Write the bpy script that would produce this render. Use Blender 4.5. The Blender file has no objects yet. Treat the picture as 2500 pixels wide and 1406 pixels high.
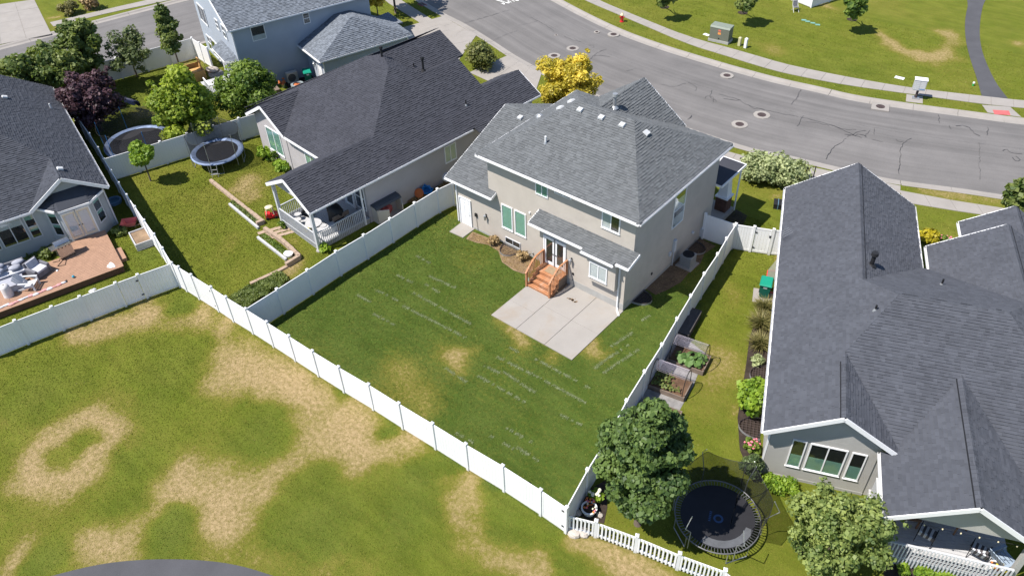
import bpy, math, random
import numpy as np
from mathutils import Vector, Matrix
random.seed(7)
rng = np.random.default_rng(11)
S = bpy.context.scene
COL = S.collection

# ------------------------------------------------------------------ camera, sky, sun, exposure
cam = bpy.data.cameras.new('camera')
cam.sensor_width = 36.0
cam.sensor_fit = 'HORIZONTAL'
cam.lens = 27.674
cam.clip_start = 0.5
cam.clip_end = 3000
camo = bpy.data.objects.new('camera', cam)
COL.objects.link(camo)
CAM = Vector((16.241, -27.406, 29.0))
camo.matrix_world = Matrix.Translation(CAM) @ Matrix(((0.766335, -0.403116, 0.500228), (0.641774, 0.515822, -0.567497), (-0.029262, 0.755927, 0.654002))).to_4x4()
S.camera = camo

SUN_TO = Vector((-0.315, -0.54, 1.0)).normalized()
world = bpy.data.worlds.new('World')
S.world = world
world.use_nodes = True
wn = world.node_tree.nodes
wl = world.node_tree.links
wn.clear()
sky = wn.new('ShaderNodeTexSky')
sky.sky_type = 'NISHITA'
sky.sun_disc = False
sky.sun_elevation = math.asin(SUN_TO.z)
sky.sun_rotation = math.atan2(SUN_TO.x, SUN_TO.y)
sky.altitude = 1400
sky.air_density = 1.0
sky.dust_density = 0.6
wbg = wn.new('ShaderNodeBackground')
wbg.inputs['Strength'].default_value = 0.118
wout = wn.new('ShaderNodeOutputWorld')
wl.new(sky.outputs[0], wbg.inputs[0])
wl.new(wbg.outputs[0], wout.inputs[0])

sl = bpy.data.lights.new('sun', 'SUN')
sl.energy = 5.0
sl.angle = math.radians(0.53)
sl.color = (1.0, 0.945, 0.87)
so = bpy.data.objects.new('sun', sl)
so.rotation_euler = (-SUN_TO).to_track_quat('-Z', 'Y').to_euler()
so.location = (0, 0, 60)
COL.objects.link(so)

S.render.engine = 'CYCLES'
S.view_settings.view_transform = 'Standard'
S.view_settings.look = 'None'
S.view_settings.exposure = 0.58
S.view_settings.gamma = 1.0
S.view_settings.use_curve_mapping = False
S.cycles.max_bounces = 6
S.cycles.transparent_max_bounces = 12

# ------------------------------------------------------------------ materials
MATS = {}
def _base(name):
    m = bpy.data.materials.new(name)
    m.use_nodes = True
    nt = m.node_tree
    nt.nodes.clear()
    out = nt.nodes.new('ShaderNodeOutputMaterial')
    b = nt.nodes.new('ShaderNodeBsdfPrincipled')
    nt.links.new(b.outputs[0], out.inputs[0])
    return m, nt, b, out

def N(nt, kind, **kw):
    n = nt.nodes.new(kind)
    for k, v in kw.items():
        if k in n.inputs.keys():
            n.inputs[k].default_value = v
        else:
            setattr(n, k, v)
    return n

def noise(nt, scale, detail=4, rough=0.55, vec=None, dist=0.0):
    n = nt.nodes.new('ShaderNodeTexNoise')
    n.inputs['Scale'].default_value = scale
    n.inputs['Detail'].default_value = detail
    n.inputs['Roughness'].default_value = rough
    n.inputs['Distortion'].default_value = dist
    if vec is not None:
        nt.links.new(vec, n.inputs['Vector'])
    return n.outputs['Fac']

def ramp(nt, fac, stops):
    r = nt.nodes.new('ShaderNodeValToRGB')
    el = r.color_ramp.elements
    while len(el) < len(stops):
        el.new(0.5)
    for e, (p, c) in zip(el, stops):
        e.position = p
        e.color = (c[0], c[1], c[2], 1) if not isinstance(c, (int, float)) else (c, c, c, 1)
    nt.links.new(fac, r.inputs[0])
    return r.outputs[0]

def mix(nt, fac, a, b, mode='MIX'):
    m = nt.nodes.new('ShaderNodeMix')
    m.data_type = 'RGBA'
    m.blend_type = mode
    def put(sock, val):
        if isinstance(val, bpy.types.NodeSocket):
            nt.links.new(val, sock)
        elif isinstance(val, (tuple, list)):
            sock.default_value = (val[0], val[1], val[2], 1)
        else:
            sock.default_value = val
    put(m.inputs['Factor'], fac)
    put(m.inputs[6], a)
    put(m.inputs[7], b)
    return m.outputs[2]

def mul(c, k):
    return tuple(max(0.0, min(1.0, x * k)) for x in c)

def mat(name, color, rough=0.8, var=0.12, scale=3.0, fine=40.0, bump=0.0, bscale=80.0, spec=0.3, metallic=0.0, tone=False, coords='Object', stain=None, stain_scale=0.7, stain_amt=0.5):
    if name in MATS:
        return MATS[name]
    m, nt, b, out = _base(name)
    tc = nt.nodes.new('ShaderNodeTexCoord')
    vec = tc.outputs['Object']
    if coords == 'World':
        g = nt.nodes.new('ShaderNodeNewGeometry')
        vec = g.outputs['Position']
    n1 = noise(nt, scale, 5, 0.6, vec)
    n2 = noise(nt, fine, 3, 0.6, vec)
    c1 = ramp(nt, n1, [(0.25, mul(color, 1 - var)), (0.75, mul(color, 1 + var))])
    c2 = ramp(nt, n2, [(0.3, 1 - var * 0.7), (0.7, 1.0)])
    c = mix(nt, 1.0, c1, c2, 'MULTIPLY')
    if stain is not None:
        n3 = noise(nt, stain_scale, 6, 0.65, vec, 0.6)
        f = ramp(nt, n3, [(0.5, 0.0), (0.72, stain_amt)])
        c = mix(nt, f, c, stain)
    if tone:
        a = nt.nodes.new('ShaderNodeAttribute')
        a.attribute_name = 'tone'
        c = mix(nt, 1.0, c, a.outputs['Color'], 'MULTIPLY')
    nt.links.new(c, b.inputs['Base Color'])
    b.inputs['Roughness'].default_value = rough
    b.inputs['Specular IOR Level'].default_value = spec
    b.inputs['Metallic'].default_value = metallic
    if bump:
        bn = nt.nodes.new('ShaderNodeBump')
        bn.inputs['Strength'].default_value = bump
        bn.inputs['Distance'].default_value = 0.02
        nt.links.new(noise(nt, bscale, 4, 0.6, vec), bn.inputs['Height'])
        nt.links.new(bn.outputs[0], b.inputs['Normal'])
    MATS[name] = m
    return m

def leafmat(name, dark, light, trans=0.25):
    m, nt, b, out = _base(name)
    a = nt.nodes.new('ShaderNodeAttribute')
    a.attribute_name = 'tone'
    c = ramp(nt, a.outputs['Fac'], [(0.0, dark), (1.0, light)])
    nt.links.new(c, b.inputs['Base Color'])
    b.inputs['Roughness'].default_value = 0.5
    b.inputs['Specular IOR Level'].default_value = 0.3
    t = nt.nodes.new('ShaderNodeBsdfTranslucent')
    nt.links.new(mix(nt, 1.0, c, (1.25, 1.3, 0.6), 'MULTIPLY'), t.inputs[0])
    ms = nt.nodes.new('ShaderNodeMixShader')
    ms.inputs[0].default_value = trans
    nt.links.new(b.outputs[0], ms.inputs[1])
    nt.links.new(t.outputs[0], ms.inputs[2])
    nt.links.new(ms.outputs[0], out.inputs[0])
    MATS[name] = m
    return m

def glassmat(name, tint=(0.95, 0.97, 0.965), gloss=0.07):
    m, nt, b, out = _base(name)
    tr = N(nt, 'ShaderNodeBsdfTransparent')
    tr.inputs[0].default_value = (*tint, 1)
    gl = N(nt, 'ShaderNodeBsdfGlossy')
    gl.inputs['Roughness'].default_value = 0.03
    gl.inputs[0].default_value = (0.9, 0.95, 1, 1)
    lw = N(nt, 'ShaderNodeLayerWeight', Blend=0.5)
    f = ramp(nt, lw.outputs['Facing'], [(0.0, gloss), (0.55, gloss * 2), (0.95, 0.75)])
    ms = N(nt, 'ShaderNodeMixShader')
    nt.links.new(f, ms.inputs[0])
    nt.links.new(tr.outputs[0], ms.inputs[1])
    nt.links.new(gl.outputs[0], ms.inputs[2])
    nt.links.new(ms.outputs[0], out.inputs[0])
    MATS[name] = m
    return m

def meshnet(name, color, density):
    """fine woven netting, far too fine to model thread by thread: an even see-through weave"""
    m, nt, b, out = _base(name)
    nt.nodes.remove(b)
    df = N(nt, 'ShaderNodeBsdfDiffuse')
    df.inputs[0].default_value = (*color, 1)
    tr = N(nt, 'ShaderNodeBsdfTransparent')
    ms = N(nt, 'ShaderNodeMixShader')
    ms.inputs[0].default_value = density
    nt.links.new(tr.outputs[0], ms.inputs[1])
    nt.links.new(df.outputs[0], ms.inputs[2])
    nt.links.new(ms.outputs[0], out.inputs[0])
    MATS[name] = m
    return m

def vinylmat():
    """white vinyl, splashed with soil and grass stain along the bottom hand's breadth"""
    m, nt, b, out = _base('white_vinyl')
    geo = nt.nodes.new('ShaderNodeNewGeometry')
    P = geo.outputs['Position']
    sp = nt.nodes.new('ShaderNodeSeparateXYZ')
    nt.links.new(P, sp.inputs[0])
    n1 = noise(nt, 1.3, 4, 0.6, P)
    c = ramp(nt, n1, [(0.3, (0.74, 0.745, 0.755)), (0.7, (0.80, 0.80, 0.81))])
    ad = nt.nodes.new('ShaderNodeMath'); ad.operation = 'ADD'
    n2 = noise(nt, 5.0, 5, 0.7, P)
    sc = nt.nodes.new('ShaderNodeMath'); sc.operation = 'MULTIPLY'; sc.inputs[1].default_value = 0.45
    nt.links.new(n2, sc.inputs[0])
    nt.links.new(sp.outputs['Z'], ad.inputs[0])
    nt.links.new(sc.outputs[0], ad.inputs[1])
    f = ramp(nt, ad.outputs[0], [(0.18, 0.55), (0.42, 0.0)])
    c = mix(nt, f, c, (0.42, 0.38, 0.27))
    nt.links.new(c, b.inputs['Base Color'])
    b.inputs['Roughness'].default_value = 0.45
    b.inputs['Specular IOR Level'].default_value = 0.4
    MATS['white_vinyl'] = m
    return m

M_WHITE = vinylmat()
M_TRIM = mat('white_trim', (0.78, 0.78, 0.79), 0.5, 0.04, 2.0, 30)
M_STUC_M = mat('stucco_main', (0.47, 0.425, 0.375), 0.9, 0.07, 1.2, 30, 0.35, 60, stain=(0.40, 0.36, 0.315), stain_scale=0.9, stain_amt=0.45)
M_STUC_L = mat('stucco_ranch', (0.42, 0.395, 0.40), 0.9, 0.07, 1.0, 30, 0.35, 60)
M_STUC_R = mat('stucco_right', (0.40, 0.39, 0.37), 0.9, 0.08, 1.0, 25, 0.35, 60)
M_STUC_D = mat('stucco_bluegrey', (0.36, 0.385, 0.40), 0.9, 0.06, 1.0, 30, 0.35, 60)
M_STUC_B = mat('stucco_blue', (0.36, 0.40, 0.46), 0.9, 0.05, 1.0, 30, 0.35, 60)
M_FOUND = mat('foundation_concrete', (0.36, 0.355, 0.34), 0.9, 0.12, 2.0, 20, 0.2, 40)
M_CONC = mat('concrete', (0.30, 0.277, 0.255), 0.9, 0.10, 0.8, 25, 0.12, 60, coords='World', stain=(0.26, 0.235, 0.205), stain_scale=0.5, stain_amt=0.5)
M_PATIO = mat('patio_concrete', (0.32, 0.298, 0.275), 0.9, 0.09, 0.5, 18, 0.12, 60, coords='World', stain=(0.28, 0.225, 0.17), stain_scale=0.55, stain_amt=0.6)
M_GRAVEL = mat('gravel', (0.25, 0.24, 0.235), 0.95, 0.35, 3.0, 40, 0.7, 40, coords='World')
M_MULCH = mat('dark_mulch', (0.05, 0.036, 0.028), 0.95, 0.5, 3.0, 45, 0.8, 50, coords='World')
M_BED = mat('brown_bark_soil', (0.15, 0.10, 0.062), 0.95, 0.35, 2.0, 35, 0.7, 45, coords='World')
M_DIRT = mat('dry_dirt', (0.26, 0.18, 0.115), 0.95, 0.3, 2.0, 30, 0.6, 40, coords='World')
M_PATH = mat('asphalt_path', (0.080, 0.080, 0.088), 0.9, 0.16, 0.6, 60, 0.3, 120, coords='World')
M_SHING_M = mat('shingle_grey', (0.124, 0.131, 0.137), 0.9, 0.10, 0.8, 90, 0.3, 200, spec=0.2, tone=True)
M_SHING_R = mat('shingle_slate', (0.074, 0.079, 0.094), 0.9, 0.12, 0.8, 90, 0.3, 200, spec=0.2, tone=True)
M_SHING_L = mat('shingle_black', (0.051, 0.053, 0.065), 0.9, 0.12, 0.8, 90, 0.3, 200, spec=0.2, tone=True)
M_SHING_D = mat('shingle_charcoal', (0.058, 0.063, 0.077), 0.9, 0.12, 0.8, 90, 0.3, 200, spec=0.2, tone=True)
M_SHING_B = mat('shingle_bluegrey', (0.150, 0.168, 0.195), 0.9, 0.10, 0.8, 90, 0.3, 200, spec=0.2, tone=True)
M_METAL = mat('galvanised_metal', (0.42, 0.43, 0.44), 0.45, 0.1, 2, 30, metallic=0.6)
M_GREYP = mat('grey_paint', (0.52, 0.53, 0.55), 0.6, 0.05, 2, 30)
M_DARK = mat('dark_plastic', (0.018, 0.018, 0.020), 0.6, 0.2, 4, 40)
M_BLACKMAT = mat('jump_mat', (0.020, 0.020, 0.024), 0.8, 0.15, 2, 60)
M_INT = mat('dark_interior', (0.03, 0.03, 0.033), 0.9, 0.2, 1, 5)
M_GLASS = glassmat('window_glass')
M_GLASSD = glassmat('dim_glass', (0.35, 0.37, 0.38), 0.10)
M_BLINDG = mat('green_tinted_blind', (0.24, 0.42, 0.34), 0.6, 0.05)
M_BLINDW = mat('white_blind', (0.55, 0.56, 0.56), 0.6, 0.05)
M_DRAPE = mat('pale_drape', (0.62, 0.66, 0.74), 0.8, 0.06, 3, 20)
M_CURTAIN = mat('pale_curtain', (0.62, 0.62, 0.60), 0.8, 0.12, 3, 20)
M_CEDAR = mat('stained_cedar', (0.42, 0.19, 0.09), 0.7, 0.22, 6, 40, 0.2, 60, stain=(0.52, 0.36, 0.26), stain_scale=2.5, stain_amt=0.7)
M_DECK = mat('brown_decking', (0.35, 0.21, 0.14), 0.75, 0.14, 3, 40, 0.15, 60)
M_GREYDECK = mat('grey_decking', (0.46, 0.46, 0.47), 0.7, 0.08, 3, 40)
M_WOODG = mat('weathered_wood', (0.20, 0.155, 0.125), 0.85, 0.22, 5, 40, 0.3, 60)
M_DARKWOOD = mat('dark_bench_wood', (0.085, 0.075, 0.075), 0.8, 0.22, 5, 40, 0.3, 60)
M_BARK = mat('bark', (0.12, 0.095, 0.075), 0.9, 0.3, 6, 30, 0.6, 40)
M_BLOCK = mat('retaining_block', (0.40, 0.30, 0.225), 0.9, 0.2, 3, 30, 0.4, 50)
M_BRICK = mat('brown_brick', (0.13, 0.07, 0.055), 0.9, 0.35, 5, 30, 0.3, 50)
M_GREENBIN = mat('green_bin_plastic', (0.010, 0.25, 0.165), 0.45, 0.06)
M_GREENBIND = mat('green_bin_body', (0.006, 0.105, 0.075), 0.5, 0.08)
M_RED = mat('red_plastic', (0.62, 0.025, 0.03), 0.4, 0.05)
M_REDHYD = mat('hydrant_red', (0.55, 0.03, 0.035), 0.5, 0.1)
M_CREAM = mat('cream_plastic', (0.68, 0.60, 0.40), 0.45, 0.05)
M_YELLOW = mat('yellow_plastic', (0.70, 0.55, 0.03), 0.45, 0.05)
M_GREENP = mat('bright_green_plastic', (0.03, 0.42, 0.10), 0.45, 0.05)
M_BLUEPAD = mat('blue_frame_pad', (0.24, 0.31, 0.47), 0.6, 0.3, 3, 25)
M_BLUETUB = mat('blue_tub', (0.02, 0.17, 0.45), 0.45, 0.1)
M_ORANGE = mat('terracotta', (0.55, 0.16, 0.05), 0.7, 0.2)
M_GREYCLOTH = mat('grey_cushion', (0.36, 0.37, 0.42), 0.9, 0.2, 4, 40, 0.3, 30)
M_LIGHTCLOTH = mat('pale_cloth', (0.55, 0.56, 0.60), 0.9, 0.15, 4, 40)
M_PINK = mat('pink_cloth', (0.60, 0.30, 0.30), 0.9, 0.2, 4, 40)
M_WICKER = mat('grey_wicker', (0.16, 0.16, 0.18), 0.8, 0.25, 6, 90, 0.4, 120)
M_STEEL = mat('brushed_steel', (0.50, 0.50, 0.50), 0.25, 0.15, 4, 40, metallic=0.9)
M_TRANSF = mat('utility_green', (0.14, 0.15, 0.115), 0.6, 0.08, 2, 20)
M_UTIL = mat('utility_tan', (0.50, 0.47, 0.28), 0.6, 0.06)
M_LIDG = mat('valve_lid_teal', (0.16, 0.33, 0.28), 0.7, 0.1)
M_ORSTK = mat('orange_sticker', (0.80, 0.30, 0.08), 0.6, 0.1)
M_REDSTK = mat('red_sticker', (0.6, 0.14, 0.10), 0.6, 0.1)
M_IRON = mat('rusty_iron', (0.075, 0.055, 0.055), 0.8, 0.3, 6, 40, 0.4, 40)
M_RUST = mat('weathered_red', (0.48, 0.12, 0.12), 0.85, 0.15, 3, 30)
M_SEAL = mat('crack_sealer', (0.045, 0.045, 0.050), 0.8, 0.2, 3, 30)
M_ROADPAINT = mat('road_paint', (0.72, 0.72, 0.70), 0.8, 0.12, 3, 30)
M_GREENNET = meshnet('black_netting', (0.015, 0.015, 0.017), 0.55)
M_GREYNET = meshnet('grey_netting', (0.025, 0.028, 0.036), 0.48)
M_STONE = mat('pale_boulder', (0.48, 0.43, 0.38), 0.9, 0.25, 3, 20, 0.5, 20)
M_STRIPE = mat('striped_cushion_dark', (0.10, 0.09, 0.095), 0.9, 0.15)
M_BOX = mat('resin_beige', (0.52, 0.47, 0.40), 0.6, 0.05)
M_CARD = mat('brown_wicker_top', (0.24, 0.13, 0.07), 0.8, 0.2, 5, 60)
M_BLUEBAG = mat('dark_blue_cover', (0.012, 0.02, 0.06), 0.5, 0.2)
M_BLUEPOLE = mat('blue_pole_sleeve', (0.02, 0.14, 0.36), 0.5, 0.1)
M_FLOWERP = mat('pink_petals', (0.75, 0.20, 0.28), 0.7, 0.2)
M_FLOWERW = mat('white_petals', (0.75, 0.72, 0.55), 0.7, 0.2)
M_FLOWERO = mat('orange_petals', (0.75, 0.24, 0.06), 0.7, 0.2)
M_WIRE = mat('galvanised_wire', (0.44, 0.40, 0.46), 0.5, 0.1)
M_LOGO = mat('printed_logo', (0.035, 0.075, 0.16), 0.7, 0.05)
M_STICKW = mat('white_label', (0.62, 0.66, 0.64), 0.6, 0.1)
M_TINT = mat('slate_blue_lid', (0.10, 0.20, 0.27), 0.7, 0.1)
M_DOORC = mat('cream_door', (0.66, 0.58, 0.45), 0.5, 0.05)
M_VENT = mat('vent_grey', (0.50, 0.51, 0.52), 0.5, 0.08)
M_PALEBLUE = mat('pale_blue_paint', (0.30, 0.37, 0.46), 0.6, 0.1)
M_DULLSTEEL = mat('dull_steel', (0.17, 0.17, 0.175), 0.5, 0.15, 3, 30, metallic=0.4)
M_STRAW = mat('dry_straw', (0.50, 0.36, 0.20), 0.95, 0.25, 4, 30)
M_CLIP = mat('pale_dry_clippings', (0.36, 0.39, 0.25), 0.95, 0.2, 4, 30)

# ------------------------------------------------------------------ mesh helpers
class MB:
    def __init__(s):
        s.v, s.f, s.t, s.cur = [], [], [], 1.0
    def add(s, vs, fs, tone=None):
        o = len(s.v)
        s.v += [tuple(v) for v in vs]
        s.f += [tuple(i + o for i in f) for f in fs]
        s.t += [s.cur if tone is None else tone] * len(fs)
        return s
    def box(s, x0, y0, z0, x1, y1, z1):
        v = [(x0, y0, z0), (x1, y0, z0), (x1, y1, z0), (x0, y1, z0), (x0, y0, z1), (x1, y0, z1), (x1, y1, z1), (x0, y1, z1)]
        return s.add(v, [(3, 2, 1, 0), (4, 5, 6, 7), (0, 1, 5, 4), (1, 2, 6, 5), (2, 3, 7, 6), (3, 0, 4, 7)])
    def cbox(s, cx, cy, z0, sx, sy, sz, rz=0.0):
        c, k = math.cos(rz), math.sin(rz)
        o = len(s.v)
        s.box(-sx / 2, -sy / 2, z0, sx / 2, sy / 2, z0 + sz)
        for i in range(o, len(s.v)):
            x, y, z = s.v[i]
            s.v[i] = (cx + c * x - k * y, cy + k * x + c * y, z)
        return s
    def bar(s, p, q, w, h, up=(0, 0, 1)):
        """box from p to q, width w across, height h along up (centred)"""
        p, q = Vector(p), Vector(q)
        d = (q - p).normalized()
        a = d.cross(Vector(up))
        if a.length < 1e-4:
            a = d.cross(Vector((1, 0, 0)))
        a.normalize()
        b = a.cross(d).normalized()
        vs = []
        for e in (p, q):
            for sa, sb in ((-1, -1), (1, -1), (1, 1), (-1, 1)):
                vs.append(e + a * (sa * w / 2) + b * (sb * h / 2))
        return s.add(vs, [(0, 1, 2, 3), (7, 6, 5, 4), (0, 4, 5, 1), (1, 5, 6, 2), (2, 6, 7, 3), (3, 7, 4, 0)])
    def cyl(s, p, q, r0, r1=None, n=10, cap=True):
        r1 = r0 if r1 is None else r1
        p, q = Vector(p), Vector(q)
        d = (q - p).normalized()
        a = d.orthogonal().normalized()
        b = d.cross(a)
        vs = []
        for e, r in ((p, r0), (q, r1)):
            for i in range(n):
                t = 2 * math.pi * i / n
                vs.append(e + (a * math.cos(t) + b * math.sin(t)) * r)
        fs = [(i, (i + 1) % n, n + (i + 1) % n, n + i) for i in range(n)]
        if cap:
            fs += [tuple(range(n - 1, -1, -1)), tuple(range(n, 2 * n))]
        return s.add(vs, fs)
    def tube(s, pts, r, n=6, closed=False):
        pts = [Vector(p) for p in pts]
        m = len(pts)
        rr = r if isinstance(r, (list, tuple)) else [r] * m
        vs, fs = [], []
        for i, p in enumerate(pts):
            a = pts[(i - 1) % m] if (closed or i > 0) else pts[i]
            b = pts[(i + 1) % m] if (closed or i < m - 1) else pts[i]
            d = (b - a).normalized()
            u = d.cross(Vector((0.13, 0.07, 1))).normalized()
            w = u.cross(d)
            for k in range(n):
                t = 2 * math.pi * k / n
                vs.append(p + (u * math.cos(t) + w * math.sin(t)) * rr[i])
        seg = m if closed else m - 1
        for i in range(seg):
            j = (i + 1) % m
            for k in range(n):
                l = (k + 1) % n
                fs.append((i * n + k, i * n + l, j * n + l, j * n + k))
        if not closed:
            fs += [tuple(range(n)), tuple(range((m - 1) * n + n - 1, (m - 1) * n - 1, -1))]
        return s.add(vs, fs)
    def prism(s, poly, z0, z1):
        if sum(a[0] * b[1] - a[1] * b[0] for a, b in zip(poly, list(poly[1:]) + [poly[0]])) < 0:
            poly = list(poly)[::-1]
        n = len(poly)
        vs = [(x, y, z0) for x, y in poly] + [(x, y, z1) for x, y in poly]
        return s.add(vs, [tuple(range(n - 1, -1, -1)), tuple(range(n, 2 * n))] + [(i, (i + 1) % n, n + (i + 1) % n, n + i) for i in range(n)])
    def extr(s, pts, d):
        pts = [Vector(p) for p in pts]
        d = Vector(d)
        n = len(pts)
        vs = pts + [p + d for p in pts]
        return s.add(vs, [tuple(range(n - 1, -1, -1)), tuple(range(n, 2 * n))] + [(i, (i + 1) % n, n + (i + 1) % n, n + i) for i in range(n)])
    def poly(s, pts):
        return s.add(pts, [tuple(range(len(pts)))])
    def ell(s, c, rx, ry, rz, n=12, m=7, jit=0.0):
        vs, fs = [], []
        for j in range(m + 1):
            ph = math.pi * j / m
            for i in range(n):
                t = 2 * math.pi * i / n
                k = 1 + random.uniform(-jit, jit)
                vs.append((c[0] + rx * k * math.sin(ph) * math.cos(t), c[1] + ry * k * math.sin(ph) * math.sin(t), c[2] + rz * k * math.cos(ph)))
        for j in range(m):
            for i in range(n):
                fs.append((j * n + i, (j + 1) * n + i, (j + 1) * n + (i + 1) % n, j * n + (i + 1) % n))
        return s.add(vs, fs)
    def ring(s, c, r0, r1, z0, z1, n=32, a0=0.0, a1=2 * math.pi):
        """flat annulus with thickness"""
        full = abs(a1 - a0 - 2 * math.pi) < 1e-6
        m = n if full else n + 1
        vs = []
        for i in range(m):
            t = a0 + (a1 - a0) * i / n
            cx, sx = math.cos(t), math.sin(t)
            for r, z in ((r0, z0), (r1, z0), (r1, z1), (r0, z1)):
                vs.append((c[0] + r * cx, c[1] + r * sx, z))
        fs = []
        for i in range(n):
            j = (i + 1) % m
            for k in range(4):
                l = (k + 1) % 4
                fs.append((i * 4 + k, i * 4 + l, j * 4 + l, j * 4 + k))
        return s.add(vs, fs)
    def mesh(s, name, m, smooth=False):
        me = bpy.data.meshes.new(name)
        me.from_pydata(s.v, [], s.f)
        a = me.attributes.new('tone', 'FLOAT', 'FACE')
        a.data.foreach_set('value', np.array(s.t, dtype=np.float32))
        if m is not None:
            me.materials.append(m)
        if smooth:
            me.polygons.foreach_set('use_smooth', [True] * len(me.polygons))
        me.update()
        return me
    def build(s, name, m, parent=None, smooth=False, loc=None, rz=None):
        return link(name, s.mesh(name, m, smooth), parent, loc, rz)

def link(name, me, parent=None, loc=None, rz=None):
    o = bpy.data.objects.new(name, me)
    COL.objects.link(o)
    if parent is not None:
        o.parent = parent
    if loc is not None:
        o.location = loc
    if rz is not None:
        o.rotation_euler = (0, 0, rz)
    return o

def tag(o, label, cat, group=None):
    o['label'] = label
    o['category'] = cat
    if group:
        o['group'] = group
    return o

def thing(name, label, cat, loc=(0, 0, 0), rz=0.0, group=None):
    o = bpy.data.objects.new(name, None)
    o.empty_display_size = 0.2
    COL.objects.link(o)
    o.location = loc if len(loc) == 3 else (loc[0], loc[1], 0)
    o.rotation_euler = (0, 0, rz)
    return tag(o, label, cat, group)

def struct(o):
    o['kind'] = 'structure'
    return o

def stuff(o):
    o['kind'] = 'stuff'
    return o

def dup(root, loc, rz, label):
    r = root.copy()
    COL.objects.link(r)
    r.location = loc if len(loc) == 3 else (loc[0], loc[1], 0)
    r.rotation_euler = (0, 0, rz)
    r['label'] = label
    for ch in list(root.children):
        c = ch.copy()
        COL.objects.link(c)
        c.parent = r
        for gch in list(ch.children):
            d = gch.copy()
            COL.objects.link(d)
            d.parent = c
    return r

def inpoly(px, py, poly):
    """vectorised point in polygon"""
    px = np.asarray(px, float)
    py = np.asarray(py, float)
    ins = np.zeros(px.shape, bool)
    n = len(poly)
    for i in range(n):
        x0, y0 = poly[i]
        x1, y1 = poly[(i + 1) % n]
        if y0 == y1:
            continue
        c = ((y0 > py) != (y1 > py)) & (px < (x1 - x0) * (py - y0) / (y1 - y0) + x0)
        ins ^= c
    return ins

def offset(line, d):
    """polyline shifted sideways by d (left positive)"""
    out = []
    n = len(line)
    for i in range(n):
        a = Vector(line[max(0, i - 1)]).to_2d() if False else Vector((line[max(0, i - 1)][0], line[max(0, i - 1)][1]))
        b = Vector((line[min(n - 1, i + 1)][0], line[min(n - 1, i + 1)][1]))
        t = (b - a).normalized()
        out.append((line[i][0] - t.y * d, line[i][1] + t.x * d))
    return out

def resample(line, step):
    pts = [Vector((p[0], p[1])) for p in line]
    out = [pts[0]]
    acc = 0.0
    for a, b in zip(pts[:-1], pts[1:]):
        L = (b - a).length
        pos = step - acc
        while pos <= L:
            out.append(a + (b - a) * (pos / L))
            pos += step
        acc = (acc + L) % step if L > 0 else acc
    return [(p.x, p.y) for p in out]

def smooth_line(line, it=2):
    """corner-cutting smoothing that keeps the ends"""
    for _ in range(it):
        o = [line[0]]
        for a, b in zip(line[:-1], line[1:]):
            o.append((a[0] * .75 + b[0] * .25, a[1] * .75 + b[1] * .25))
            o.append((a[0] * .25 + b[0] * .75, a[1] * .25 + b[1] * .75))
        o.append(line[-1])
        line = o
    return line

def vnoise(x, y, scale, seed):
    r = np.random.default_rng(seed)
    g = r.random((64, 64))
    X = x / scale
    Y = y / scale
    xi = np.floor(X).astype(int)
    yi = np.floor(Y).astype(int)
    fx = X - xi
    fy = Y - yi
    fx = fx * fx * (3 - 2 * fx)
    fy = fy * fy * (3 - 2 * fy)
    a = g[xi % 64, yi % 64]
    b = g[(xi + 1) % 64, yi % 64]
    c = g[xi % 64, (yi + 1) % 64]
    d = g[(xi + 1) % 64, (yi + 1) % 64]
    return (a * (1 - fx) + b * fx) * (1 - fy) + (c * (1 - fx) + d * fx) * fy

# ------------------------------------------------------------------ ground with lawns
ROAD_FAR = smooth_line([(-48, 40.5), (-38, 35.9)] + [(-30.43,32.89), (-21.82,30.32), (-16.55,29.65), (-12.49,29.53), (-8.77,29.52), (-5.15,29.68), (-2.15,30.18), (0.33,30.36), (3.97,31.48), (8.9,33.24), (11.41,34.08)] + [(24, 40), (40, 50)], 2)
ROAD_NEAR = smooth_line([(-52, 29.6)] + [(-40.66,25.58), (-37.25,24.59), (-33.53,23.9), (-28.68,22.48), (-25.87,21.5), (-21.96,20.54), (-15.35,19.6), (-7.36,19.45), (-3.88,19.53), (-2.28,19.62), (-0.16,20.27), (0.95,20.44), (2.53,20.73), (4.1,21.03), (5.55,21.25), (7.1,21.69), (8.9,22.46), (10.68,23.22), (12.99,24.05), (13.84,24.36)] + [(26, 30), (42, 40)], 2)
R2_FAR = [(-66, -24), (-64.6, -12)] + [(-63.99,-5.45), (-63.59,-3.84), (-63.01,-0.71), (-62.09,3.88), (-60.6,10.68)] + [(-57.5, 22)]
R2_NEAR = [(-57, -27), (-55, -15), (-52.4, -2.5), (-50.3, 6.4), (-47, 18)]
ROAD_POLY = offset(ROAD_FAR, 0.52) + offset(ROAD_NEAR, -0.52)[::-1]
R2_POLY = offset(R2_FAR, 0.52) + offset(R2_NEAR, -0.52)[::-1]

MAIN_YARD = [(-14.4, -13.6), (5.75, -12.75), (2.1, 8.4), (0, 8.4), (0, 0.6), (-14.4, 0.6)]
PARK = [(40, -11.2), (5.75, -12.75), (-20.84, -13.95), (-23.3, -22.4), (-30, -46), (40, -46)]
LEFT_YARD = [(-14.4, -13.6), (-20.84, -13.95), (-34.56, -10.4), (-31.6, 0.1), (-14.4, 8)]
B_YARD = [(-34.6, -10.4), (-31.6, 0.1), (-38, 6), (-47.2, 4.3), (-49.4, -6)]

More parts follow.
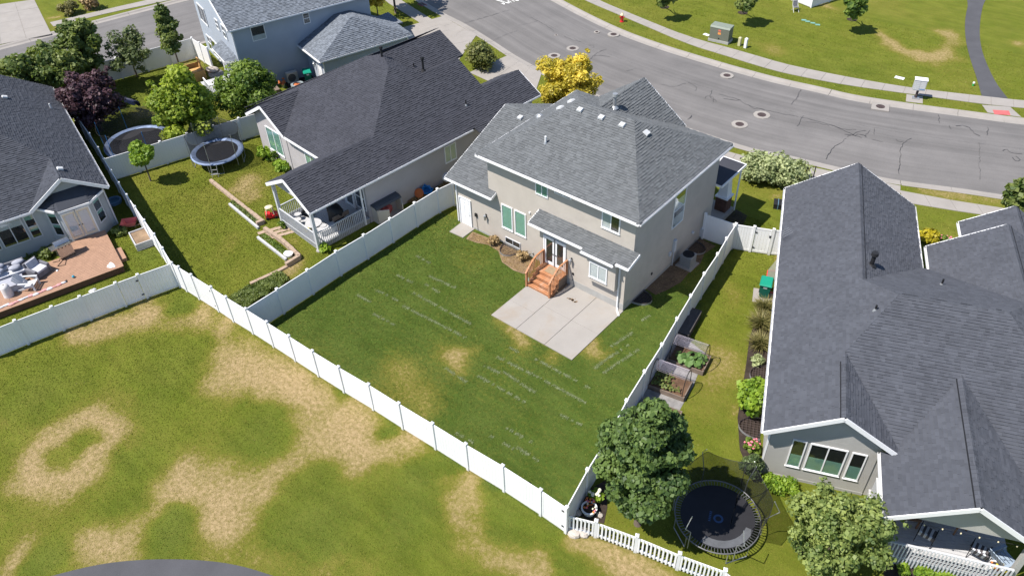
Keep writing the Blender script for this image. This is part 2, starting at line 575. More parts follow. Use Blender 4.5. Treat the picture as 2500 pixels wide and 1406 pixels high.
DRY = [  # x, y, radius, strength: worn and burnt patches of turf
    
    (-14.95, -21.58, 1.04, 0.55), (-14.72, -25.2, 0.98, 0.55),
    (-8.43, -21.06, 1.63, 1), (-6.87, -20.43, 1.44, 1), (-7.7, -19.15, 1.11, 0.8), (-9.14, -22.26, 1.16, 0.8), (-5.61, -21.18, 1.2, 0.9), (-8.54, -24.54, 1.18, 0.85), (-8.88, -25.55, 1.01, 0.85), (-9.75, -26.08, 0.86, 0.7), (-10.94, -27.93, 1.12, 0.95), (-9.59, -20.52, 0.77, 0.6), (-5.32, -20.25, 0.93, 0.7), (-5.6, -22.12, 0.91, 0.6), (-6.18, -19.19, 0.75, 0.5), (-18.77, -24.79, 0.91, 0.5),
    (-12.94, -15.52, 1.5, 1), (-11.37, -15.35, 1.33, 1), (-10.39, -14.58, 1.23, 1), (-9.63, -14.09, 1.04, 1), (-8.26, -14.27, 1.06, 1), (-6.54, -14.33, 1.22, 1), (-5.01, -14.39, 1.24, 1), (-3.52, -14.42, 1.17, 1), (-2.71, -13.89, 0.99, 1), (-2.43, -13.37, 0.74, 1), (-4.23, -15.58, 1.16, 1), (-5.19, -16.47, 0.99, 0.9), (-6.43, -16.26, 0.96, 0.85), (-7.99, -15.55, 0.81, 0.75), (-6.15, -17.81, 0.89, 0.7), (-6.43, -18.56, 0.89, 0.65), (-14.55, -15.1, 0.89, 0.7), (-9.29, -14.92, 0.93, 0.9), (-4.43, -13.67, 0.67, 0.8), (-5.73, -15.33, 0.66, 0.55), (-12.89, -16.74, 0.85, 0.6), (-3.42, -15.86, 0.72, 0.5),
    (0.8, -13.65, 0.87, 1), (1.5, -13.57, 0.74, 1), (0.92, -14.35, 0.65, 0.8), (2.4, -14.62, 0.6, 0.9), (3.37, -15.24, 0.81, 1), (4.42, -15.18, 0.84, 1), (5.56, -14.57, 0.98, 1), (5.92, -13.82, 0.69, 0.9), (-0.23, -13.87, 0.5, 0.8), (2.09, -14.15, 0.48, 0.8), (5.12, -15.45, 0.75, 0.9),
    (-20.5, -16.14, 1.41, 1), (-20.68, -16.78, 1.14, 0.9), (-21.58, -18.66, 1.08, 0.9), (-22.12, -19.41, 0.77, 0.8), (-18.04, -14.54, 1.09, 1), (-16.17, -14.08, 0.92, 0.9), (-18.8, -15.73, 0.93, 0.7), (-20.84, -17.87, 0.77, 0.7),
    (6.54, -12.37, 0.58, 1), (7.46, -12.29, 0.76, 1), (8.55, -12.15, 0.87, 1), (9.6, -11.99, 0.85, 0.9), (6.09, -12.24, 0.39, 0.9),
    (-2.13, -20.56, 1.15, 0.9), (-0.66, -20.07, 1.02, 0.85), (-3.2, -21.19, 0.96, 0.75), (0.73, -19.12, 0.75, 0.4),
    (-4.1, -4.95, 0.63, 0.7), (-3.13, -5.05, 0.66, 0.8), (-2.52, -4.94, 0.38, 0.7), (0.42, -3.1, 0.57, 0.8), (0.59, -3.78, 0.53, 0.6), (-0.8, -4.88, 0.45, 0.5), (-5.37, -8.26, 0.84, 0.42), (-4.66, -8.05, 0.61, 0.36),
    (-5.28, -11.24, 1.27, 0.36), (-3.95, -11.36, 0.98, 0.36), (-4.58, -8.19, 0.75, 0.6), (-6.36, -10.87, 0.92, 0.35), (-1.47, -1.74, 0.48, 0.15),
    (3.95, 4.45, 0.79, 0.45), (5.57, 0.28, 0.9, 0.5), (6.61, -0.5, 0.88, 0.5), (6.63, -1.66, 0.78, 0.45), (5.46, -0.67, 0.57, 0.4), (8.21, -2.65, 0.53, 0.6), (4.27, 9.21, 0.37, 0.9), (6.79, -3.68, 0.83, 0.3),
    (-9.07, 35.07, 1.12, 0.45), (-8.54, 46.55, 1.05, 0.7), (-8.02, 35.03, 0.95, 0.4),
    (8.64, 21.42, 0.72, 0.6), (9.73, 21.79, 0.84, 0.7), (10.96, 22.28, 0.83, 0.7), (12.28, 22.72, 0.71, 0.5), (7.67, 48.1, 0.63, 0.8),
    (-27.03, -5.21, 1.2, 0.75), (-25.29, -5.56, 0.96, 0.7), (-25.44, -6.89, 0.63, 0.4), (-17.13, -8.64, 0.57, 0.9), (-17.34, -7.63, 0.58, 0.7), (-16.83, -9.38, 0.56, 0.9), (-19.09, -7.09, 0.69, 0.5),
    (-22.64, -9.36, 0.75, 0.3), (-22.01, -10.43, 0.91, 0.22), (-19.76, -10.26, 0.89, 0.2), (-32.11, -5.94, 1.02, 0.3), (-27.42, -4.82, 1.2, 0.5),
    (-47.8, 3.5, 1.26, 0.6), (-46.11, 3.38, 0.97, 0.6), (-41.94, -4.8, 1.37, 0.6), (-66.88, 0.97, 0.46, 0.9), (-63.94, 0.68, 0.45, 0.9),
    (1.9, 14.98, 0.44, 0.6), (-26.44, 28.28, 0.59, 0.3),
]
LUSH = [  # greener, better watered spots
    (-6.85, -23.42, 1.02, 1.3), (-8.32, -18.07, 1.31, 0.8), (-2.62, -19.09, 2.08, 1), (-0.09, -15.91, 1.91, 1), (-1.09, -14.55, 1.09, 1.1), (3.51, -13.39, 1.59, 1), (-15.32, -18.49, 1.91, 0.4), (-19.61, -22.77, 1.66, 0.5), (-4.02, -13.5, 0.58, 1.8), (-1, -13.2, 0.85, 1.2), (2.24, -13.11, 0.82, 0.8), (-11.82, -22.3, 1.07, 0.5), (-10.27, -23.57, 1.03, 0.4), (-8.76, -16.81, 1.12, 0.6), (-9.73, -27.48, 0.84, 1), (-19.92, -14.38, 1.06, 0.8), (-7.74, -13.35, 0.7, 0.8), (5.47, -12.69, 0.78, 0.8), (6.97, -13.85, 0.94, 0.8), (-0.92, -18.09, 1.38, 0.5), (-10.77, -16.77, 0.69, 0.4),
    (4.33, 44.47, 1.41, 0.5), (-5.88, 29.48, 2.97, 0.6), (-1.27, 34.31, 3.74, 0.4), (-19.78, -15.08, 0.9, 0.8), (-25.55, -13.86, 1.07, 0.9), (-26, -17.19, 1.41, 0.7), (-20.74, 33.19, 0.88, 0.8),
]

def lawn_attr(x, y):
    wx = x + (vnoise(x, y, 1.9, 3) - .5) * .9 + (vnoise(x, y, 0.7, 4) - .5) * .7
    wy = y + (vnoise(x, y, 1.9, 5) - .5) * .9 + (vnoise(x, y, 0.7, 6) - .5) * .7
    VX, VY = -.661, .750                 # patches are long in this compass direction, as the sprinklers throw
    def dist2(bx, by, r):
        a = (wx - bx) * VX + (wy - by) * VY
        b = (wx - bx) * VY - (wy - by) * VX
        return (a / (r * 1.4)) ** 2 + (b / r) ** 2
    dry = np.zeros_like(x)
    for bx, by, r, s in DRY:
        d2 = dist2(bx, by, r)
        dry = 1 - (1 - dry) * (1 - min(s, .97) * .88 * np.exp(-d2 * 1.25))
    for (bx, by), r0, r1, r2, s, cut in (((-14.73, -23.5), .35, 1.15, 3.1, .85, None), ((0.36, 44.42), 1.5, 2.4, 3.9, .75, (.55, .15))):
        # burnt ring round a sprinkler head: green core, tan belt, soft outer fade
        q = np.sqrt(dist2(bx, by, 1.0))
        k = np.clip((q - r0) / (r1 - r0), 0, 1) * np.exp(-(np.maximum(0, q - r1 * 1.15) / (r2 - r1) * 1.7) ** 2)
        if cut:
            a_ = ((wx - bx) * VX + (wy - by) * VY) / 3.0
            k = k * np.clip(1.15 - np.clip(a_ - cut[1], 0, 1) / cut[0], 0, 1)
        dry = 1 - (1 - dry) * (1 - s * k)
    lush = np.zeros_like(x)
    for bx, by, r, s in LUSH:
        d2 = dist2(bx, by, r)
        lush = np.maximum(lush, s * np.exp(-d2 * 1.1))
    park = inpoly(x, y, PARK)
    big = vnoise(x, y, 5.5, 8) * .6 + vnoise(x, y, 2.3, 9) * .4
    dry = np.where(park, np.maximum(dry, np.clip((big - .42) * .9, 0, .22)), np.maximum(dry, np.clip((big - .5) * .8, 0, .22)))
    dry = np.clip(dry - np.clip(lush, 0, 1.2) * .85, 0, 1)
    zone = np.zeros_like(x)              # 0 open yellow-green turf, 1 the deep green fenced yard
    zone = np.where(inpoly(x, y, MAIN_YARD), 1.0, zone)
    zone = np.where(inpoly(x, y, B_YARD), .35, zone)
    zone = np.clip(zone + np.clip(lush, 0, 1) * .45 * (zone < .5), 0, 1)
    return dry, zone

def build_ground():
    st = 0.3
    xs = np.arange(-78, 36.01, st)
    ys = np.arange(-36, 66.01, st)
    X, Y = np.meshgrid(xs, ys)
    nx, ny = len(xs), len(ys)
    x = X.ravel()
    y = Y.ravel()
    z = np.zeros_like(x)
    z[inpoly(x, y, ROAD_POLY) | inpoly(x, y, R2_POLY)] = -0.3
    dry, zone = lawn_attr(x, y)
    far = 1600.0
    ring = [(-far, -far), (far, -far), (far, far), (-far, far)]
    vs = np.zeros((len(x) + 4, 3))
    vs[:len(x), 0] = x
    vs[:len(x), 1] = y
    vs[:len(x), 2] = z
    for i, (a, b) in enumerate(ring):
        vs[len(x) + i] = (a, b, 0)
    i = np.arange(nx - 1)[None, :] + np.arange(ny - 1)[:, None] * nx
    q = np.stack([i, i + 1, i + 1 + nx, i + nx], -1).reshape(-1, 4)
    n0 = len(x)
    c = [0, nx - 1, nx * ny - 1, nx * (ny - 1)]
    extra = np.array([[n0 + 0, n0 + 1, c[1], c[0]], [n0 + 1, n0 + 2, c[2], c[1]], [n0 + 2, n0 + 3, c[3], c[2]], [n0 + 3, n0 + 0, c[0], c[3]]])
    q = np.concatenate([q, extra])
    me = bpy.data.meshes.new('ground')
    me.vertices.add(len(vs))
    me.vertices.foreach_set('co', vs.ravel())
    me.loops.add(q.size)
    me.loops.foreach_set('vertex_index', q.ravel().astype(np.int32))
    me.polygons.add(len(q))
    me.polygons.foreach_set('loop_start', np.arange(0, q.size, 4, dtype=np.int32))
    me.update(calc_edges=True)
    for nm, arr in (('dry', dry), ('zone', zone)):
        a = me.attributes.new(nm, 'FLOAT', 'POINT')
        a.data.foreach_set('value', np.concatenate([arr, np.full(4, .15)]).astype(np.float32))
    m, nt, b, out = _base('lawn')
    geo = nt.nodes.new('ShaderNodeNewGeometry')
    P = geo.outputs['Position']
    ad = nt.nodes.new('ShaderNodeAttribute'); ad.attribute_name = 'dry'
    az = nt.nodes.new('ShaderNodeAttribute'); az.attribute_name = 'zone'
    nf = noise(nt, 26, 5, 0.75, P)
    nm_ = noise(nt, 5.0, 5, 0.65, P)
    nl = noise(nt, 0.55, 4, 0.55, P)
    mp = nt.nodes.new('ShaderNodeMapping')
    mp.inputs['Rotation'].default_value = (0, 0, math.radians(-24))
    mp.inputs['Scale'].default_value = (0.35, 1.6, 1)
    nt.links.new(P, mp.inputs[0])
    nst = noise(nt, 1.3, 3, 0.5, mp.outputs[0])
    g0 = ramp(nt, nl, [(0.3, (0.098, 0.124, 0.012)), (0.7, (0.140, 0.154, 0.021))])
    g1 = ramp(nt, nl, [(0.3, (0.052, 0.086, 0.012)), (0.7, (0.076, 0.108, 0.020))])
    green = mix(nt, az.outputs['Fac'], g0, g1)
    green = mix(nt, 1.0, green, ramp(nt, nst, [(0.3, 0.86), (0.7, 1.12)]), 'MULTIPLY')
    tan = ramp(nt, nm_, [(0.28, (0.23, 0.17, 0.078)), (0.5, (0.33, 0.245, 0.125)), (0.75, (0.42, 0.31, 0.17))])
    # ragged transition: the blade noise decides where the dry turf starts
    def math_(op, a, b2):
        n = nt.nodes.new('ShaderNodeMath'); n.operation = op
        for s_, v_ in ((n.inputs[0], a), (n.inputs[1], b2)):
            if isinstance(v_, bpy.types.NodeSocket):
                nt.links.new(v_, s_)
            else:
                s_.default_value = v_
        return n.outputs[0]
    t = math_('ADD', ad.outputs['Fac'], math_('MULTIPLY', math_('SUBTRACT', nm_, 0.5), 1.0))
    t = math_('ADD', t, math_('MULTIPLY', math_('SUBTRACT', nf, 0.5), 0.7))
    fac = ramp(nt, t, [(0.02, 0.0), (1.0, 1.0)])
    mid = ramp(nt, nl, [(0.3, (0.150, 0.140, 0.022)), (0.7, (0.185, 0.165, 0.034))])
    col = mix(nt, ramp(nt, fac, [(0.0, 0.0), (0.5, 1.0)]), green, mid)
    col = mix(nt, ramp(nt, fac, [(0.38, 0.0), (0.95, 1.0)]), col, tan)
    col = mix(nt, 1.0, col, ramp(nt, nf, [(0.3, 0.7), (0.7, 1.25)]), 'MULTIPLY')
    nt.links.new(col, b.inputs['Base Color'])
    b.inputs['Roughness'].default_value = 0.95
    b.inputs['Specular IOR Level'].default_value = 0.12
    bn = nt.nodes.new('ShaderNodeBump')
    bn.inputs['Strength'].default_value = 0.9
    bn.inputs['Distance'].default_value = 0.05
    nt.links.new(noise(nt, 16, 5, 0.75, P), bn.inputs['Height'])
    nt.links.new(bn.outputs[0], b.inputs['Normal'])
    me.materials.append(m)
    o = bpy.data.objects.new('ground', me)
    COL.objects.link(o)
    return struct(o)
build_ground()

def grass_blades():
    """standing blades of turf over every lawn in view: countless, so one object"""
    g = np.random.default_rng(77)
    # density falls with distance from the camera
    P = []
    for (x0, x1, y0, y1, n) in ((-30, 20, -30, 12, 620000), (-52, 20, 8, 46, 170000), (-50, -30, -16, 8, 75000)):
        P.append(np.stack([g.uniform(x0, x1, n), g.uniform(y0, y1, n)], 1))
    P = np.concatenate(P)
    x, y = P[:, 0], P[:, 1]
    M = Matrix(((0.766335, -0.403116, 0.500228), (0.641774, 0.515822, -0.567497), (-0.029262, 0.755927, 0.654002)))
    R_ = np.array(M)
    q = (np.stack([x, y, np.zeros_like(x)], 1) - np.array(CAM)) @ R_
    d = -q[:, 2]
    keep = (np.abs(q[:, 0] / d) < .67) & (np.abs(q[:, 1] / d) < .385) & (d > 0)
    for poly in NO_GRASS:
        keep &= ~inpoly(x, y, poly)
    P = P[keep]
    d = d[keep]
    x, y = P[:, 0], P[:, 1]
    n = len(P)
    dry, zone = lawn_attr(x, y)
    h = g.uniform(.012, .034, n) * np.clip(d / 34, .8, 1.6) * (1 - .45 * dry)
    a = g.uniform(0, 2 * math.pi, n)
    w = .022 * np.clip(d / 34, .8, 1.6)
    lean = g.normal(size=(n, 2)) * .5
    c, s_ = np.cos(a) * w, np.sin(a) * w
    z0 = np.full(n, .002)
    V = np.stack([np.stack([x - c, y - s_, z0], 1), np.stack([x + c, y + s_, z0], 1), np.stack([x + lean[:, 0] * h, y + lean[:, 1] * h, h], 1)], 1)
    me = bpy.data.meshes.new('grass')
    me.vertices.add(n * 3)
    me.vertices.foreach_set('co', V.reshape(-1).astype(np.float32))
    me.loops.add(n * 3)
    me.loops.foreach_set('vertex_index', np.arange(n * 3, dtype=np.int32))
    me.polygons.add(n)
    me.polygons.foreach_set('loop_start', np.arange(0, n * 3, 3, dtype=np.int32))
    me.update(calc_edges=True)
    pale = np.clip(dry * .95 + g.normal(size=n) * .13 + (g.random(n) < .012) * .5, 0, 1)
    for nm, arr in (('dry', pale), ('zone', zone), ('tone', g.uniform(.78, 1.22, n))):
        at = me.attributes.new(nm, 'FLOAT', 'FACE')
        at.data.foreach_set('value', arr.astype(np.float32))
    m, nt, b, out = _base('grass_blade')
    ad = nt.nodes.new('ShaderNodeAttribute'); ad.attribute_name = 'dry'
    az = nt.nodes.new('ShaderNodeAttribute'); az.attribute_name = 'zone'
    at = nt.nodes.new('ShaderNodeAttribute'); at.attribute_name = 'tone'
    col = mix(nt, az.outputs['Fac'], (0.148, 0.180, 0.018), (0.090, 0.138, 0.022))
    col = mix(nt, ramp(nt, ad.outputs['Fac'], [(0.0, 0.0), (0.5, 1.0)]), col, (0.215, 0.200, 0.042))
    col = mix(nt, ramp(nt, ad.outputs['Fac'], [(0.42, 0.0), (0.95, 1.0)]), col, (0.42, 0.32, 0.175))
    col = mix(nt, 1.0, col, at.outputs['Color'], 'MULTIPLY')
    nt.links.new(col, b.inputs['Base Color'])
    b.inputs['Roughness'].default_value = 0.8
    b.inputs['Specular IOR Level'].default_value = 0.15
    me.materials.append(m)
    o = link('grass', me)
    return stuff(tag(o, 'short mown grass of the lawns and the park', 'grass'))
PATIO_POLY = [(-5.4, -4.7), (.1, -4.7), (.1, 0), (-5.4, 0)]
NO_GRASS = [ROAD_POLY, R2_POLY, offset(ROAD_FAR, .8) + offset(ROAD_NEAR, -.8)[::-1], offset(R2_FAR, .8) + offset(R2_NEAR, -.8)[::-1], PATIO_POLY, [(-12.5, -.6), (-11.2, -.6), (-11.2, .7), (-12.5, .7)]]

# ------------------------------------------------------------------ streets
def roadmat():
    m, nt, b, out = _base('worn_asphalt')
    geo = nt.nodes.new('ShaderNodeNewGeometry')
    P = geo.outputs['Position']
    uv = nt.nodes.new('ShaderNodeUVMap')
    mp = nt.nodes.new('ShaderNodeMapping')
    mp.inputs['Scale'].default_value = (14, 0.03, 1)
    nt.links.new(uv.outputs[0], mp.inputs[0])
    st = noise(nt, 1.0, 4, 0.6, mp.outputs[0])
    nl = noise(nt, 0.35, 5, 0.6, P)
    nf = noise(nt, 45, 4, 0.8, P)
    c = ramp(nt, nl, [(0.25, (0.140, 0.133, 0.130)), (0.75, (0.182, 0.172, 0.167))])
    c = mix(nt, 1.0, c, ramp(nt, st, [(0.3, 0.80), (0.7, 1.14)]), 'MULTIPLY')
    c = mix(nt, 1.0, c, ramp(nt, nf, [(0.3, 0.72), (0.7, 1.2)]), 'MULTIPLY')
    nt.links.new(c, b.inputs['Base Color'])
    b.inputs['Roughness'].default_value = 0.85
    b.inputs['Specular IOR Level'].default_value = 0.25
    bn = nt.nodes.new('ShaderNodeBump')
    bn.inputs['Strength'].default_value = 0.25
    bn.inputs['Distance'].default_value = 0.01
    nt.links.new(nf, bn.inputs['Height'])
    nt.links.new(bn.outputs[0], b.inputs['Normal'])
    return m
M_ROAD = roadmat()
RZ = -0.12

def arc(line):
    s = [0.0]
    for a, b in zip(line[:-1], line[1:]):
        s.append(s[-1] + math.hypot(b[0] - a[0], b[1] - a[1]))
    return s

def at_frac(line, k, s=None):
    s = s or arc(line)
    d = k * s[-1]
    for i in range(len(line) - 1):
        if s[i + 1] >= d or i == len(line) - 2:
            w = (d - s[i]) / max(1e-9, s[i + 1] - s[i])
            return (line[i][0] + (line[i + 1][0] - line[i][0]) * w, line[i][1] + (line[i + 1][1] - line[i][1]) * w)

def road(name, A, Bl, n):
    me = bpy.data.meshes.new(name)
    vs, fs, uvs = [], [], []
    sa, sb = arc(A), arc(Bl)
    for i in range(n + 1):
        a, b = at_frac(A, i / n, sa), at_frac(Bl, i / n, sb)
        for k in range(5):
            t = k / 4
            vs.append((a[0] + (b[0] - a[0]) * t, a[1] + (b[1] - a[1]) * t, RZ + 0.05 * math.sin(math.pi * t)))
            uvs.append((t, sa[-1] * i / n))
    for i in range(n):
        for k in range(4):
            j = i * 5 + k
            fs.append((j, j + 5, j + 6, j + 1))
    me.from_pydata(vs, [], fs)
    ul = me.uv_layers.new(name='UVMap')
    for l in me.loops:
        ul.data[l.index].uv = uvs[l.vertex_index]
    me.polygons.foreach_set('use_smooth', [True] * len(me.polygons))
    me.materials.append(M_ROAD)
    o = bpy.data.objects.new(name, me)
    COL.objects.link(o)
    if me.polygons[0].normal.z < 0:
        me.flip_normals()
    return struct(o)
street = road('road', ROAD_FAR, ROAD_NEAR, 60)
street2 = road('road', R2_FAR, R2_NEAR, 20)

def kerb(line, side, name='kerb', seglen=3.05):
    """rolled gutter and kerb; side=+1 when the lawn lies to the left of the line"""
    prof = [(-0.02, RZ - 0.1), (-0.02, RZ + 0.006), (0.38, RZ + 0.03), (0.5, 0.0), (0.58, 0.022), (0.76, 0.022), (0.76, -0.15)]
    pts = resample(line, 0.76)
    root = MB()
    root.v = []
    per = 4
    pieces = []
    def sweep(sub, gap0, gap1):
        mb = MB()
        vs = []
        for i, p in enumerate(sub):
            a = sub[max(0, i - 1)]
            b = sub[min(len(sub) - 1, i + 1)]
            d = Vector((b[0] - a[0], b[1] - a[1])).normalized()
            nrm = Vector((-d.y, d.x)) * side
            sh = gap0 if i == 0 else (-gap1 if i == len(sub) - 1 else 0)
            for u, z in prof:
                vs.append((p[0] + nrm.x * u + d.x * sh, p[1] + nrm.y * u + d.y * sh, z))
        n = len(prof)
        fs = []
        for i in range(len(sub) - 1):
            for k in range(n - 1):
                q = (i * n + k, i * n + k + 1, (i + 1) * n + k + 1, (i + 1) * n + k)
                fs.append(q if side > 0 else q[::-1])
        fs.append(tuple(range(n)))
        fs.append(tuple(range((len(sub) - 1) * n, len(sub) * n))[::-1])
        mb.add(vs, fs)
        return mb
    first = None
    for i in range(0, len(pts) - per, per):
        mb = sweep(pts[i:i + per + 1], 0.012, 0.012)
        o = mb.build(name if first is None else 'kerb_section', M_CONC, first)
        if first is None:
            first = struct(o)
    return first
kerb(ROAD_FAR, 1)
kerb(ROAD_NEAR, -1)
kerb(R2_FAR, 1)
kerb(R2_NEAR, -1)

def walk(name, A, Bl, step, m=None, z=0.035, gap=0.018):
    """slabs between two edge lines; the first slab carries the others"""
    m = m or M_CONC
    L_len = (arc(A)[-1] + arc(Bl)[-1]) / 2
    n = max(1, round(L_len / step))
    bed = MB()
    sa, sb = arc(A), arc(Bl)
    q = []
    for i in range(n + 1):
        q.append((at_frac(A, i / n, sa), at_frac(Bl, i / n, sb)))
    for i in range(n):
        bed.poly([(*q[i][0], 0.006), (*q[i + 1][0], 0.006), (*q[i + 1][1], 0.006), (*q[i][1], 0.006)])
    root = struct(bed.build(name, M_DIRT))
    g = gap / 2 / (L_len / n)
    for i in range(n):
        def lp(a, b, t):
            return (a[0] + (b[0] - a[0]) * t, a[1] + (b[1] - a[1]) * t)
        p = [lp(q[i][0], q[i + 1][0], g), lp(q[i][0], q[i + 1][0], 1 - g), lp(q[i][1], q[i + 1][1], 1 - g), lp(q[i][1], q[i + 1][1], g)]
        MB().prism(p, -0.05, z + random.uniform(-.004, .004)).build('slab', m, root)
    return root

WF_UP = smooth_line([(-47, 44.3), (-37, 38.9)] + [(-26.82,35.47), (-22.04,34.43), (-15.31,33.02), (-10.66,33.15), (-6.88,32.98), (-4.84,33.16), (-1.05,33.77), (3.43,34.84), (7.75,36.55), (10.52,37.64)] + [(22, 43)], 1)
WF_LO = smooth_line([(-47.7, 43.2), (-37.6, 37.8)] + [(-27.94,34.67), (-21.25,33.24), (-14.53,31.69), (-11.39,31.61), (-6.8,31.34), (-4.15,31.66), (-0.51,32.43), (3.27,33.71), (8.23,35.29), (10.82,36.44)] + [(22.6, 41.9)], 1)
walk('sidewalk', WF_UP, WF_LO, 1.5)
WN_UP = [(-48, 26.3), (-42.53, 24.25), (-36.2, 22.45), (-30.5, 20.9)]
WN_LO = [(-48.4, 25), (-42.7, 22.9), (-36.6, 21.25), (-31, 19.7)]
walk('sidewalk', WN_UP, WN_LO, 1.5)
WM_UP = [(-11.5, 17.9), (-7.4, 17.75), (-3.83, 17.97), (-2.33, 18.15), (1.5, 18.8)]
WM_LO = [(-11.5, 16.65), (-7.2, 16.5), (-3.5, 16.75), (-1.95, 16.95), (1.8, 17.6)]
walk('sidewalk', WM_UP, WM_LO, 1.5)
WR_UP = [(7.49, 20.35), (10.6, 21.25), (13.29, 22.26), (20, 25.4)]
WR_LO = [(8.3, 19.25), (10.9, 20.15), (13.3, 21.1), (20.6, 24.3)]
walk('sidewalk', WR_UP, WR_LO, 1.5)
W2_UP = [(-66.11,0.24), (-64.67,5.28), (-63.07,10.67)] + [(-63.4, 22)]
W2_LO = [(-64.82,-0.03), (-63.66,4.73), (-61.25,11.42)] + [(-62.0, 22)]
walk('sidewalk', W2_UP, W2_LO, 1.5)

APRONS = []
def quad_slabs(name, c00, c10, c11, c01, nu, nv, m=None, z=0.03):
    """concrete apron cast as nu x nv bays with joints"""
    APRONS.append([c00, c10, c11, c01])
    bed = MB().poly([(*c00, .006), (*c10, .006), (*c11, .006), (*c01, .006)])
    root = struct(bed.build(name, M_DIRT))
    def P(u, v):
        return ((c00[0] * (1 - u) + c10[0] * u) * (1 - v) + (c01[0] * (1 - u) + c11[0] * u) * v, (c00[1] * (1 - u) + c10[1] * u) * (1 - v) + (c01[1] * (1 - u) + c11[1] * u) * v)
    W_ = math.hypot(c10[0] - c00[0], c10[1] - c00[1])
    H_ = math.hypot(c01[0] - c00[0], c01[1] - c00[1])
    gu, gv = 0.009 / W_, 0.009 / H_
    for i in range(nu):
        for j in range(nv):
            u0, u1, v0, v1 = i / nu + gu, (i + 1) / nu - gu, j / nv + gv, (j + 1) / nv - gv
            MB().prism([P(u0, v0), P(u1, v0), P(u1, v1), P(u0, v1)], -0.05, z + random.uniform(-.003, .003)).build('slab', m or M_CONC, root)
    return root
# driveways: blue house and ranch share the concrete by the street, then the ranch's garage, the main house, the right house, the house across the back street
quad_slabs('driveway', (-38.6, 15.2), (-27.88, 16.37), (-30.69, 22.33), (-36.18, 23.65), 3, 3)
quad_slabs('driveway', (-26.15, 16.41), (-18.85, 15.64), (-21.22, 19.77), (-25.7, 20.81), 3, 3)
quad_slabs('driveway', (-12.4, 10.3), (-7.0, 10.3), (-7.4, 18.7), (-12.6, 18.75), 2, 3)
quad_slabs('driveway', (4.2, 11.8), (9.6, 14.2), (7.4, 20.9), (1.9, 19.6), 2, 3)
quad_slabs('driveway', (-65.6, -6.96), (-63.24, -1), (-73.46, 2.16), (-76.29, -2.54), 3, 4)
quad_slabs('wheelchair_ramp', (8.27, 35.16), (9.97, 36.05), (11.03, 34.92), (8.94, 34.18), 1, 1, z=.026)
quad_slabs('warning_pad', (9.09, 34.82), (10.07, 35.37), (10.35, 34.72), (9.39, 34.19), 1, 1, M_RUST, z=.034)
quad_slabs('mailbox_pad', (3.32, 33.58), (4.42, 33.91), (4.79, 32.81), (3.68, 32.38), 1, 1, z=.028)

# asphalt footpaths through the grass
def ribbon(name, A, Bl, m, z, thick=0.03):
    mb = MB()
    n = 24
    sa, sb = arc(A), arc(Bl)
    qa = [at_frac(A, i / n, sa) for i in range(n + 1)]
    qb = [at_frac(Bl, i / n, sb) for i in range(n + 1)]
    for i in range(n):
        mb.poly([(*qa[i], z), (*qa[i + 1], z), (*qb[i + 1], z), (*qb[i], z)])
        mb.poly([(*qa[i], z - thick), (*qa[i + 1], z - thick), (*qa[i + 1], z), (*qa[i], z)])
        mb.poly([(*qb[i], z), (*qb[i + 1], z), (*qb[i + 1], z - thick), (*qb[i], z - thick)])
    return struct(mb.build(name, m))
PL = smooth_line([(-2, 62)] + [(1.37,55.6), (2.41,50.66), (3.84,46.12), (5.3,42.5), (6.67,39.49), (7.89,36.49)], 2)
PR = smooth_line([(2.5, 61)] + [(2.45,56.37), (3.39,51.82), (4.46,47.82), (5.57,44.63), (6.87,41.79), (8.18,39.22), (9.47,37.34)], 2)
ribbon('footpath', PL, PR, M_PATH, 0.022)
PB0 = [(-9.73,-28.14), (-9.22,-27.32), (-8.27,-25.91), (-7.29,-24.85), (-5.95,-23.7), (-4.59,-22.72), (-3.34,-22.05), (-2.16,-21.6), (-1.09,-21.18)]
pc = [(p[0] - (PB0[4][0] - PB0[4][0]), p[1]) for p in PB0]
PB1 = [(p[0] * 1.0 + 0.35, p[1] - 2.6) for p in PB0]
ribbon('footpath', smooth_line(PB0, 2), smooth_line(PB1, 2), M_PATH, 0.022)

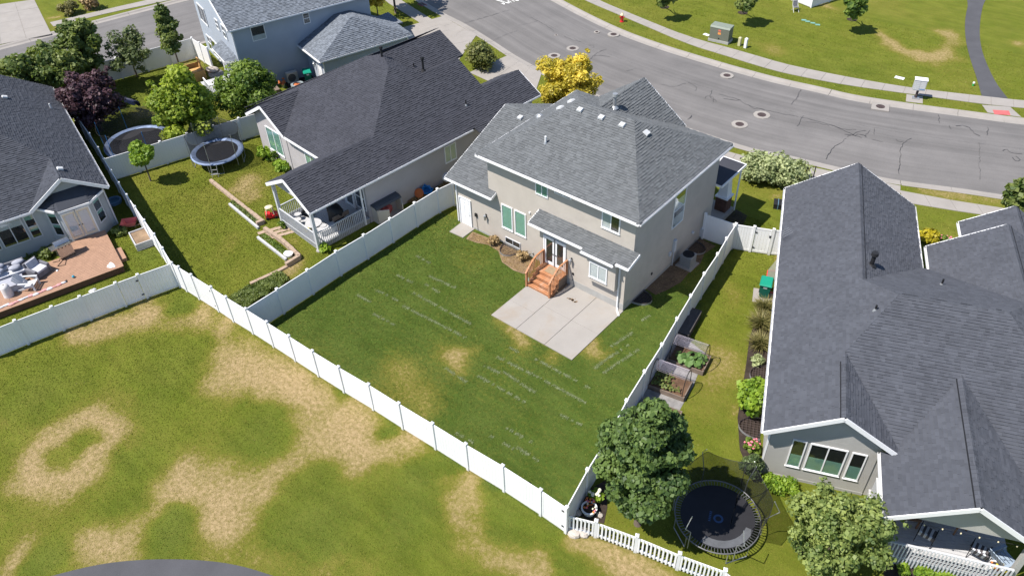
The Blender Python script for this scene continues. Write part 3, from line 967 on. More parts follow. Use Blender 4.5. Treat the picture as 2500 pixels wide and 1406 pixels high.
# road cracks filled with sealer
def crack(line, w, z=None):
    line = smooth_line(line, 1)
    pts = resample(line, 0.25)
    if len(pts) < 2:
        return
    mb = MB()
    a, b = [], []
    for i, p in enumerate(pts):
        p0, p1 = pts[max(0, i - 1)], pts[min(len(pts) - 1, i + 1)]
        d = Vector((p1[0] - p0[0], p1[1] - p0[1]))
        d = d.normalized() if d.length > 1e-6 else Vector((1, 0))
        j = (random.random() - .5) * 0.12
        ww = w * random.uniform(.3, .8) / 2
        c = (p[0] - d.y * j, p[1] + d.x * j)
        zz = RZ + 0.062
        a.append((c[0] - d.y * ww, c[1] + d.x * ww, zz))
        b.append((c[0] + d.y * ww, c[1] - d.x * ww, zz))
    for i in range(len(pts) - 1):
        mb.poly([b[i], b[i + 1], a[i + 1], a[i]])
    mb.build('crack_seal', M_SEAL, street)
for ln, w in [
    ([(-8.78,25.59), (-8.45,24.49), (-7.56,24.16)], .06), ([(-8.61,24.03), (-8.58,24.72), (-8.02,24.48), (-7.73,23.71)], .05), ([(-8.05,25.29), (-6.63,25.51), (-5.55,25.01), (-4.48,25.01), (-3.05,25.3), (-1.55,25.65)], .05), ([(-7.42,24.92), (-6.64,25.01), (-6.27,25.61)], .08), ([(-5.46,25.08), (-4.87,24.72), (-4.64,25.05), (-4.14,25.11)], .07),
    ([(-1.58,25.72), (-0.25,25.81), (0.93,25.92), (2.32,25.45), (3.26,25.45)], .07), ([(-1.01,25.29), (0.39,25.75), (0.77,25.44)], .05), ([(0.72,25.85), (1.69,25.84), (2.42,26.39)], .05), ([(1.96,25.18), (2.5,25.3), (2.82,25.97), (3.39,25.69)], .1), ([(2.27,24.99), (2.55,26.05), (3.1,26.76)], .09), ([(3.22,25.84), (3.1,26.76), (3.13,26.92)], .06), ([(3.75,25.68), (4.62,25.78)], .04),
    ([(2.21,21.25), (2.04,23), (2.22,23.69), (2.23,24.81)], .05), ([(-3.42,29.74), (-3.1,28.47), (-2.93,26.97)], .05), ([(-1.47,26.02), (-1.17,24.27)], .06), ([(6.74,22.39), (6.37,23.89), (5.73,25.52), (5.61,26.8), (5.85,27.55)], .06), ([(5,26.62), (5.42,26.38), (5.61,26.8)], .05), ([(3.29,27.34), (3.67,26.33)], .05),
    ([(7.31,30.8), (7.71,30.23)], .05), ([(7.67,31.07), (8.21,31.48), (8.75,31.16), (9.01,30.64), (9.55,30.62)], .06), ([(6.21,31.93), (6.77,30.54)], .06), ([(9.55,32.19), (9.86,30.86)], .05), ([(11.25,29.43), (11.42,29.97), (11.8,29.32), (12.37,29.88)], .08), ([(11.95,28.91), (12.33,28.42), (12.53,28.83), (12.11,29.29)], .07), ([(9.73,29.64), (10.52,26.79), (11.17,24.79)], .03),
    ([(-33.61,23.89), (-33.05,25.51), (-32.64,26.83), (-32.12,28.88)], .05), ([(-28.89,22.7), (-28.76,24.29), (-28.44,25.48)], .035), ([(-29.43,28.52), (-27.37,28.01), (-25.59,27.17)], .045), ([(-28.39,28.26), (-28.61,27.3), (-29.14,26.33)], .03), ([(-24.32,26.95), (-23,26.63), (-22.22,27.01)], .045), ([(-19.7,24.15), (-19.99,25.98), (-19.74,26.86)], .05), ([(-19.8,25.09), (-19.39,25.73), (-18.41,25.77)], .05), ([(-16.07,24.38), (-15.73,25.1), (-15.53,25.42)], .04), ([(-12.54,24.04), (-11.4,24.28), (-11.07,25.43)], .04), ([(-21.5,26.64), (-21.01,27), (-20.77,26.46), (-21.23,26.48)], .04), ([(-23.19,21.26), (-22.86,22.85)], .03),
    ([(-30.01,20.07), (-28.89,22.7)], .02), ([(-11.01,25.68), (-9.97,25.4), (-9.75,24.53)], .05), ([(-7.92,20.41), (-8.01,21.27)], .07), ([(-51.38,-3.49), (-53.98,-0.69)], .03),
]:
    crack(ln, w)
# the long paving seam down the middle of the lane
crack([at_frac([( (a[0]*.62+b[0]*.38), (a[1]*.62+b[1]*.38)) for a, b in zip([at_frac(ROAD_FAR, i/30) for i in range(31)], [at_frac(ROAD_NEAR, i/30) for i in range(31)])], t/40) for t in range(6, 36)], .018)

# lettering painted on the road, cut by the top of the picture
tx = bpy.data.curves.new('lettering', 'FONT')
tx.body = 'SCHOOL'
tx.size = 1.0
tx.extrude = 0.001
to = bpy.data.objects.new('lettering', tx)
COL.objects.link(to)
deps = bpy.context.evaluated_depsgraph_get()
me = bpy.data.meshes.new_from_object(to.evaluated_get(deps))
bpy.data.objects.remove(to)
o = link('lettering', me, street)
me.materials.clear()
me.materials.append(M_ROADPAINT)
w_ = max(v.co.x for v in me.vertices)
a_ = Vector((*(-33.49, 29.3), 0)); b_ = Vector((*(-32.87, 31.15), 0))
ux = (b_ - a_).normalized()
uy = Vector((-ux.y, ux.x, 0))
o.matrix_world = Matrix.Translation((a_.x, a_.y, RZ + 0.066)) @ Matrix(((ux.x * 3.0 / w_, uy.x * 3.4, 0, 0), (ux.y * 3.0 / w_, uy.y * 3.4, 0, 0), (0, 0, 1, 0), (0, 0, 0, 1)))

# manholes: concrete collar round an iron lid
def manhole(xy, r, label, square=False):
    t = thing('manhole', label, 'manhole', (xy[0], xy[1], RZ + 0.05), 0.3, 'manholes along the street')
    n = 24
    mb = MB()
    if square:
        mb.cbox(0, 0, -0.05, r * 2, r * 1.9, 0.075)
    else:
        mb.ring((0, 0), r * .5, r, -0.05, 0.024, 10)
    mb.build('collar', M_CONC, t)
    MB().cyl((0, 0, -0.03), (0, 0, 0.031), r * .52, n=20).build('lid', M_IRON, t)
    rb = MB()
    for i in range(4):
        rb.ring((0, 0), r * (.1 + .1 * i), r * (.13 + .1 * i), 0.03, 0.04, 16)
    rb.build('lid_ribs', M_IRON, t)
    return t
manhole((-20.99, 29.82), .55, 'round manhole in concrete collar near the red hydrant', )
manhole((-22.5, 29.38), .27, 'small round valve cover in the road beside the manhole near the hydrant')
manhole((-22.18, 25.33), .55, 'round manhole with concrete collar behind the yellow tree, farther from it')
manhole((-22.57, 23.22), .55, 'round manhole with concrete collar touching the top left of the yellow tree')
manhole((-9.11, 28.53), .55, 'lone round manhole in the lane below the green utility cabinet')
manhole((-3.96, 24.28), .62, 'round manhole in mid road amid long black crack seal')
manhole((-4.59, 22.05), .60, 'round manhole nearest the grey house, left of the cracked seam')
manhole((2.45, 30.66), .62, 'manhole in squared concrete collar at the kerb left of the mailboxes', True)
manhole((-25.01, 26.68), .16, 'tiny valve lid in the road up the street from the yellow tree')

NO_GRASS += [WF_UP + WF_LO[::-1], WN_UP + WN_LO[::-1], WM_UP + WM_LO[::-1], WR_UP + WR_LO[::-1], W2_UP + W2_LO[::-1], PL + PR[::-1], smooth_line(PB0, 2) + smooth_line(PB1, 2)[::-1]] + APRONS
def local_rect(ox, oy, deg, x0, y0, x1, y1):
    c_, s_ = math.cos(math.radians(deg)), math.sin(math.radians(deg))
    return [(ox + c_ * a - s_ * b, oy + s_ * a + c_ * b) for a, b in ((x0, y0), (x1, y0), (x1, y1), (x0, y1))]
NO_GRASS += [[(-12.8, .6), (0, .6), (0, 9.4), (-12.8, 10.6)], local_rect(10.47, -4.72, 22.6, -.1, -.4, 12.8, 17.4), local_rect(10.47, -4.72, 22.6, 4.3, -3.4, 9.5, 0), local_rect(-17.27, -6.79, -4.8, -12.4, 3.8, 0, 18.6), local_rect(-17.27, -6.79, -4.8, -4.1, 0, 0, 4), local_rect(-27.39, -13.27, -15, -18.4, -13, -2.2, -.3), local_rect(-27.39, -13.27, -15, -1.6, -13, 3.0, -1.1), local_rect(-38, 0, -16.3, -11.7, 2.8, 2.8, 15.8)]
NO_GRASS += [[(-11.23,0.3), (-9.88,0.44), (-8.69,0.48), (-7.37,0.57), (-6.45,0.51), (-5.98,-0.31), (-6.19,-0.88), (-6.86,-1), (-7.88,-0.83), (-8.73,-0.18), (-9.63,-0.09), (-10.31,-0.37), (-11.06,-0.47)], [(.02, 2.3), (1.05, 2.2), (1.15, 4.6), (1.2, 6.3), (1.1, 8.1), (.02, 8.2)], [(3.39,0.24), (3.72,0.24), (5.12,-0.07), (5.73,-2.38), (6.06,-4.48), (6.01,-5.27), (4.25,-4.93), (4.07,-4.16), (3.9,-3), (3.57,-1.3)], [(5.63,4.75), (6.11,5.42), (9.75,-2.91), (8.86,-3.62), (8.35,-2.86), (7.21,0.1), (6.32,2.29)], [(5.2,-11.86), (5.24,-10.44), (5.55,-9.56), (6.38,-10.65), (6.72,-11.39), (6.04,-11.65)], [(13.2,-7.29), (13.67,-6.99), (14.61,-6.9), (15,-7.58), (14.33,-7.49), (13.63,-7.76)], [(16.28,-5.83), (16.79,-5.42), (20.22,-3.43), (20.52,-3.87), (16.66,-6.86)], [(4.66,6.01), (4.84,6.1), (5.74,6.39), (6.16,5.38), (5.78,5.33), (5.12,4.94)], [(8.39,-2.92), (8.64,-2.19), (9.84,-3.48), (10.02,-4.11), (9.76,-4.89), (9.28,-4.42)]]
grass_blades()

# ------------------------------------------------------------------ houses: shared builders
def clip_half(poly, a, b, c):
    """keep a*x+b*y<=c"""
    out = []
    n = len(poly)
    for i in range(n):
        p, q = poly[i], poly[(i + 1) % n]
        dp, dq = a * p[0] + b * p[1] - c, a * q[0] + b * q[1] - c
        if dp <= 0:
            out.append(p)
        if dp * dq < 0:
            t = dp / (dp - dq)
            out.append((p[0] + (q[0] - p[0]) * t, p[1] + (q[1] - p[1]) * t))
    return out

TAB_W = (0.16, 0.22, 0.30)
TONES = (0.74, 0.88, 1.0, 1.13, 1.28)
def tab_mesh(w, e, th, m, tone):
    mb = MB()
    mb.cur = tone
    mb.add([(0, 0, 0), (w, 0, 0), (w, e, 0), (0, e, 0), (0, 0, th), (w, 0, th), (w, e, 0.004), (0, e, 0.004)], [(4, 5, 6, 7), (0, 1, 5, 4), (1, 2, 6, 5), (3, 0, 4, 7), (2, 3, 7, 6), (0, 3, 2, 1)])
    return mb.mesh('shingle', m)

def shingle_roof(house, planes, m, n_single=0, expo=0.145, thick=0.10, contrast=1.0, deck_mat=None, tabs=True):
    """roof deck slabs with individual shingle tabs laid in courses; returns the roof part"""
    deck = MB()
    for pts in planes:
        P = [Vector(p) for p in pts]
        nrm = Vector((0, 0, 0))
        for a, b in zip(P, P[1:] + P[:1]):
            nrm += a.cross(b)
        if nrm.z < 0:
            P = P[::-1]
        deck.cur = 0.9
        deck.extr(P[::-1], (0, 0, -thick)) if False else deck.extr([p - Vector((0, 0, thick)) for p in P], (0, 0, thick))
    roof = deck.build('roof', m, house)
    inv = house.matrix_basis.inverted()
    cl = inv @ CAM
    rest = MB()
    cand = []
    r = random.Random(5)
    for pts in planes:
        P = [Vector(p) for p in pts]
        nrm = Vector((0, 0, 0))
        for a, b in zip(P, P[1:] + P[:1]):
            nrm += a.cross(b)
        nrm.normalize()
        if nrm.z < 0:
            nrm = -nrm
            P = P[::-1]
        h = Vector((0, 0, 1)).cross(nrm).normalized()
        s = nrm.cross(h).normalized()
        o = P[0]
        p2 = [((p - o).dot(h), (p - o).dot(s)) for p in P]
        umin, umax = min(p[0] for p in p2), max(p[0] for p in p2)
        smin, smax = min(p[1] for p in p2), max(p[1] for p in p2)
        facing = nrm.dot(cl - o) > 0
        row = smin
        while row < smax:
            u = umin - r.random() * 0.4
            last = 2
            while u < umax:
                wi = r.choice((0, 1, 1, 2))
                w = TAB_W[wi]
                ti = r.choice((0, 1, 1, 2, 2, 3, 3, 4))
                if ti == last and r.random() < .5:
                    ti = (ti + 2) % 5
                last = ti
                th = 0.022 if r.random() < .5 else 0.042
                q = clip_half(p2, 1, 0, u + w)
                q = clip_half(q, -1, 0, -u) if len(q) > 2 else []
                q = clip_half(q, 0, 1, row + expo) if len(q) > 2 else []
                q = clip_half(q, 0, -1, -row) if len(q) > 2 else []
                if len(q) > 2:
                    area = abs(sum(a[0] * b[1] - a[1] * b[0] for a, b in zip(q, q[1:] + q[:1]))) / 2
                    tone = 1 + (TONES[ti] - 1) * contrast
                    if area > w * expo * 0.985 and facing and n_single:
                        c0 = o + h * u + s * row
                        cand.append(((c0 - cl).length, c0, h, s, nrm, wi, ti, th))
                    elif area > 0.0015:
                        vs = []
                        for (a, b) in q:
                            k = 1 - (b - row) / expo
                            vs.append(o + h * a + s * b + nrm * (0.004 + (th - 0.004) * k))
                        n = len(vs)
                        vs += [o + h * a + s * b for a, b in q]
                        fs = [tuple(range(n))] + [(i, i + n, (i + 1) % n + n, (i + 1) % n) for i in range(n)]
                        rest.add(vs, fs, tone)
                u += w
            row += expo
    if n_single:
        cand.sort(key=lambda c: c[0])
        cache = {}
        for d, c0, h, s, nrm, wi, ti, th in cand[:n_single]:
            key = (wi, ti, th)
            if key not in cache:
                cache[key] = tab_mesh(TAB_W[wi], expo, th, m, 1 + (TONES[ti] - 1) * contrast)
            ob = bpy.data.objects.new('shingle', cache[key])
            COL.objects.link(ob)
            ob.parent = roof
            ob.matrix_local = Matrix(((h.x, s.x, nrm.x, c0.x), (h.y, s.y, nrm.y, c0.y), (h.z, s.z, nrm.z, c0.z), (0, 0, 0, 1)))
        for d, c0, h, s, nrm, wi, ti, th in cand[n_single:]:
            w = TAB_W[wi]
            a, b, c, e = c0, c0 + h * w, c0 + h * w + s * expo, c0 + s * expo
            rest.add([a + nrm * th, b + nrm * th, c + nrm * .004, e + nrm * .004, a, b, c, e], [(0, 1, 2, 3), (4, 5, 1, 0), (5, 6, 2, 1), (7, 4, 0, 3)], 1 + (TONES[ti] - 1) * contrast)
    stuff(rest.build('shingle_courses', m, roof))
    return roof

def ridge_caps(roof, p, q, m, w=0.15, step=0.16, lift=0.02, tone=1.0, vent=False, drop=0.10, joined=False):
    """overlapping cap shingles along a ridge or hip"""
    p, q = Vector(p), Vector(q)
    d = (q - p)
    L = d.length
    d.normalize()
    a = d.cross(Vector((0, 0, 1))).normalized()
    b = a.cross(d).normalized()
    up = 0.018 if vent else 0.0
    n = max(1, int(L / step))
    if vent:
        mb = MB()
        mb.bar(p - a * (w + .004) - b * 0.075, q - a * (w + .004) - b * 0.075, 0.035, 0.045, up=b)
        mb.build('ridge_vent', M_DARK, roof)
    allm = MB()
    for i in range(n):
        c = p + d * (i * L / n)
        mb = allm if joined else MB()
        mb.cur = tone * random.choice((0.86, 0.95, 1.0, 1.08))
        e = L / n * 1.06
        vs = []
        for t, h in ((0, lift + up), (e, lift - 0.014 + up)):
            vs += [c + d * t - a * w - b * (drop - h), c + d * t + b * h, c + d * t + a * w - b * (drop - h)]
        mb.add(vs, [(0, 1, 4, 3), (1, 2, 5, 4), (0, 2, 1), (3, 4, 5)])
        if not joined:
            mb.build('ridge_cap', m, roof)
    if joined:
        stuff(allm.build('ridge_caps', m, roof))

def fascia(house, p, q, h=0.16, w=0.09, dz=-0.08, name='fascia', m=None):
    p, q = Vector(p) + Vector((0, 0, dz)), Vector(q) + Vector((0, 0, dz))
    return MB().bar(p, q, w, h).build(name, m or M_TRIM, house)

def gutter(house, p, q, side):
    """open gutter trough along an eave; side is the outward direction"""
    p, q, s = Vector(p), Vector(q), Vector(side).normalized()
    mb = MB()
    z = Vector((0, 0, 1))
    mb.bar(p + s * 0.012 - z * 0.09, q + s * 0.012 - z * 0.09, 0.012, 0.12)
    mb.bar(p + s * 0.058 - z * 0.135, q + s * 0.058 - z * 0.135, 0.09, 0.012)
    mb.bar(p + s * 0.10 - z * 0.085, q + s * 0.10 - z * 0.085, 0.010, 0.10)
    L = (q - p).length
    d = (q - p).normalized()
    for i in range(int(L / 0.9)):
        c = p + d * (0.45 + 0.9 * i)
        mb.bar(c - z * 0.018, c + s * 0.11 - z * 0.018, 0.02, 0.008)
    return mb.build('gutter', M_TRIM, house)

def wallframe(O, U, Nn):
    O, U, Nn = Vector(O), Vector(U).normalized(), Vector(Nn).normalized()
    return lambda u, z, d=0.0: O + U * u + Vector((0, 0, z)) + Nn * d

def wbox(mb, W, u0, z0, u1, z1, d0, d1):
    vs = [W(u0, z0, d0), W(u1, z0, d0), W(u1, z1, d0), W(u0, z1, d0), W(u0, z0, d1), W(u1, z0, d1), W(u1, z1, d1), W(u0, z1, d1)]
    return mb.add(vs, [(0, 3, 2, 1), (4, 5, 6, 7), (0, 1, 5, 4), (1, 2, 6, 5), (2, 3, 7, 6), (3, 0, 4, 7)])

def window(house, W, u0, z0, u1, z1, split='none', blinds=None, fr=0.055, trim=0.0, glass=None, half=1.0, blind_mat=None, split_at=0.5, fm=None):
    """framed window set on a wall: frame > panes, blind slats and the dark room behind"""
    f = MB()
    for a in ((u0, z0, u1, z0 + fr), (u0, z1 - fr, u1, z1), (u0, z0 + fr, u0 + fr, z1 - fr), (u1 - fr, z0 + fr, u1, z1 - fr)):
        wbox(f, W, *a, 0.0, 0.05)
    um = u0 + (u1 - u0) * split_at
    zm = (z0 + z1) / 2
    cells = [(u0 + fr, z0 + fr, u1 - fr, z1 - fr)]
    if split == 'v':
        wbox(f, W, um - fr * .45, z0 + fr, um + fr * .45, z1 - fr, 0.0, 0.045)
        cells = [(u0 + fr, z0 + fr, um - fr * .45, z1 - fr), (um + fr * .45, z0 + fr, u1 - fr, z1 - fr)]
    elif split == 'h':
        wbox(f, W, u0 + fr, zm - fr * .45, u1 - fr, zm + fr * .45, 0.0, 0.045)
        cells = [(u0 + fr, z0 + fr, u1 - fr, zm - fr * .45), (u0 + fr, zm + fr * .45, u1 - fr, z1 - fr)]
    wd = f.build('window', fm or M_TRIM, house)
    wbox(MB(), W, u0 + fr, z0 + fr, u1 - fr, z1 - fr, 0.002, 0.006).build('room_behind', M_INT, wd)
    if blinds:
        for ci, cell in enumerate(cells):
            if blinds == 'first' and ci > 0:
                continue
            b = MB()
            zt = cell[3] - (1 - half) * (cell[3] - cell[1]) if blinds == 'bottom' else cell[3]
            zb = cell[1] if blinds in ('bottom', 'first') else cell[3] - half * (cell[3] - cell[1])
            z = zb + 0.01
            while z < zt - 0.035:
                vs = [W(cell[0], z, .020), W(cell[2], z, .020), W(cell[2], z + .054, .008), W(cell[0], z + .054, .008)]
                b.add(vs, [(0, 1, 2, 3)])
                z += 0.052
            if b.f:
                b.build('blind', blind_mat or M_BLINDG, wd)
    for cell in cells:
        wbox(MB(), W, *cell, 0.026, 0.030).build('pane', glass or M_GLASS, wd)
    if trim:
        t = MB()
        wbox(t, W, u0 - trim, z0 - trim, u1 + trim, z0 - .002, 0.0, 0.07)
        t.build('sill', M_TRIM, wd)
    return wd

def pipe_vent(house, p, h, r, m, cap=False, boot=True):
    """plumbing or flue pipe standing on a roof, with its flashing boot"""
    p = Vector(p)
    t = MB()
    t.cyl(p - Vector((0, 0, .15)), p + Vector((0, 0, h)), r, n=10)
    o = t.build('vent_pipe', m, house)
    if cap:
        MB().cyl(p + Vector((0, 0, h)), p + Vector((0, 0, h + .05)), r * 1.1, r * 1.7, 12).cyl(p + Vector((0, 0, h + .05)), p + Vector((0, 0, h + .2)), r * 1.7, r * 1.5, 12).build('rain_cap', m, o)
    if boot:
        MB().cyl(p - Vector((0, 0, .05)), p + Vector((0, 0, .1)), r * 2.4, r * 1.15, 10).build('flashing', M_METAL if not cap else m, o)
    return o

def box_vent(house, p, s, n, size=0.34, m=None, round_=False):
    """low roof exhaust vent lying on a slope (p point, s up-slope, n normal)"""
    p, s, n = Vector(p), Vector(s).normalized(), Vector(n).normalized()
    h = s.cross(n)
    mb = MB()
    def Q(a, b, c):
        return p + h * a + s * b + n * c
    k = size / 2
    if round_:
        vs, fs = [], []
        for r_, z in ((k * 1.15, 0.0), (k * 1.1, 0.07), (k * .8, 0.16), (k * .3, 0.2)):
            for i in range(12):
                t = 2 * math.pi * i / 12
                vs.append(Q(r_ * math.cos(t), r_ * math.sin(t), z))
        for j in range(3):
            for i in range(12):
                fs.append((j * 12 + i, j * 12 + (i + 1) % 12, (j + 1) * 12 + (i + 1) % 12, (j + 1) * 12 + i))
        fs.append(tuple(range(36, 48)))
        mb.add(vs, fs)
        return mb.build('roof_vent', m or M_METAL, house)
    mb.add([Q(-k, -k, .06), Q(k, -k, .06), Q(k, k, .03), Q(-k, k, .03), Q(-k * .85, -k * .8, .17), Q(k * .85, -k * .8, .17), Q(k * .85, k * .8, .12), Q(-k * .85, k * .8, .12)], [(4, 5, 6, 7), (0, 1, 5, 4), (1, 2, 6, 5), (2, 3, 7, 6), (3, 0, 4, 7), (3, 2, 1, 0)])
    o = mb.build('roof_vent', m or M_VENT, house)
    b = MB()
    b.add([Q(-k * .8, -k * .8, .0), Q(k * .8, -k * .8, .0), Q(k * .8, k * .8, .0), Q(-k * .8, k * .8, .0), Q(-k * .8, -k * .8, .07), Q(k * .8, -k * .8, .07), Q(k * .8, k * .8, .04), Q(-k * .8, k * .8, .04)], [(0, 1, 5, 4), (1, 2, 6, 5), (2, 3, 7, 6), (3, 0, 4, 7)])
    b.build('vent_collar', M_METAL, o)
    return o

def downspout(house, pts, r=0.045, m=None):
    mb = MB()
    for a, b in zip(pts[:-1], pts[1:]):
        mb.bar(a, b, r * 2, r * 1.6)
    return mb.build('downspout', m or M_TRIM, house)

def well(house, c, nrm, w=1.2, d=0.75, grate=True):
    """galvanised window well at a basement window, with a wire grate"""
    c, nrm = Vector(c), Vector(nrm).normalized()
    u = Vector((-nrm.y, nrm.x, 0))
    mb = MB()
    n = 14
    vs = []
    for i in range(n + 1):
        t = math.pi * i / n
        b = c + u * (math.cos(t) * w / 2) + nrm * (math.sin(t) * d)
        for k in range(6):
            z = 0.12 - 0.1 * k
            k2 = 0.02 if k % 2 else 0.0
            vs.append(b + (b - c).normalized() * k2 + Vector((0, 0, z)))
    fs = []
    for i in range(n):
        for k in range(5):
            fs.append((i * 6 + k, (i + 1) * 6 + k, (i + 1) * 6 + k + 1, i * 6 + k + 1))
    mb.add(vs, fs)
    o = mb.build('window_well', M_METAL, house, True)
    fl = [c + u * (math.cos(math.pi * i / n) * w / 2 * .98) + nrm * (math.sin(math.pi * i / n) * d * .98) + Vector((0, 0, 0.012)) for i in range(n + 1)]
    MB().poly(fl).build('well_floor', M_INT, o)
    if grate:
        g = MB()
        m_ = 9
        for i in range(1, m_):
            k = -1 + 2 * i / m_
            e = math.sqrt(max(0, 1 - k * k)) * d
            g.cyl(c + u * (k * w / 2) + Vector((0, 0, .14)), c + u * (k * w / 2) + nrm * e + Vector((0, 0, .14)), 0.009, n=4)
        for i in range(1, 6):
            k = i / 6
            e = math.sqrt(max(0, 1 - k * k)) * w / 2
            g.cyl(c - u * e + nrm * (k * d) + Vector((0, 0, .15)), c + u * e + nrm * (k * d) + Vector((0, 0, .15)), 0.009, n=4)
        rim = [c + u * (math.cos(math.pi * i / n) * w / 2) + nrm * (math.sin(math.pi * i / n) * d) + Vector((0, 0, .14)) for i in range(n + 1)]
        g.tube(rim, 0.014, 4)
        g.build('grate', M_IRON, o)
    return o

def door_panel(house, W, u0, z0, u1, z1, m, glass=False, name='door', knob=1):
    fr = 0.07
    f = MB()
    for a in ((u0 - fr, z0, u0, z1 + fr), (u1, z0, u1 + fr, z1 + fr), (u0, z1, u1, z1 + fr)):
        wbox(f, W, *a, 0, 0.07)
    f.build('door_frame', M_TRIM, house)
    d = MB()
    if glass:
        st = 0.11
        for a in ((u0, z0, u0 + st, z1), (u1 - st, z0, u1, z1), (u0 + st, z0, u1 - st, z0 + st * 1.6), (u0 + st, z1 - st, u1 - st, z1)):
            wbox(d, W, *a, 0.002, 0.045)
    else:
        wbox(d, W, u0, z0, u1, z1, 0.002, 0.03)
        w = u1 - u0
        for i in (0, 1):
            for (a, b) in ((.08, .42), (.48, .78), (.83, .95)):
                uu = u0 + w * (.12 + .42 * i)
                wbox(d, W, uu, z0 + (z1 - z0) * a, uu + w * .34, z0 + (z1 - z0) * b, 0.03, 0.042)
    o = d.build(name, m, house)
    if glass:
        wbox(MB(), W, u0 + st, z0 + st * 1.6, u1 - st, z1 - st, 0.004, 0.008).build('room_behind', M_INT if glass is True else glass, o)
        wbox(MB(), W, u0 + st, z0 + st * 1.6, u1 - st, z1 - st, 0.02, 0.028).build('pane', M_GLASS, o)
    ku = u1 - 0.06 if knob > 0 else u0 + 0.06
    MB().ell(W(ku, z0 + (z1 - z0) * .46, .07), .035, .035, .035, 8, 5).build('handle', M_DARK if glass else M_METAL, o)
    return o

def lantern(house, W, u, z):
    mb = MB()
    wbox(mb, W, u - .05, z - .02, u + .05, z + .22, 0, .03)
    mb.bar(W(u, z + .15, .03), W(u, z + .15, .14), .03, .03)
    o = mb.build('wall_lantern', M_DARK, house)
    c = W(u, z, .14)
    MB().cyl(c + Vector((0, 0, .16)), c + Vector((0, 0, .24)), .1, .02, 6).cyl(c - Vector((0, 0, .16)), c + Vector((0, 0, .16)), .05, .085, 6).build('lamp_glass', M_METAL, o)
    return o

VENTS_BACK = [(-6.38, 4.49), (-4.96, 4.49), (-3.62, 4.49)]
VENT_RIGHT = (-2.44, 4.96, 7.75)
VENTS_LEFT = [(-7.98, 4.83, 7.47), (-7.85, 5.69, 7.56), (-9.25, 4.52, 6.65)]
VENT_GAR = (-11.46, 5.42, 5.47)
PIPE_BACK = (-6.97, 2.15, 6.87)
PIPE_FRONT = (-5.39, 6.35, 7.75)
RP1 = (3.53, 9.09, 5.08)
RP2 = (3.43, 5.15, 5.65)
RP3 = (6.68, 8.99, 4.66)
LP1 = (-7.02, 11.37, 6.10)
LP2 = (-4.53, 12.82, 5.60)
LP3 = (-5.71, 12.95, 5.30)
LP4 = (-1.03, 13.35, 4.02)
DV = [(-3.17, -2.00, 4.30), (-13.84, -3.10, 5.02)]
DP1 = (-13.83, -0.75, 3.49)
# ------------------------------------------------------------------ the main two-storey house
H = thing('house', 'two storey beige stucco house with mid grey hip roof and cedar back steps', 'house')
MB().box(-9.98, .63, 0, 0, 9.28, 5.88).build('wall', M_STUC_M, H)
MB().box(-5.7, 0.0, 0, -0.002, .628, 3.3).build('bumpout_wall', M_STUC_M, H)
gw = MB()
gw.extr([(-12.7, .632, 0), (-12.7, 10.5, 0), (-12.7, 10.5, 3.45), (-12.7, 5.95, 5.52), (-12.7, .632, 3.34)][::-1], (2.715, 0, 0))
gw.build('garage_wall', M_STUC_M, H)
fd = MB()
fd.box(-5.715, -.014, -.05, .012, .61, .46)
fd.build('foundation', M_FOUND, H)
MB().box(-12.715, .617, -.05, -5.72, .66, .14).build('foundation', M_FOUND, H)
MB().box(-.01, .62, -.05, .014, 9.3, .2).build('foundation', M_FOUND, H)
zr = 8.25
E0, E1, F0, F1, ZE = -10.4, .42, .19, 9.7, 5.9
RA, RB = (-6.78, 4.95, zr), (-3.2, 4.95, zr)
main_planes = [
    [(E0, F0, ZE), (E1, F0, ZE), RB, RA],
    [(E1, F0, ZE), (E1, F1, ZE), RB],
    [(E0, F1, ZE), (E0, F0, ZE), RA],
    [(E1, F1, ZE), (E0, F1, ZE), RA, RB],
    [(-2.75, 9.95, ZE), (-5.75, 9.95, 8.0), (-5.75, 5.45, 8.0), (-2.75, 9.69, ZE)],
    [(-8.75, 9.95, ZE), (-8.75, 9.69, ZE), (-5.75, 5.45, 8.0), (-5.75, 9.95, 8.0)],
    [(-13.1, .2, 3.33), (-9.4, .2, 3.33), (-9.4, .63, 3.506), (-9.98, .63, 3.506), (-9.98, 5.95, 5.69), (-13.1, 5.95, 5.69)],
    [(-9.98, 5.95, 5.69), (-9.98, 11.0, 3.55), (-13.1, 11.0, 3.55), (-13.1, 5.95, 5.69)],
    [(-6.2, -.36, 3.38), (-2.5, -.36, 3.38), (-2.5, -.55, 3.319), (-.45, -.55, 3.319), (-.45, -.36, 3.38), (.38, -.36, 3.38), (.38, .63, 3.7), (-6.2, .63, 3.7)],
]
roofM = shingle_roof(H, main_planes, M_SHING_M, 300, contrast=.45)
ridge_caps(roofM, RA, RB, M_SHING_M, .17, .16, tone=1.12)
for a, b in (((E0, F0, ZE), RA), ((E1, F0, ZE), RB), ((E0, F1, ZE), RA), ((E1, F1, ZE), RB)):
    ridge_caps(roofM, a, b, M_SHING_M, .17, .16, tone=1.12)
ridge_caps(roofM, (-5.75, 9.95, 8.0), (-5.75, 5.45, 8.0), M_SHING_M)
ridge_caps(roofM, (-13.1, 5.95, 5.69), (-9.98, 5.95, 5.69), M_SHING_M)
gutter(H, (E0, F0, ZE), (E1, F0, ZE), (0, -1, 0))
gutter(H, (E1, F0, ZE), (E1, F1, ZE), (1, 0, 0))
gutter(H, (E0, F1, ZE), (E0, F0, ZE), (-1, 0, 0))
gutter(H, (E1, F1, ZE), (-2.75, F1, ZE), (0, 1, 0))
gutter(H, (-8.75, F1, ZE), (E0, F1, ZE), (0, 1, 0))
gutter(H, (-13.1, .2, 3.33), (-9.4, .2, 3.33), (0, -1, 0))
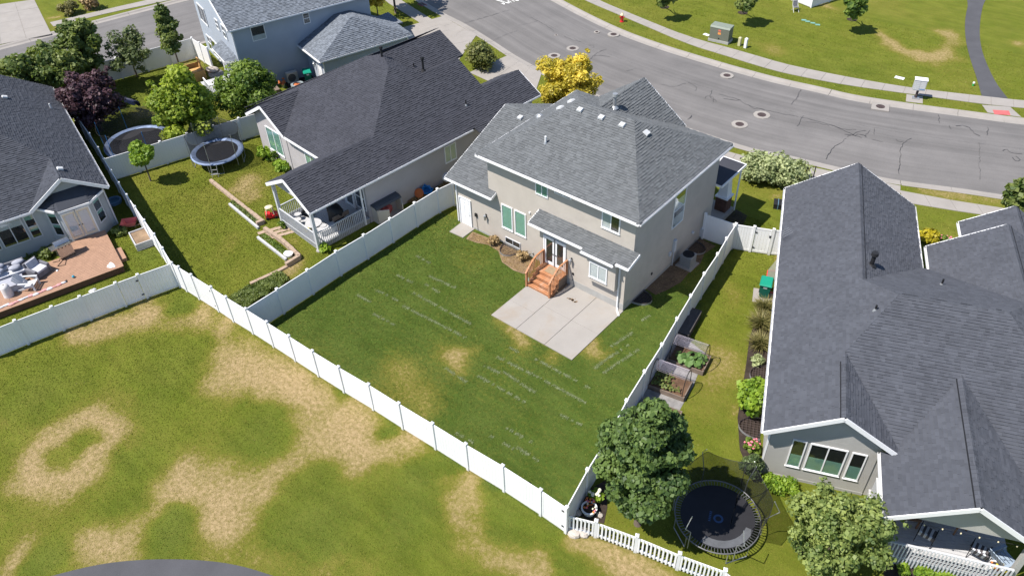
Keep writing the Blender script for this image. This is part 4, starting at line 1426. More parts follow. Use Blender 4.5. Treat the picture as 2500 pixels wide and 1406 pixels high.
gutter(H, (-6.2, -.36, 3.38), (-2.52, -.36, 3.38), (0, -1, 0))
gutter(H, (-2.5, -.55, 3.32), (-.45, -.55, 3.32), (0, -1, 0))
gutter(H, (-.42, -.36, 3.38), (.38, -.36, 3.38), (0, -1, 0))
fascia(H, (.38, -.36, 3.38), (.38, .63, 3.7), w=.05, h=.18)
fascia(H, (-6.2, -.36, 3.38), (-6.2, .63, 3.7), w=.05, h=.18)
fascia(H, (-13.1, .2, 3.33), (-13.1, 5.95, 5.69), w=.05)
fascia(H, (-13.1, 5.95, 5.69), (-13.1, 11, 3.55), w=.05)
fascia(H, (-9.4, .2, 3.33), (-9.4, .62, 3.5), w=.05)
fascia(H, (-2.75, 9.95, ZE), (-5.75, 9.95, 8.0), w=.05)
fascia(H, (-8.75, 9.95, ZE), (-5.75, 9.95, 8.0), w=.05)
MB().extr([(-8.3, 9.6, 5.6), (-3.2, 9.6, 5.6), (-5.75, 9.6, 7.75)], (0, -3.0, 0)).build('gable_wall', M_STUC_M, H)
sof = MB().box(E0 + .03, F0 + .03, 5.79, E1 - .03, .60, 5.81)
sof.box(.03, .62, 5.79, E1 - .03, F1 - .03, 5.81)
sof.build('soffit', M_TRIM, H)
WB = wallframe((0, .63, 0), (1, 0, 0), (0, -1, 0))
WK = wallframe((0, 0, 0), (1, 0, 0), (0, -1, 0))
WR_ = wallframe((0, 0, 0), (0, 1, 0), (1, 0, 0))
o = door_panel(H, WB, -12.42, .02, -11.58, 1.95, M_TRIM)
window(H, WB, -9.03, 1.22, -8.2, 2.89, 'none', 'full', .06, .02)
window(H, WB, -8.04, 1.22, -7.2, 2.89, 'none', 'full', .06, .02)
window(H, WB, -6.46, 4.64, -5.6, 5.46, 'v', 'full', .05, blind_mat=M_BLINDG)
window(H, WB, -5.15, 5.22, -4.03, 5.5, 'v', None, .05)
window(H, WB, -2.06, 4.36, -.92, 5.44, 'v', 'first', .06, .02, blind_mat=M_BLINDW)
window(H, WB, -8.82, .16, -7.66, .6, 'v', None, .035, fm=M_GREYP)
door_panel(H, WK, -5.33, .80, -4.66, 2.62, M_TRIM, True, 'french_door', 1)
door_panel(H, WK, -4.58, .80, -3.92, 2.62, M_TRIM, True, 'french_door', -1)
wbox(MB(), WK, -4.66, .8, -4.58, 2.62, 0.002, 0.06).build('door_mullion', M_TRIM, H)
# kitchen box window
MB().box(-2.22, -.35, 1.40, -.40, -.002, 3.2).build('box_window_wall', M_STUC_M, H)
WX = wallframe((0, -.35, 0), (1, 0, 0), (0, -1, 0))
window(H, WX, -2.04, 1.68, -.9, 2.7, 'v', 'full', .06, .02, blind_mat=M_BLINDW)
window(H, WR_, 4.42, 2.85, 5.6, 5.1, 'h', 'bottom', .05, glass=M_GLASS, blind_mat=M_CURTAIN, half=.6)
lantern(H, WK, -3.47, 1.75)
lantern(H, WB, -10.3, 1.35)
mb = MB(); wbox(mb, WB, -11.2, 1.05, -11.04, 1.27, 0, .09); mb.cyl(WB(-11.12, 1.05, .04), WB(-11.04, .05, .04), .012, n=6); mb.build('outdoor_outlet', M_DARK, H)
mb = MB(); wbox(mb, WB, -6.95, 3.1, -6.85, 3.2, 0, .06); mb.build('security_sensor', M_TRIM, H)
mb = MB(); wbox(mb, WK, -3.4, .85, -3.3, .97, 0, .05); mb.build('outdoor_outlet', M_DARK, H)
mb = MB(); wbox(mb, WB, -6.75, .3, -6.68, .38, 0, .09); mb.build('hose_tap', M_METAL, H)
downspout(H, [(-5.82, -.08, 3.2), (-5.82, -.06, 3.05), (-5.82, .53, 2.9), (-5.82, .56, .1)])
downspout(H, [(-.36, -.42, 3.2), (-.33, -.06, 2.95), (-.33, -.06, .12), (-.2, -.25, .05), (.08, -.5, .03)])
downspout(H, [(-12.62, .27, 3.2), (-12.62, .58, 3.0), (-12.62, .58, .1)])
mb = MB(); wbox(mb, WR_, 4.85, 1.05, 5.08, 1.85, 0, .14); mb.cyl(WR_(4.96, 1.05, .07), WR_(4.96, .0, .07), .03, n=8); mb.build('electric_meter', M_GREYP, H)
mb = MB(); wbox(mb, WR_, 4.5, .95, 4.68, 1.2, 0, .1); mb.build('cable_box', M_GREYP, H)
mb = MB(); mb.cyl(WR_(7.1, 1.1, 0), WR_(7.1, 1.1, .12), .09, n=10); wbox(mb, WR_, 8.1, .2, 8.4, .75, 0, .2); mb.build('gas_meter', M_GREYP, H)
mb = MB(); wbox(mb, WR_, 2.7, .75, 2.8, .9, 0, .05); mb.build('outdoor_outlet', M_DARK, H)
well(H, (-8.24, .6, 0), (0, -1, 0), 1.3, .95)
well(H, (.01, 1.45, 0), (1, 0, 0), 1.2, .85)
well(H, (.01, 7.1, 0), (1, 0, 0), 1.25, .95)
# roof furniture
kb_ = (zr - ZE) / (4.95 - F0)
def back_z(y): return ZE + kb_ * (y - F0)
for (x, y) in VENTS_BACK:
    box_vent(roofM, (x, y, back_z(y)), (0, 1, kb_), (0, -kb_, 1))
kr_ = (zr - ZE) / (E1 + 3.2)
x, y, z = VENT_RIGHT
box_vent(roofM, (x, y, z), (-1, 0, kr_), (kr_, 0, 1))
kl_ = (zr - ZE) / (-6.78 - E0)
for (x, y, z) in VENTS_LEFT[:2]:
    box_vent(roofM, (x, y, z), (1, 0, kl_), (-kl_, 0, 1), .36)
x, y, z = VENTS_LEFT[2]
box_vent(roofM, (x, y, z), (1, 0, kl_), (-kl_, 0, 1), .42, None, True)
x, y, z = VENT_GAR
box_vent(roofM, (x, y, z), (0, 1, .41), (0, -.41, 1))
pipe_vent(roofM, PIPE_BACK, .42, .055, M_TRIM)
pipe_vent(roofM, PIPE_FRONT, .62, .1, M_METAL, True)
# front porch corner seen past the right wall
pr_ = MB().extr([(-.75, 9.28, 3.15), (.42, 9.28, 3.15), (.42, 12.3, 3.15), (-1.2, 12.3, 3.15)], (0, 0, .14))
pr_.build('porch_roof', M_TRIM, H)
MB().extr([(-.7, 9.3, 3.292), (.36, 9.3, 3.292), (.36, 12.2, 3.292), (-1.1, 12.2, 3.292)], (0, 0, .012)).build('porch_roof_membrane', M_SHING_L, H)
MB().box(-4.2, 9.28, 0, .3, 11.9, .3).build('porch_floor', M_CONC, H)
pb = MB()
for k in range(9):
    for i in range(4):
        for j in range(4):
            if i in (0, 3) or j in (0, 3):
                off = .06 if k % 2 else 0
                pb.box(-.62 + i * .185 + .004, 11.0 + j * .185 + .004, .3 + k * .105, -.62 + (i + 1) * .185 - .008, 11.0 + (j + 1) * .185 - .008, .3 + (k + 1) * .105 - .012)
pb.build('brick_pier', M_BRICK, H)
MB().box(-.68, 10.94, 1.25, .18, 11.8, 1.33).build('pier_cap', M_TRIM, H)
cp = MB()
cp.add([(-.56, 11.06, 1.33), (.06, 11.06, 1.33), (.06, 11.68, 1.33), (-.56, 11.68, 1.33), (-.42, 11.2, 3.15), (-.08, 11.2, 3.15), (-.08, 11.54, 3.15), (-.42, 11.54, 3.15)], [(0, 1, 5, 4), (1, 2, 6, 5), (2, 3, 7, 6), (3, 0, 4, 7)])
cp.build('tapered_column', M_TRIM, H)
downspout(H, [(.3, 11.9, 3.1), (.3, 11.9, .1)])

# ------------------------------------------------------------------ the slate-roofed house on the right
HR = thing('house', 'large single storey grey stucco house with dark slate shingle gables at right', 'house', (10.47, -4.72, 0), math.radians(22.6))
z0 = 3.2
rp = [
    [(-.4, -.72, z0), (2.37, -.72, 4.973), (2.37, 2.95, 4.973), (4.28, 5.8, 6.195), (3.03, 7.47, 5.395), (3.03, 17.7, 5.395), (-.4, 17.7, z0)],
    [(3.03, 17.7, 5.395), (3.03, 7.47, 5.395), (6.47, 12.0, z0), (6.47, 17.7, z0)],
    [(4.28, 5.8, 6.195), (3.03, 7.47, 5.395), (6.47, 12, z0), (6.84, 12, z0), (9.97, 7.86, 5.2), (8.55, 5.8, 6.195)],
    [(6.84, 12, z0), (6.84, 14.0, z0), (9.97, 14.0, 5.2), (9.97, 7.86, 5.2)],
    [(9.97, 7.86, 5.2), (9.97, 14, 5.2), (13.1, 14, z0), (13.1, 7.86, z0)],
    [(8.66, 14.0, z0), (8.66, 16.7, z0), (10.9, 16.7, 4.63), (10.9, 14, 4.63)],
    [(10.9, 14, 4.63), (10.9, 16.7, 4.63), (13.1, 16.7, z0), (13.1, 14, z0)],
    [(4.28, 5.8, 6.195), (2.37, 2.95, 4.973), (4.62, -.4, 3.53), (6.82, 2.88, 4.94), (9.54, -1.16, z0), (13.2, -1.16, z0), (8.55, 5.8, 6.195)],
    [(8.55, 5.8, 6.195), (9.97, 7.86, 5.286), (13.2, 7.86, z0), (13.2, -1.16, z0)],
    [(2.37, -.72, 4.973), (4.62, -.72, 3.53), (4.62, -.4, 3.53), (2.37, 2.95, 4.973)],
    [(4.1, -3.58, z0), (6.82, -3.58, 4.94), (6.82, 2.88, 4.94), (4.62, -.4, 3.53), (4.62, -.72, 3.53), (4.1, -.5, z0)],
    [(6.82, -3.58, 4.94), (9.54, -3.58, z0), (9.54, -1.16, z0), (6.82, 2.88, 4.94)],
]
bpy.context.view_layer.update()
roofR = shingle_roof(HR, rp, M_SHING_R, 300, contrast=.38)
ridge_caps(roofR, (3.03, 17.7, 5.395), (3.03, 7.6, 5.395), M_SHING_R, .17, .2, vent=True)
ridge_caps(roofR, (3.03, 7.5, 5.395), (4.28, 5.8, 6.195), M_SHING_R, .17, .18)
ridge_caps(roofR, (4.28, 5.8, 6.195), (8.55, 5.8, 6.195), M_SHING_R, .17, .2, vent=True)
ridge_caps(roofR, (2.37, 2.95, 4.973), (4.28, 5.8, 6.195), M_SHING_R, .17, .18)
ridge_caps(roofR, (2.37, -.72, 4.973), (2.37, 2.4, 4.973), M_SHING_R, .17, .18, vent=True)
ridge_caps(roofR, (6.82, -3.58, 4.94), (6.82, 2.7, 4.94), M_SHING_R, .17, .18, vent=True)
ridge_caps(roofR, (9.97, 14, 5.2), (9.97, 8.6, 5.2), M_SHING_R, .17, .2, vent=True)
ridge_caps(roofR, (10.9, 16.7, 4.63), (10.9, 14, 4.63), M_SHING_R, .17, .2, vent=True)
ridge_caps(roofR, (8.55, 5.8, 6.195), (13.2, -1.16, z0), M_SHING_R, .17, .2)
wR = MB()
wR.box(0, 8, 0, 6.1, 17.3, 3.05)
wR.box(0.002, -.298, 0, 4.148, 7.998, 3.05)
wR.box(4.15, -.25, 0, 12.8, 11.6, 3.05)
wR.box(7.2, 11.6, 0, 12.8, 13.7, 3.05)
wR.box(9.0, 13.7, 0, 12.79, 16.4, 3.05)
wR.build('wall', M_STUC_R, HR)
MB().extr([(0.0, -.3, 3.0), (4.3, -.3, 3.0), (4.3, -.3, 3.5), (2.37, -.3, 4.80), (0.0, -.3, 3.28)], (0, .9, 0)).build('gable_wall', M_STUC_R, HR)
MB().extr([(0, -.302, 0), (4.15, -.302, 0), (4.15, -.302, 3.0), (0, -.302, 3.0)], (0, .1, 0)).build('gable_wall', M_STUC_R, HR)
MB().extr([(4.6, -3.15, 3.0), (9.2, -3.15, 3.0), (6.82, -3.15, 4.72)], (0, .14, 0)).build('porch_pediment', M_STUC_R, HR)
MB().extr([(.2, 17.2, 3.0), (5.9, 17.2, 3.0), (3.03, 17.2, 5.2)], (0, .1, 0)).build('gable_wall', M_STUC_R, HR)
MB().extr([(7.3, 13.7, 3.0), (12.7, 13.7, 3.0), (9.97, 13.7, 5.0)], (0, .1, 0)).build('gable_wall', M_STUC_R, HR)
gutter(HR, (-.4, -.72, z0), (-.4, 17.7, z0), (-1, 0, 0))
gutter(HR, (6.47, 12.1, z0), (6.47, 17.7, z0), (1, 0, 0))
gutter(HR, (6.84, 12.1, z0), (6.84, 14.0, z0), (-1, 0, 0))
gutter(HR, (8.66, 14.1, z0), (8.66, 16.7, z0), (-1, 0, 0))
gutter(HR, (4.1, -3.58, z0), (4.1, -.5, z0), (-1, 0, 0))
for a, b in (((-.4, -.74, z0), (2.37, -.74, 4.973)), ((2.37, -.74, 4.973), (4.62, -.74, 3.53)), ((4.1, -3.6, z0), (6.82, -3.6, 4.94)), ((6.82, -3.6, 4.94), (9.54, -3.6, z0)), ((-.4, 17.72, z0), (3.03, 17.72, 5.395)), ((3.03, 17.72, 5.395), (6.47, 17.72, z0)), ((6.84, 14.02, z0), (9.97, 14.02, 5.2)), ((8.66, 16.72, z0), (10.9, 16.72, 4.63))):
    fascia(HR, a, b, w=.05, h=.2, dz=-.10)
WG = wallframe((0, -.302, 0), (1, 0, 0), (0, -1, 0))
window(HR, WG, .86, .92, 1.43, 2.66, 'none', 'bottom', .05, .02, half=.46)
window(HR, WG, 1.57, .92, 3.03, 2.64, 'v', 'bottom', .055, .02, half=.5)
window(HR, WG, 3.19, .90, 3.77, 2.62, 'none', 'bottom', .05, .02, half=.5)
downspout(HR, [(-.45, -.5, 3.05), (-.06, -.2, 2.6), (-.06, -.2, .3)])
downspout(HR, [(4.16, -3.4, 3.05), (4.3, -3.1, 2.7), (4.42, -3.1, .2)])
fR = MB().box(-.012, -.318, -.05, 4.16, -.29, .16)
fR.build('foundation', M_FOUND, HR)
# back porch under the second gable
DK = .5
MB().box(4.35, -3.25, 0.02, 9.35, -.27, DK - .04).build('porch_base', M_GREYDECK, HR)
n = 20
for i in range(n):
    y0 = -3.25 + i * 2.98 / n
    MB().box(4.33, y0, DK - .04, 9.38, y0 + 2.98 / n - .014, DK).build('deck_board', M_GREYDECK, HR)
for (x, y) in ((4.55, -3.1), (9.2, -3.1)):
    MB().box(x - .1, y - .1, .0, x + .1, y + .1, 3.05).build('porch_post', M_GREYP if x < 6 else M_STUC_R, HR)
rl = MB()
rl.bar((4.66, -3.3, DK + .95), (9.09, -3.3, DK + .95), .09, .05)
rl.bar((4.66, -3.3, DK + .08), (9.09, -3.3, DK + .08), .05, .05)
rl.build('railing', M_GREYP, HR)
for i in range(34):
    x = 4.72 + i * 4.33 / 33
    MB().bar((x, -3.345, DK - .38), (x, -3.345, DK + .93), .045, .035, up=(0, 1, 0)).build('baluster', M_GREYP, HR)
rl = MB()
rl.bar((4.42, -3.0, DK + .95), (4.42, -.4, DK + .95), .09, .05)
rl.build('railing', M_GREYP, HR)
for i in range(17):
    y = -2.95 + i * .155
    MB().bar((4.40, y, DK - .38), (4.40, y, DK + .93), .045, .035, up=(1, 0, 0)).build('baluster', M_GREYP, HR)
skirt = MB()
for i in range(34):
    x = 4.62 + i * 4.5 / 33
    skirt.bar((x, -3.262, .05), (x, -3.262, DK - .05), .11, .02, up=(0, 1, 0))
skirt.build('skirting', M_GREYDECK, HR)
def house_pipe(house, roof, p, h, r, m, cap=False):
    return pipe_vent(roof, p, h, r, m, cap)
house_pipe(HR, roofR, RP1, .55, .1, M_DARK, True)
house_pipe(HR, roofR, RP2, .3, .045, M_DARK)
house_pipe(HR, roofR, RP3, .35, .045, M_DARK)
an = MB()
an.cyl((-.35, 12.5, 3.2), (-.35, 12.5, 4.0), .015, n=5)
for i in range(4):
    an.cyl((-.6 + i * .08, 12.3 - .1 * i, 3.85), (-.15 + i * .08, 12.8 - .1 * i, 3.9), .008, n=4)
an.build('tv_antenna', M_METAL, HR)

# ------------------------------------------------------------------ the black-roofed ranch house
HL = thing('house', 'long low ranch house with black shingle roof and covered back porch', 'house', (-17.27, -6.79, 0), math.radians(-4.8))
bpy.context.view_layer.update()
lp = [
    [(.46, -.3, 3.2), (.46, 15.5, 3.2), (-4.06, 15.5, 5.686), (-4.06, 12.4, 5.686), (-5.25, 10.54, 6.34), (-1.82, 6.33, 4.454), (-1.82, -.3, 4.454)],
    [(-1.82, -.3, 4.454), (-1.82, 6.33, 4.454), (-4.1, 3.55, 3.2), (-4.1, -.3, 3.2)],
    [(-4.1, 3.55, 3.2), (-1.82, 6.33, 4.454), (-5.25, 10.54, 6.34), (-7.82, 10.54, 6.34), (-12.8, 4.2, 3.49), (-10.46, 6.6, 4.57), (-8.17, 3.55, 3.2)],
    [(-10.46, 3.5, 4.57), (-8.15, 3.5, 3.2), (-8.17, 3.6, 3.22), (-10.46, 6.6, 4.57)],
    [(-10.46, 3.5, 4.57), (-10.46, 6.6, 4.57), (-12.8, 4.2, 3.2), (-12.8, 3.5, 3.2)],
    [(-7.82, 10.54, 6.34), (-7.4, 16.9, 6.3), (-13.2, 16.9, 3.2), (-13.2, 3.7, 3.2)],
    [(-5.25, 10.54, 6.34), (-4.06, 12.4, 5.686), (-5.1, 13.0, 5.12)],
    [(-5.25, 10.54, 6.34), (-5.1, 13, 5.12), (-7.4, 11.7, 6.3)],
    [(-7.4, 11.7, 6.3), (-7.82, 10.54, 6.34), (-5.25, 10.54, 6.34)],
    [(-4.06, 12.4, 5.686), (-4.06, 15.5, 5.686), (-5.1, 15.5, 5.12), (-5.1, 13, 5.12)],
    [(-7.4, 11.7, 6.3), (-5.1, 13, 5.12), (-5.1, 16.9, 5.12), (-7.4, 16.9, 6.3)],
    [(-1.62, 15.3, 4.34), (-1.62, 18.95, 4.34), (.46, 18.95, 3.2), (.46, 15.3, 3.2)],
    [(-1.62, 15.3, 4.34), (-3.7, 15.3, 3.2), (-3.7, 18.95, 3.2), (-1.62, 18.95, 4.34)],
    [(.44, 12.65, 3.21), (.95, 12.7, 3.05), (.95, 14.4, 3.05), (-.6, 13.9, 3.76)],
]
roofL = shingle_roof(HL, lp, M_SHING_L, 0, contrast=.38)
for a, b, v in (((-1.82, -.3, 4.454), (-1.82, 6.0, 4.454), True), ((-1.82, 6.33, 4.454), (-5.25, 10.54, 6.34), False), ((-7.82, 10.54, 6.34), (-5.25, 10.54, 6.34), True), ((-4.06, 12.4, 5.686), (-4.06, 15.5, 5.686), True), ((-7.4, 11.7, 6.3), (-7.4, 16.9, 6.3), True), ((-10.46, 3.5, 4.57), (-10.46, 6.4, 4.57), True), ((-1.62, 15.7, 4.34), (-1.62, 18.95, 4.34), True)):
    ridge_caps(roofL, a, b, M_SHING_L, .15, .2, vent=v, joined=True)
wL = MB()
wL.box(-12.3, 3.9, 0, 0, 15.1, 3.05)
wL.box(-12.2, 15.0, 0, -5.2, 16.5, 3.05)
wL.box(-3.4, 15.1, 0, -.002, 18.6, 3.05)
wL.build('wall', M_STUC_L, HL)
MB().extr([(-12.3, 3.86, 0), (-8.6, 3.86, 0), (-8.6, 3.86, 3.2), (-10.46, 3.86, 4.4), (-12.3, 3.86, 3.2)], (0, .4, 0)).build('gable_wall', M_STUC_L, HL)
MB().extr([(-3.7, .08, 3.08), (.05, .08, 3.08), (-1.82, .08, 4.3)], (0, .1, 0)).build('porch_pediment', M_STUC_L, HL)
MB().extr([(-3.4, 18.55, 3.0), (0, 18.55, 3.0), (-1.62, 18.55, 4.15)], (0, .1, 0)).build('gable_wall', M_STUC_L, HL)
gutter(HL, (.46, -.3, 3.2), (.46, 12.5, 3.2), (1, 0, 0))
gutter(HL, (.46, 15.3, 3.2), (.46, 18.95, 3.2), (1, 0, 0))
gutter(HL, (-8.1, 3.55, 3.2), (-4.2, 3.55, 3.2), (0, -1, 0))
for a, b in (((-1.82, -.32, 4.454), (.46, -.32, 3.2)), ((-1.82, -.32, 4.454), (-4.1, -.32, 3.2)), ((-10.46, 3.48, 4.57), (-8.15, 3.48, 3.2)), ((-10.46, 3.48, 4.57), (-12.8, 3.48, 3.2)), ((-1.62, 18.97, 4.34), (.46, 18.97, 3.2))):
    fascia(HL, a, b, w=.05, h=.2, dz=-.1)
WLg = wallframe((0, 3.86, 0), (1, 0, 0), (0, -1, 0))
window(HL, WLg, -11.1, .95, -9.3, 2.75, 'v', 'full', .06, .02)
WLb = wallframe((0, 3.9, 0), (1, 0, 0), (0, -1, 0))
window(HL, WLb, -6.5, .95, -5.2, 2.5, 'v', 'full', .06, .02)
WLr = wallframe((0, 0, 0), (0, 1, 0), (1, 0, 0))
window(HL, WLr, 10.3, 1.35, 11.3, 2.6, 'v', 'full', .06, .02, blind_mat=M_BLINDW)
WLd = wallframe((0, 3.9, 0), (1, 0, 0), (0, -1, 0))
door_panel(HL, WLd, -2.4, .42, -1.5, 2.45, M_TRIM, True, 'patio_door')
window(HL, WLd, -1.25, .75, -.2, 2.5, 'h', None, .06)
downspout(HL, [(.4, 3.4, 3.0), (.06, 3.5, 2.7), (.06, 3.5, .1)])
house_pipe(HL, roofL, LP1, .75, .075, M_DARK, True)
house_pipe(HL, roofL, LP2, .75, .075, M_DARK, True)
house_pipe(HL, roofL, LP3, .4, .045, M_DARK)
house_pipe(HL, roofL, LP4, .4, .045, M_DARK)
# its porch
MB().box(-4.05, .02, 0, .0, 3.86, .36).build('porch_base', M_FOUND, HL)
for i in range(27):
    y0 = 0.0 + i * 3.86 / 27
    MB().box(-4.1, y0, .36, .06, y0 + 3.86 / 27 - .012, .40).build('deck_board', M_GREYDECK, HL)
for (x, y) in ((-.02, .02), (-3.95, .02)):
    MB().box(x - .09, y - .09, .0, x + .09, y + .09, 3.08).build('porch_post', M_GREYP, HL)
    MB().cyl((x, y, 0), (x, y, .06), .2, n=12).build('post_footing', M_CONC, HL)
for (a, b, n) in (((-3.84, -.03), (-.13, -.03), 31), ((.05, .12), (.05, 3.6, ), 27), ((-4.06, .12), (-4.06, 2.2), 16)):
    rl = MB()
    rl.bar((a[0], a[1], 1.32), (b[0], b[1], 1.32), .07, .05)
    rl.bar((a[0], a[1], .48), (b[0], b[1], .48), .05, .04)
    rl.build('railing', M_GREYP, HL)
    for i in range(n):
        t = (i + .5) / n
        x, y = a[0] + (b[0] - a[0]) * t, a[1] + (b[1] - a[1]) * t
        MB().box(x - .018, y - .018, .12, x + .018, y + .018, 1.30).build('baluster', M_GREYP, HL)

# ------------------------------------------------------------------ the blue-grey house at the far left
HD = thing('house', 'blue grey house with charcoal roof, bay with double doors and wooden deck', 'house', (-27.39, -13.27, 0), math.radians(-15))
bpy.context.view_layer.update()
dp = [
    [(-1.93, 0, 3), (-1.93, -2.2, 4.43), (-4.73, -2.2, 4.43), (-8.94, -5.5, 6.575), (-18.6, -5.5, 6.575), (-18.6, 0, 3)],
    [(-1.93, -4.3, 3), (-4.73, -2.2, 4.43), (-8.94, -5.5, 6.575), (-8.94, -14, 6.575), (-1.93, -14, 3)],
    [(-1.93, -2.2, 4.43), (-1.93, -4.36, 3.03), (-4.73, -2.2, 4.43)],
    [(-18.6, -5.5, 6.575), (-8.94, -5.5, 6.575), (-8.94, -14, 3.5), (-18.6, -14, 3.5)],
    [(-2.3, -4.05, 2.92), (-1.45, -3.25, 2.78), (-2.3, -2.9, 3.42)], [(-1.45, -3.25, 2.78), (-1.28, -3.05, 2.75), (-1.28, -1.35, 2.75), (-2.3, -1.3, 3.42), (-2.3, -2.9, 3.42)], [(-1.28, -1.35, 2.75), (-2.05, -.35, 2.85), (-2.3, -.4, 2.95), (-2.3, -1.3, 3.42)],
]
roofD = shingle_roof(HD, dp, M_SHING_D, 0, contrast=.5)
ridge_caps(roofD, (-1.93, -2.2, 4.43), (-4.73, -2.2, 4.43), M_SHING_D, .14, .25, joined=True)
ridge_caps(roofD, (-4.73, -2.2, 4.43), (-8.94, -5.5, 6.575), M_SHING_D, .14, .25, joined=True)
wD = MB()
wD.box(-18.2, -13, 0, -2.3, -.36, 2.9)
wD.build('wall', M_STUC_D, HD)
MB().extr([(-2.32, -4.0, 2.8), (-2.32, -.4, 2.8), (-2.32, -.4, 3.0), (-2.32, -2.2, 4.2), (-2.32, -4.0, 3.0)], (-.1, 0, 0)).build('gable_wall', M_STUC_D, HD)
MB().prism([(-2.32, -3.9), (-1.5, -3.1), (-1.5, -1.4), (-2.32, -.6)], 0, 2.72).build('bay_wall', M_STUC_D, HD)
gutter(HD, (-1.93, 0, 3), (-18.6, 0, 3), (0, 1, 0))
gutter(HD, (-1.93, -13.5, 3), (-1.93, -4.4, 3), (1, 0, 0))
fascia(HD, (-1.9, -2.2, 4.43), (-1.9, 0.05, 2.97), w=.05, h=.2, dz=-.1)
fascia(HD, (-1.9, -2.2, 4.43), (-1.9, -4.4, 3.0), w=.05, h=.2, dz=-.1)
fascia(HD, (-2.2, -4.05, 2.92), (-1.42, -3.28, 2.78), w=.08, h=.14, dz=-.1)
fascia(HD, (-1.3, -3.1, 2.75), (-1.26, -1.35, 2.75), w=.08, h=.14, dz=-.1)
fascia(HD, (-1.26, -1.35, 2.75), (-2.03, -.33, 2.85), w=.08, h=.14, dz=-.1)
WDb = wallframe((-1.5, 0, 0), (0, 1, 0), (1, 0, 0))
door_panel(HD, WDb, -3.0, .52, -2.28, 2.36, M_DOORC, M_DRAPE, 'french_door', 1)
door_panel(HD, WDb, -2.22, .52, -1.5, 2.36, M_DOORC, M_DRAPE, 'french_door', -1)
WDw = wallframe((-2.3, 0, 0), (0, 1, 0), (1, 0, 0))
window(HD, WDw, -6.5, 1.0, -5.05, 2.65, 'v', 'full', .06, glass=M_GLASS, half=.3, blind_mat=M_BLINDW, fm=M_GREYP)
window(HD, WDw, -4.95, 1.0, -4.36, 2.63, 'h', 'full', .06, half=.4, fm=M_GREYP)
window(HD, WDw, -8.3, 1.0, -6.6, 2.65, 'v', None, .06, fm=M_GREYP)
b1 = (Vector((-1.5, -3.1, 0)) - Vector((-2.32, -3.9, 0)))
WDs = wallframe((-2.32, -3.9, 0), b1, (b1.y, -b1.x, 0))
window(HD, WDs, .3, .85, .95, 2.5, 'h', 'full', .06, half=.3, fm=M_GREYP)
b2 = (Vector((-2.32, -.6, 0)) - Vector((-1.5, -1.4, 0)))
WDt = wallframe((-1.5, -1.4, 0), b2, (b2.y, -b2.x, 0))
window(HD, WDt, .25, .85, .95, 2.5, 'h', 'full', .06, half=.3, fm=M_GREYP)
downspout(HD, [(-2.25, -.3, 2.9), (-2.25, -.3, .1)], m=M_GREYP)
for (x, y, z) in DV:
    box_vent(roofD, (x, y, z), (0, -1, .65), (0, .65, 1), .34)
house_pipe(HD, roofD, DP1, .35, .05, M_TRIM)

# ------------------------------------------------------------------ the two-storey blue house at the top
HB = thing('house', 'two storey pale blue house with grey roof and attached hip roofed garage', 'house', (-38, 0, 0), math.radians(-16.3))
bpy.context.view_layer.update()
bp = [
    [(-.46, 2.5, 5.45), (-.46, 14.8, 5.45), (-6.2, 14.8, 8.05), (-6.2, 2.5, 8.05)],
    [(-6.2, 2.5, 8.05), (-6.2, 14.8, 8.05), (-12, 14.8, 5.45), (-12, 2.5, 5.45)],
    [(-.9, 7.75, 2.8), (3.15, 7.9, 2.8), (1.15, 11.65, 4.6), (.4, 11.75, 4.62), (-.9, 11.2, 4.4)],
    [(3.15, 7.9, 2.8), (2.95, 16.1, 2.8), (1.15, 12.2, 4.6), (1.15, 11.65, 4.6)],
    [(2.95, 16.1, 2.8), (-.9, 16.1, 2.8), (-.9, 12.6, 4.4), (1.15, 12.2, 4.6)],
    [(-.9, 11.2, 4.4), (1.15, 11.65, 4.6), (1.15, 12.2, 4.6), (-.9, 12.6, 4.4)],
    [(-5.3, 3.0, 3.0), (-5.05, 1.95, 2.62), (-1.85, 1.95, 2.62), (-2.3, 3.0, 3.0)], [(-1.85, 1.95, 2.62), (-1.1, 2.95, 2.62), (-2.3, 3.0, 3.0)],
    [(-1.4, 14.4, 3.0), (.4, 14.4, 3.0), (.4, 16.6, 2.8), (-2.4, 16.6, 2.8)],
]
roofB = shingle_roof(HB, bp, M_SHING_B, 0, contrast=.8)
ridge_caps(roofB, (3.15, 7.9, 2.8), (1.15, 11.65, 4.6), M_SHING_B, .14, .25, joined=True)
ridge_caps(roofB, (2.95, 16.1, 2.8), (1.15, 12.2, 4.6), M_SHING_B, .14, .25, joined=True)
wB = MB()
wB.box(-11.6, 2.9, 0, -.9, 14.4, 5.4)
wB.build('wall', M_STUC_B, HB)
MB().extr([(-11.6, 2.88, 5.3), (-.9, 2.88, 5.3), (-.9, 2.88, 5.5), (-6.2, 2.88, 7.9), (-11.6, 2.88, 5.5)], (0, .4, 0)).build('gable_wall', M_STUC_B, HB)
MB().box(-.902, 8.3, 0, 2.75, 15.7, 2.7).build('garage_wall', M_STUC_B, HB)
MB().prism([(-4.6, 2.9), (-4.3, 2.35), (-2.0, 2.35), (-1.5, 2.9)], 0, 2.55).build('bay_wall', M_STUC_B, HB)
gutter(HB, (-.46, 2.5, 5.45), (-.46, 14.8, 5.45), (1, 0, 0))
fascia(HB, (-.46, 2.48, 5.45), (-6.2, 2.48, 8.05), w=.05, h=.2, dz=-.1)
gutter(HB, (-.9, 7.75, 2.8), (3.15, 7.9, 2.8), (0, -1, 0))
gutter(HB, (3.15, 7.9, 2.8), (2.95, 16.1, 2.8), (1, 0, 0))
fascia(HB, (-5.05, 1.95, 2.62), (-1.85, 1.95, 2.62), w=.06, h=.14)
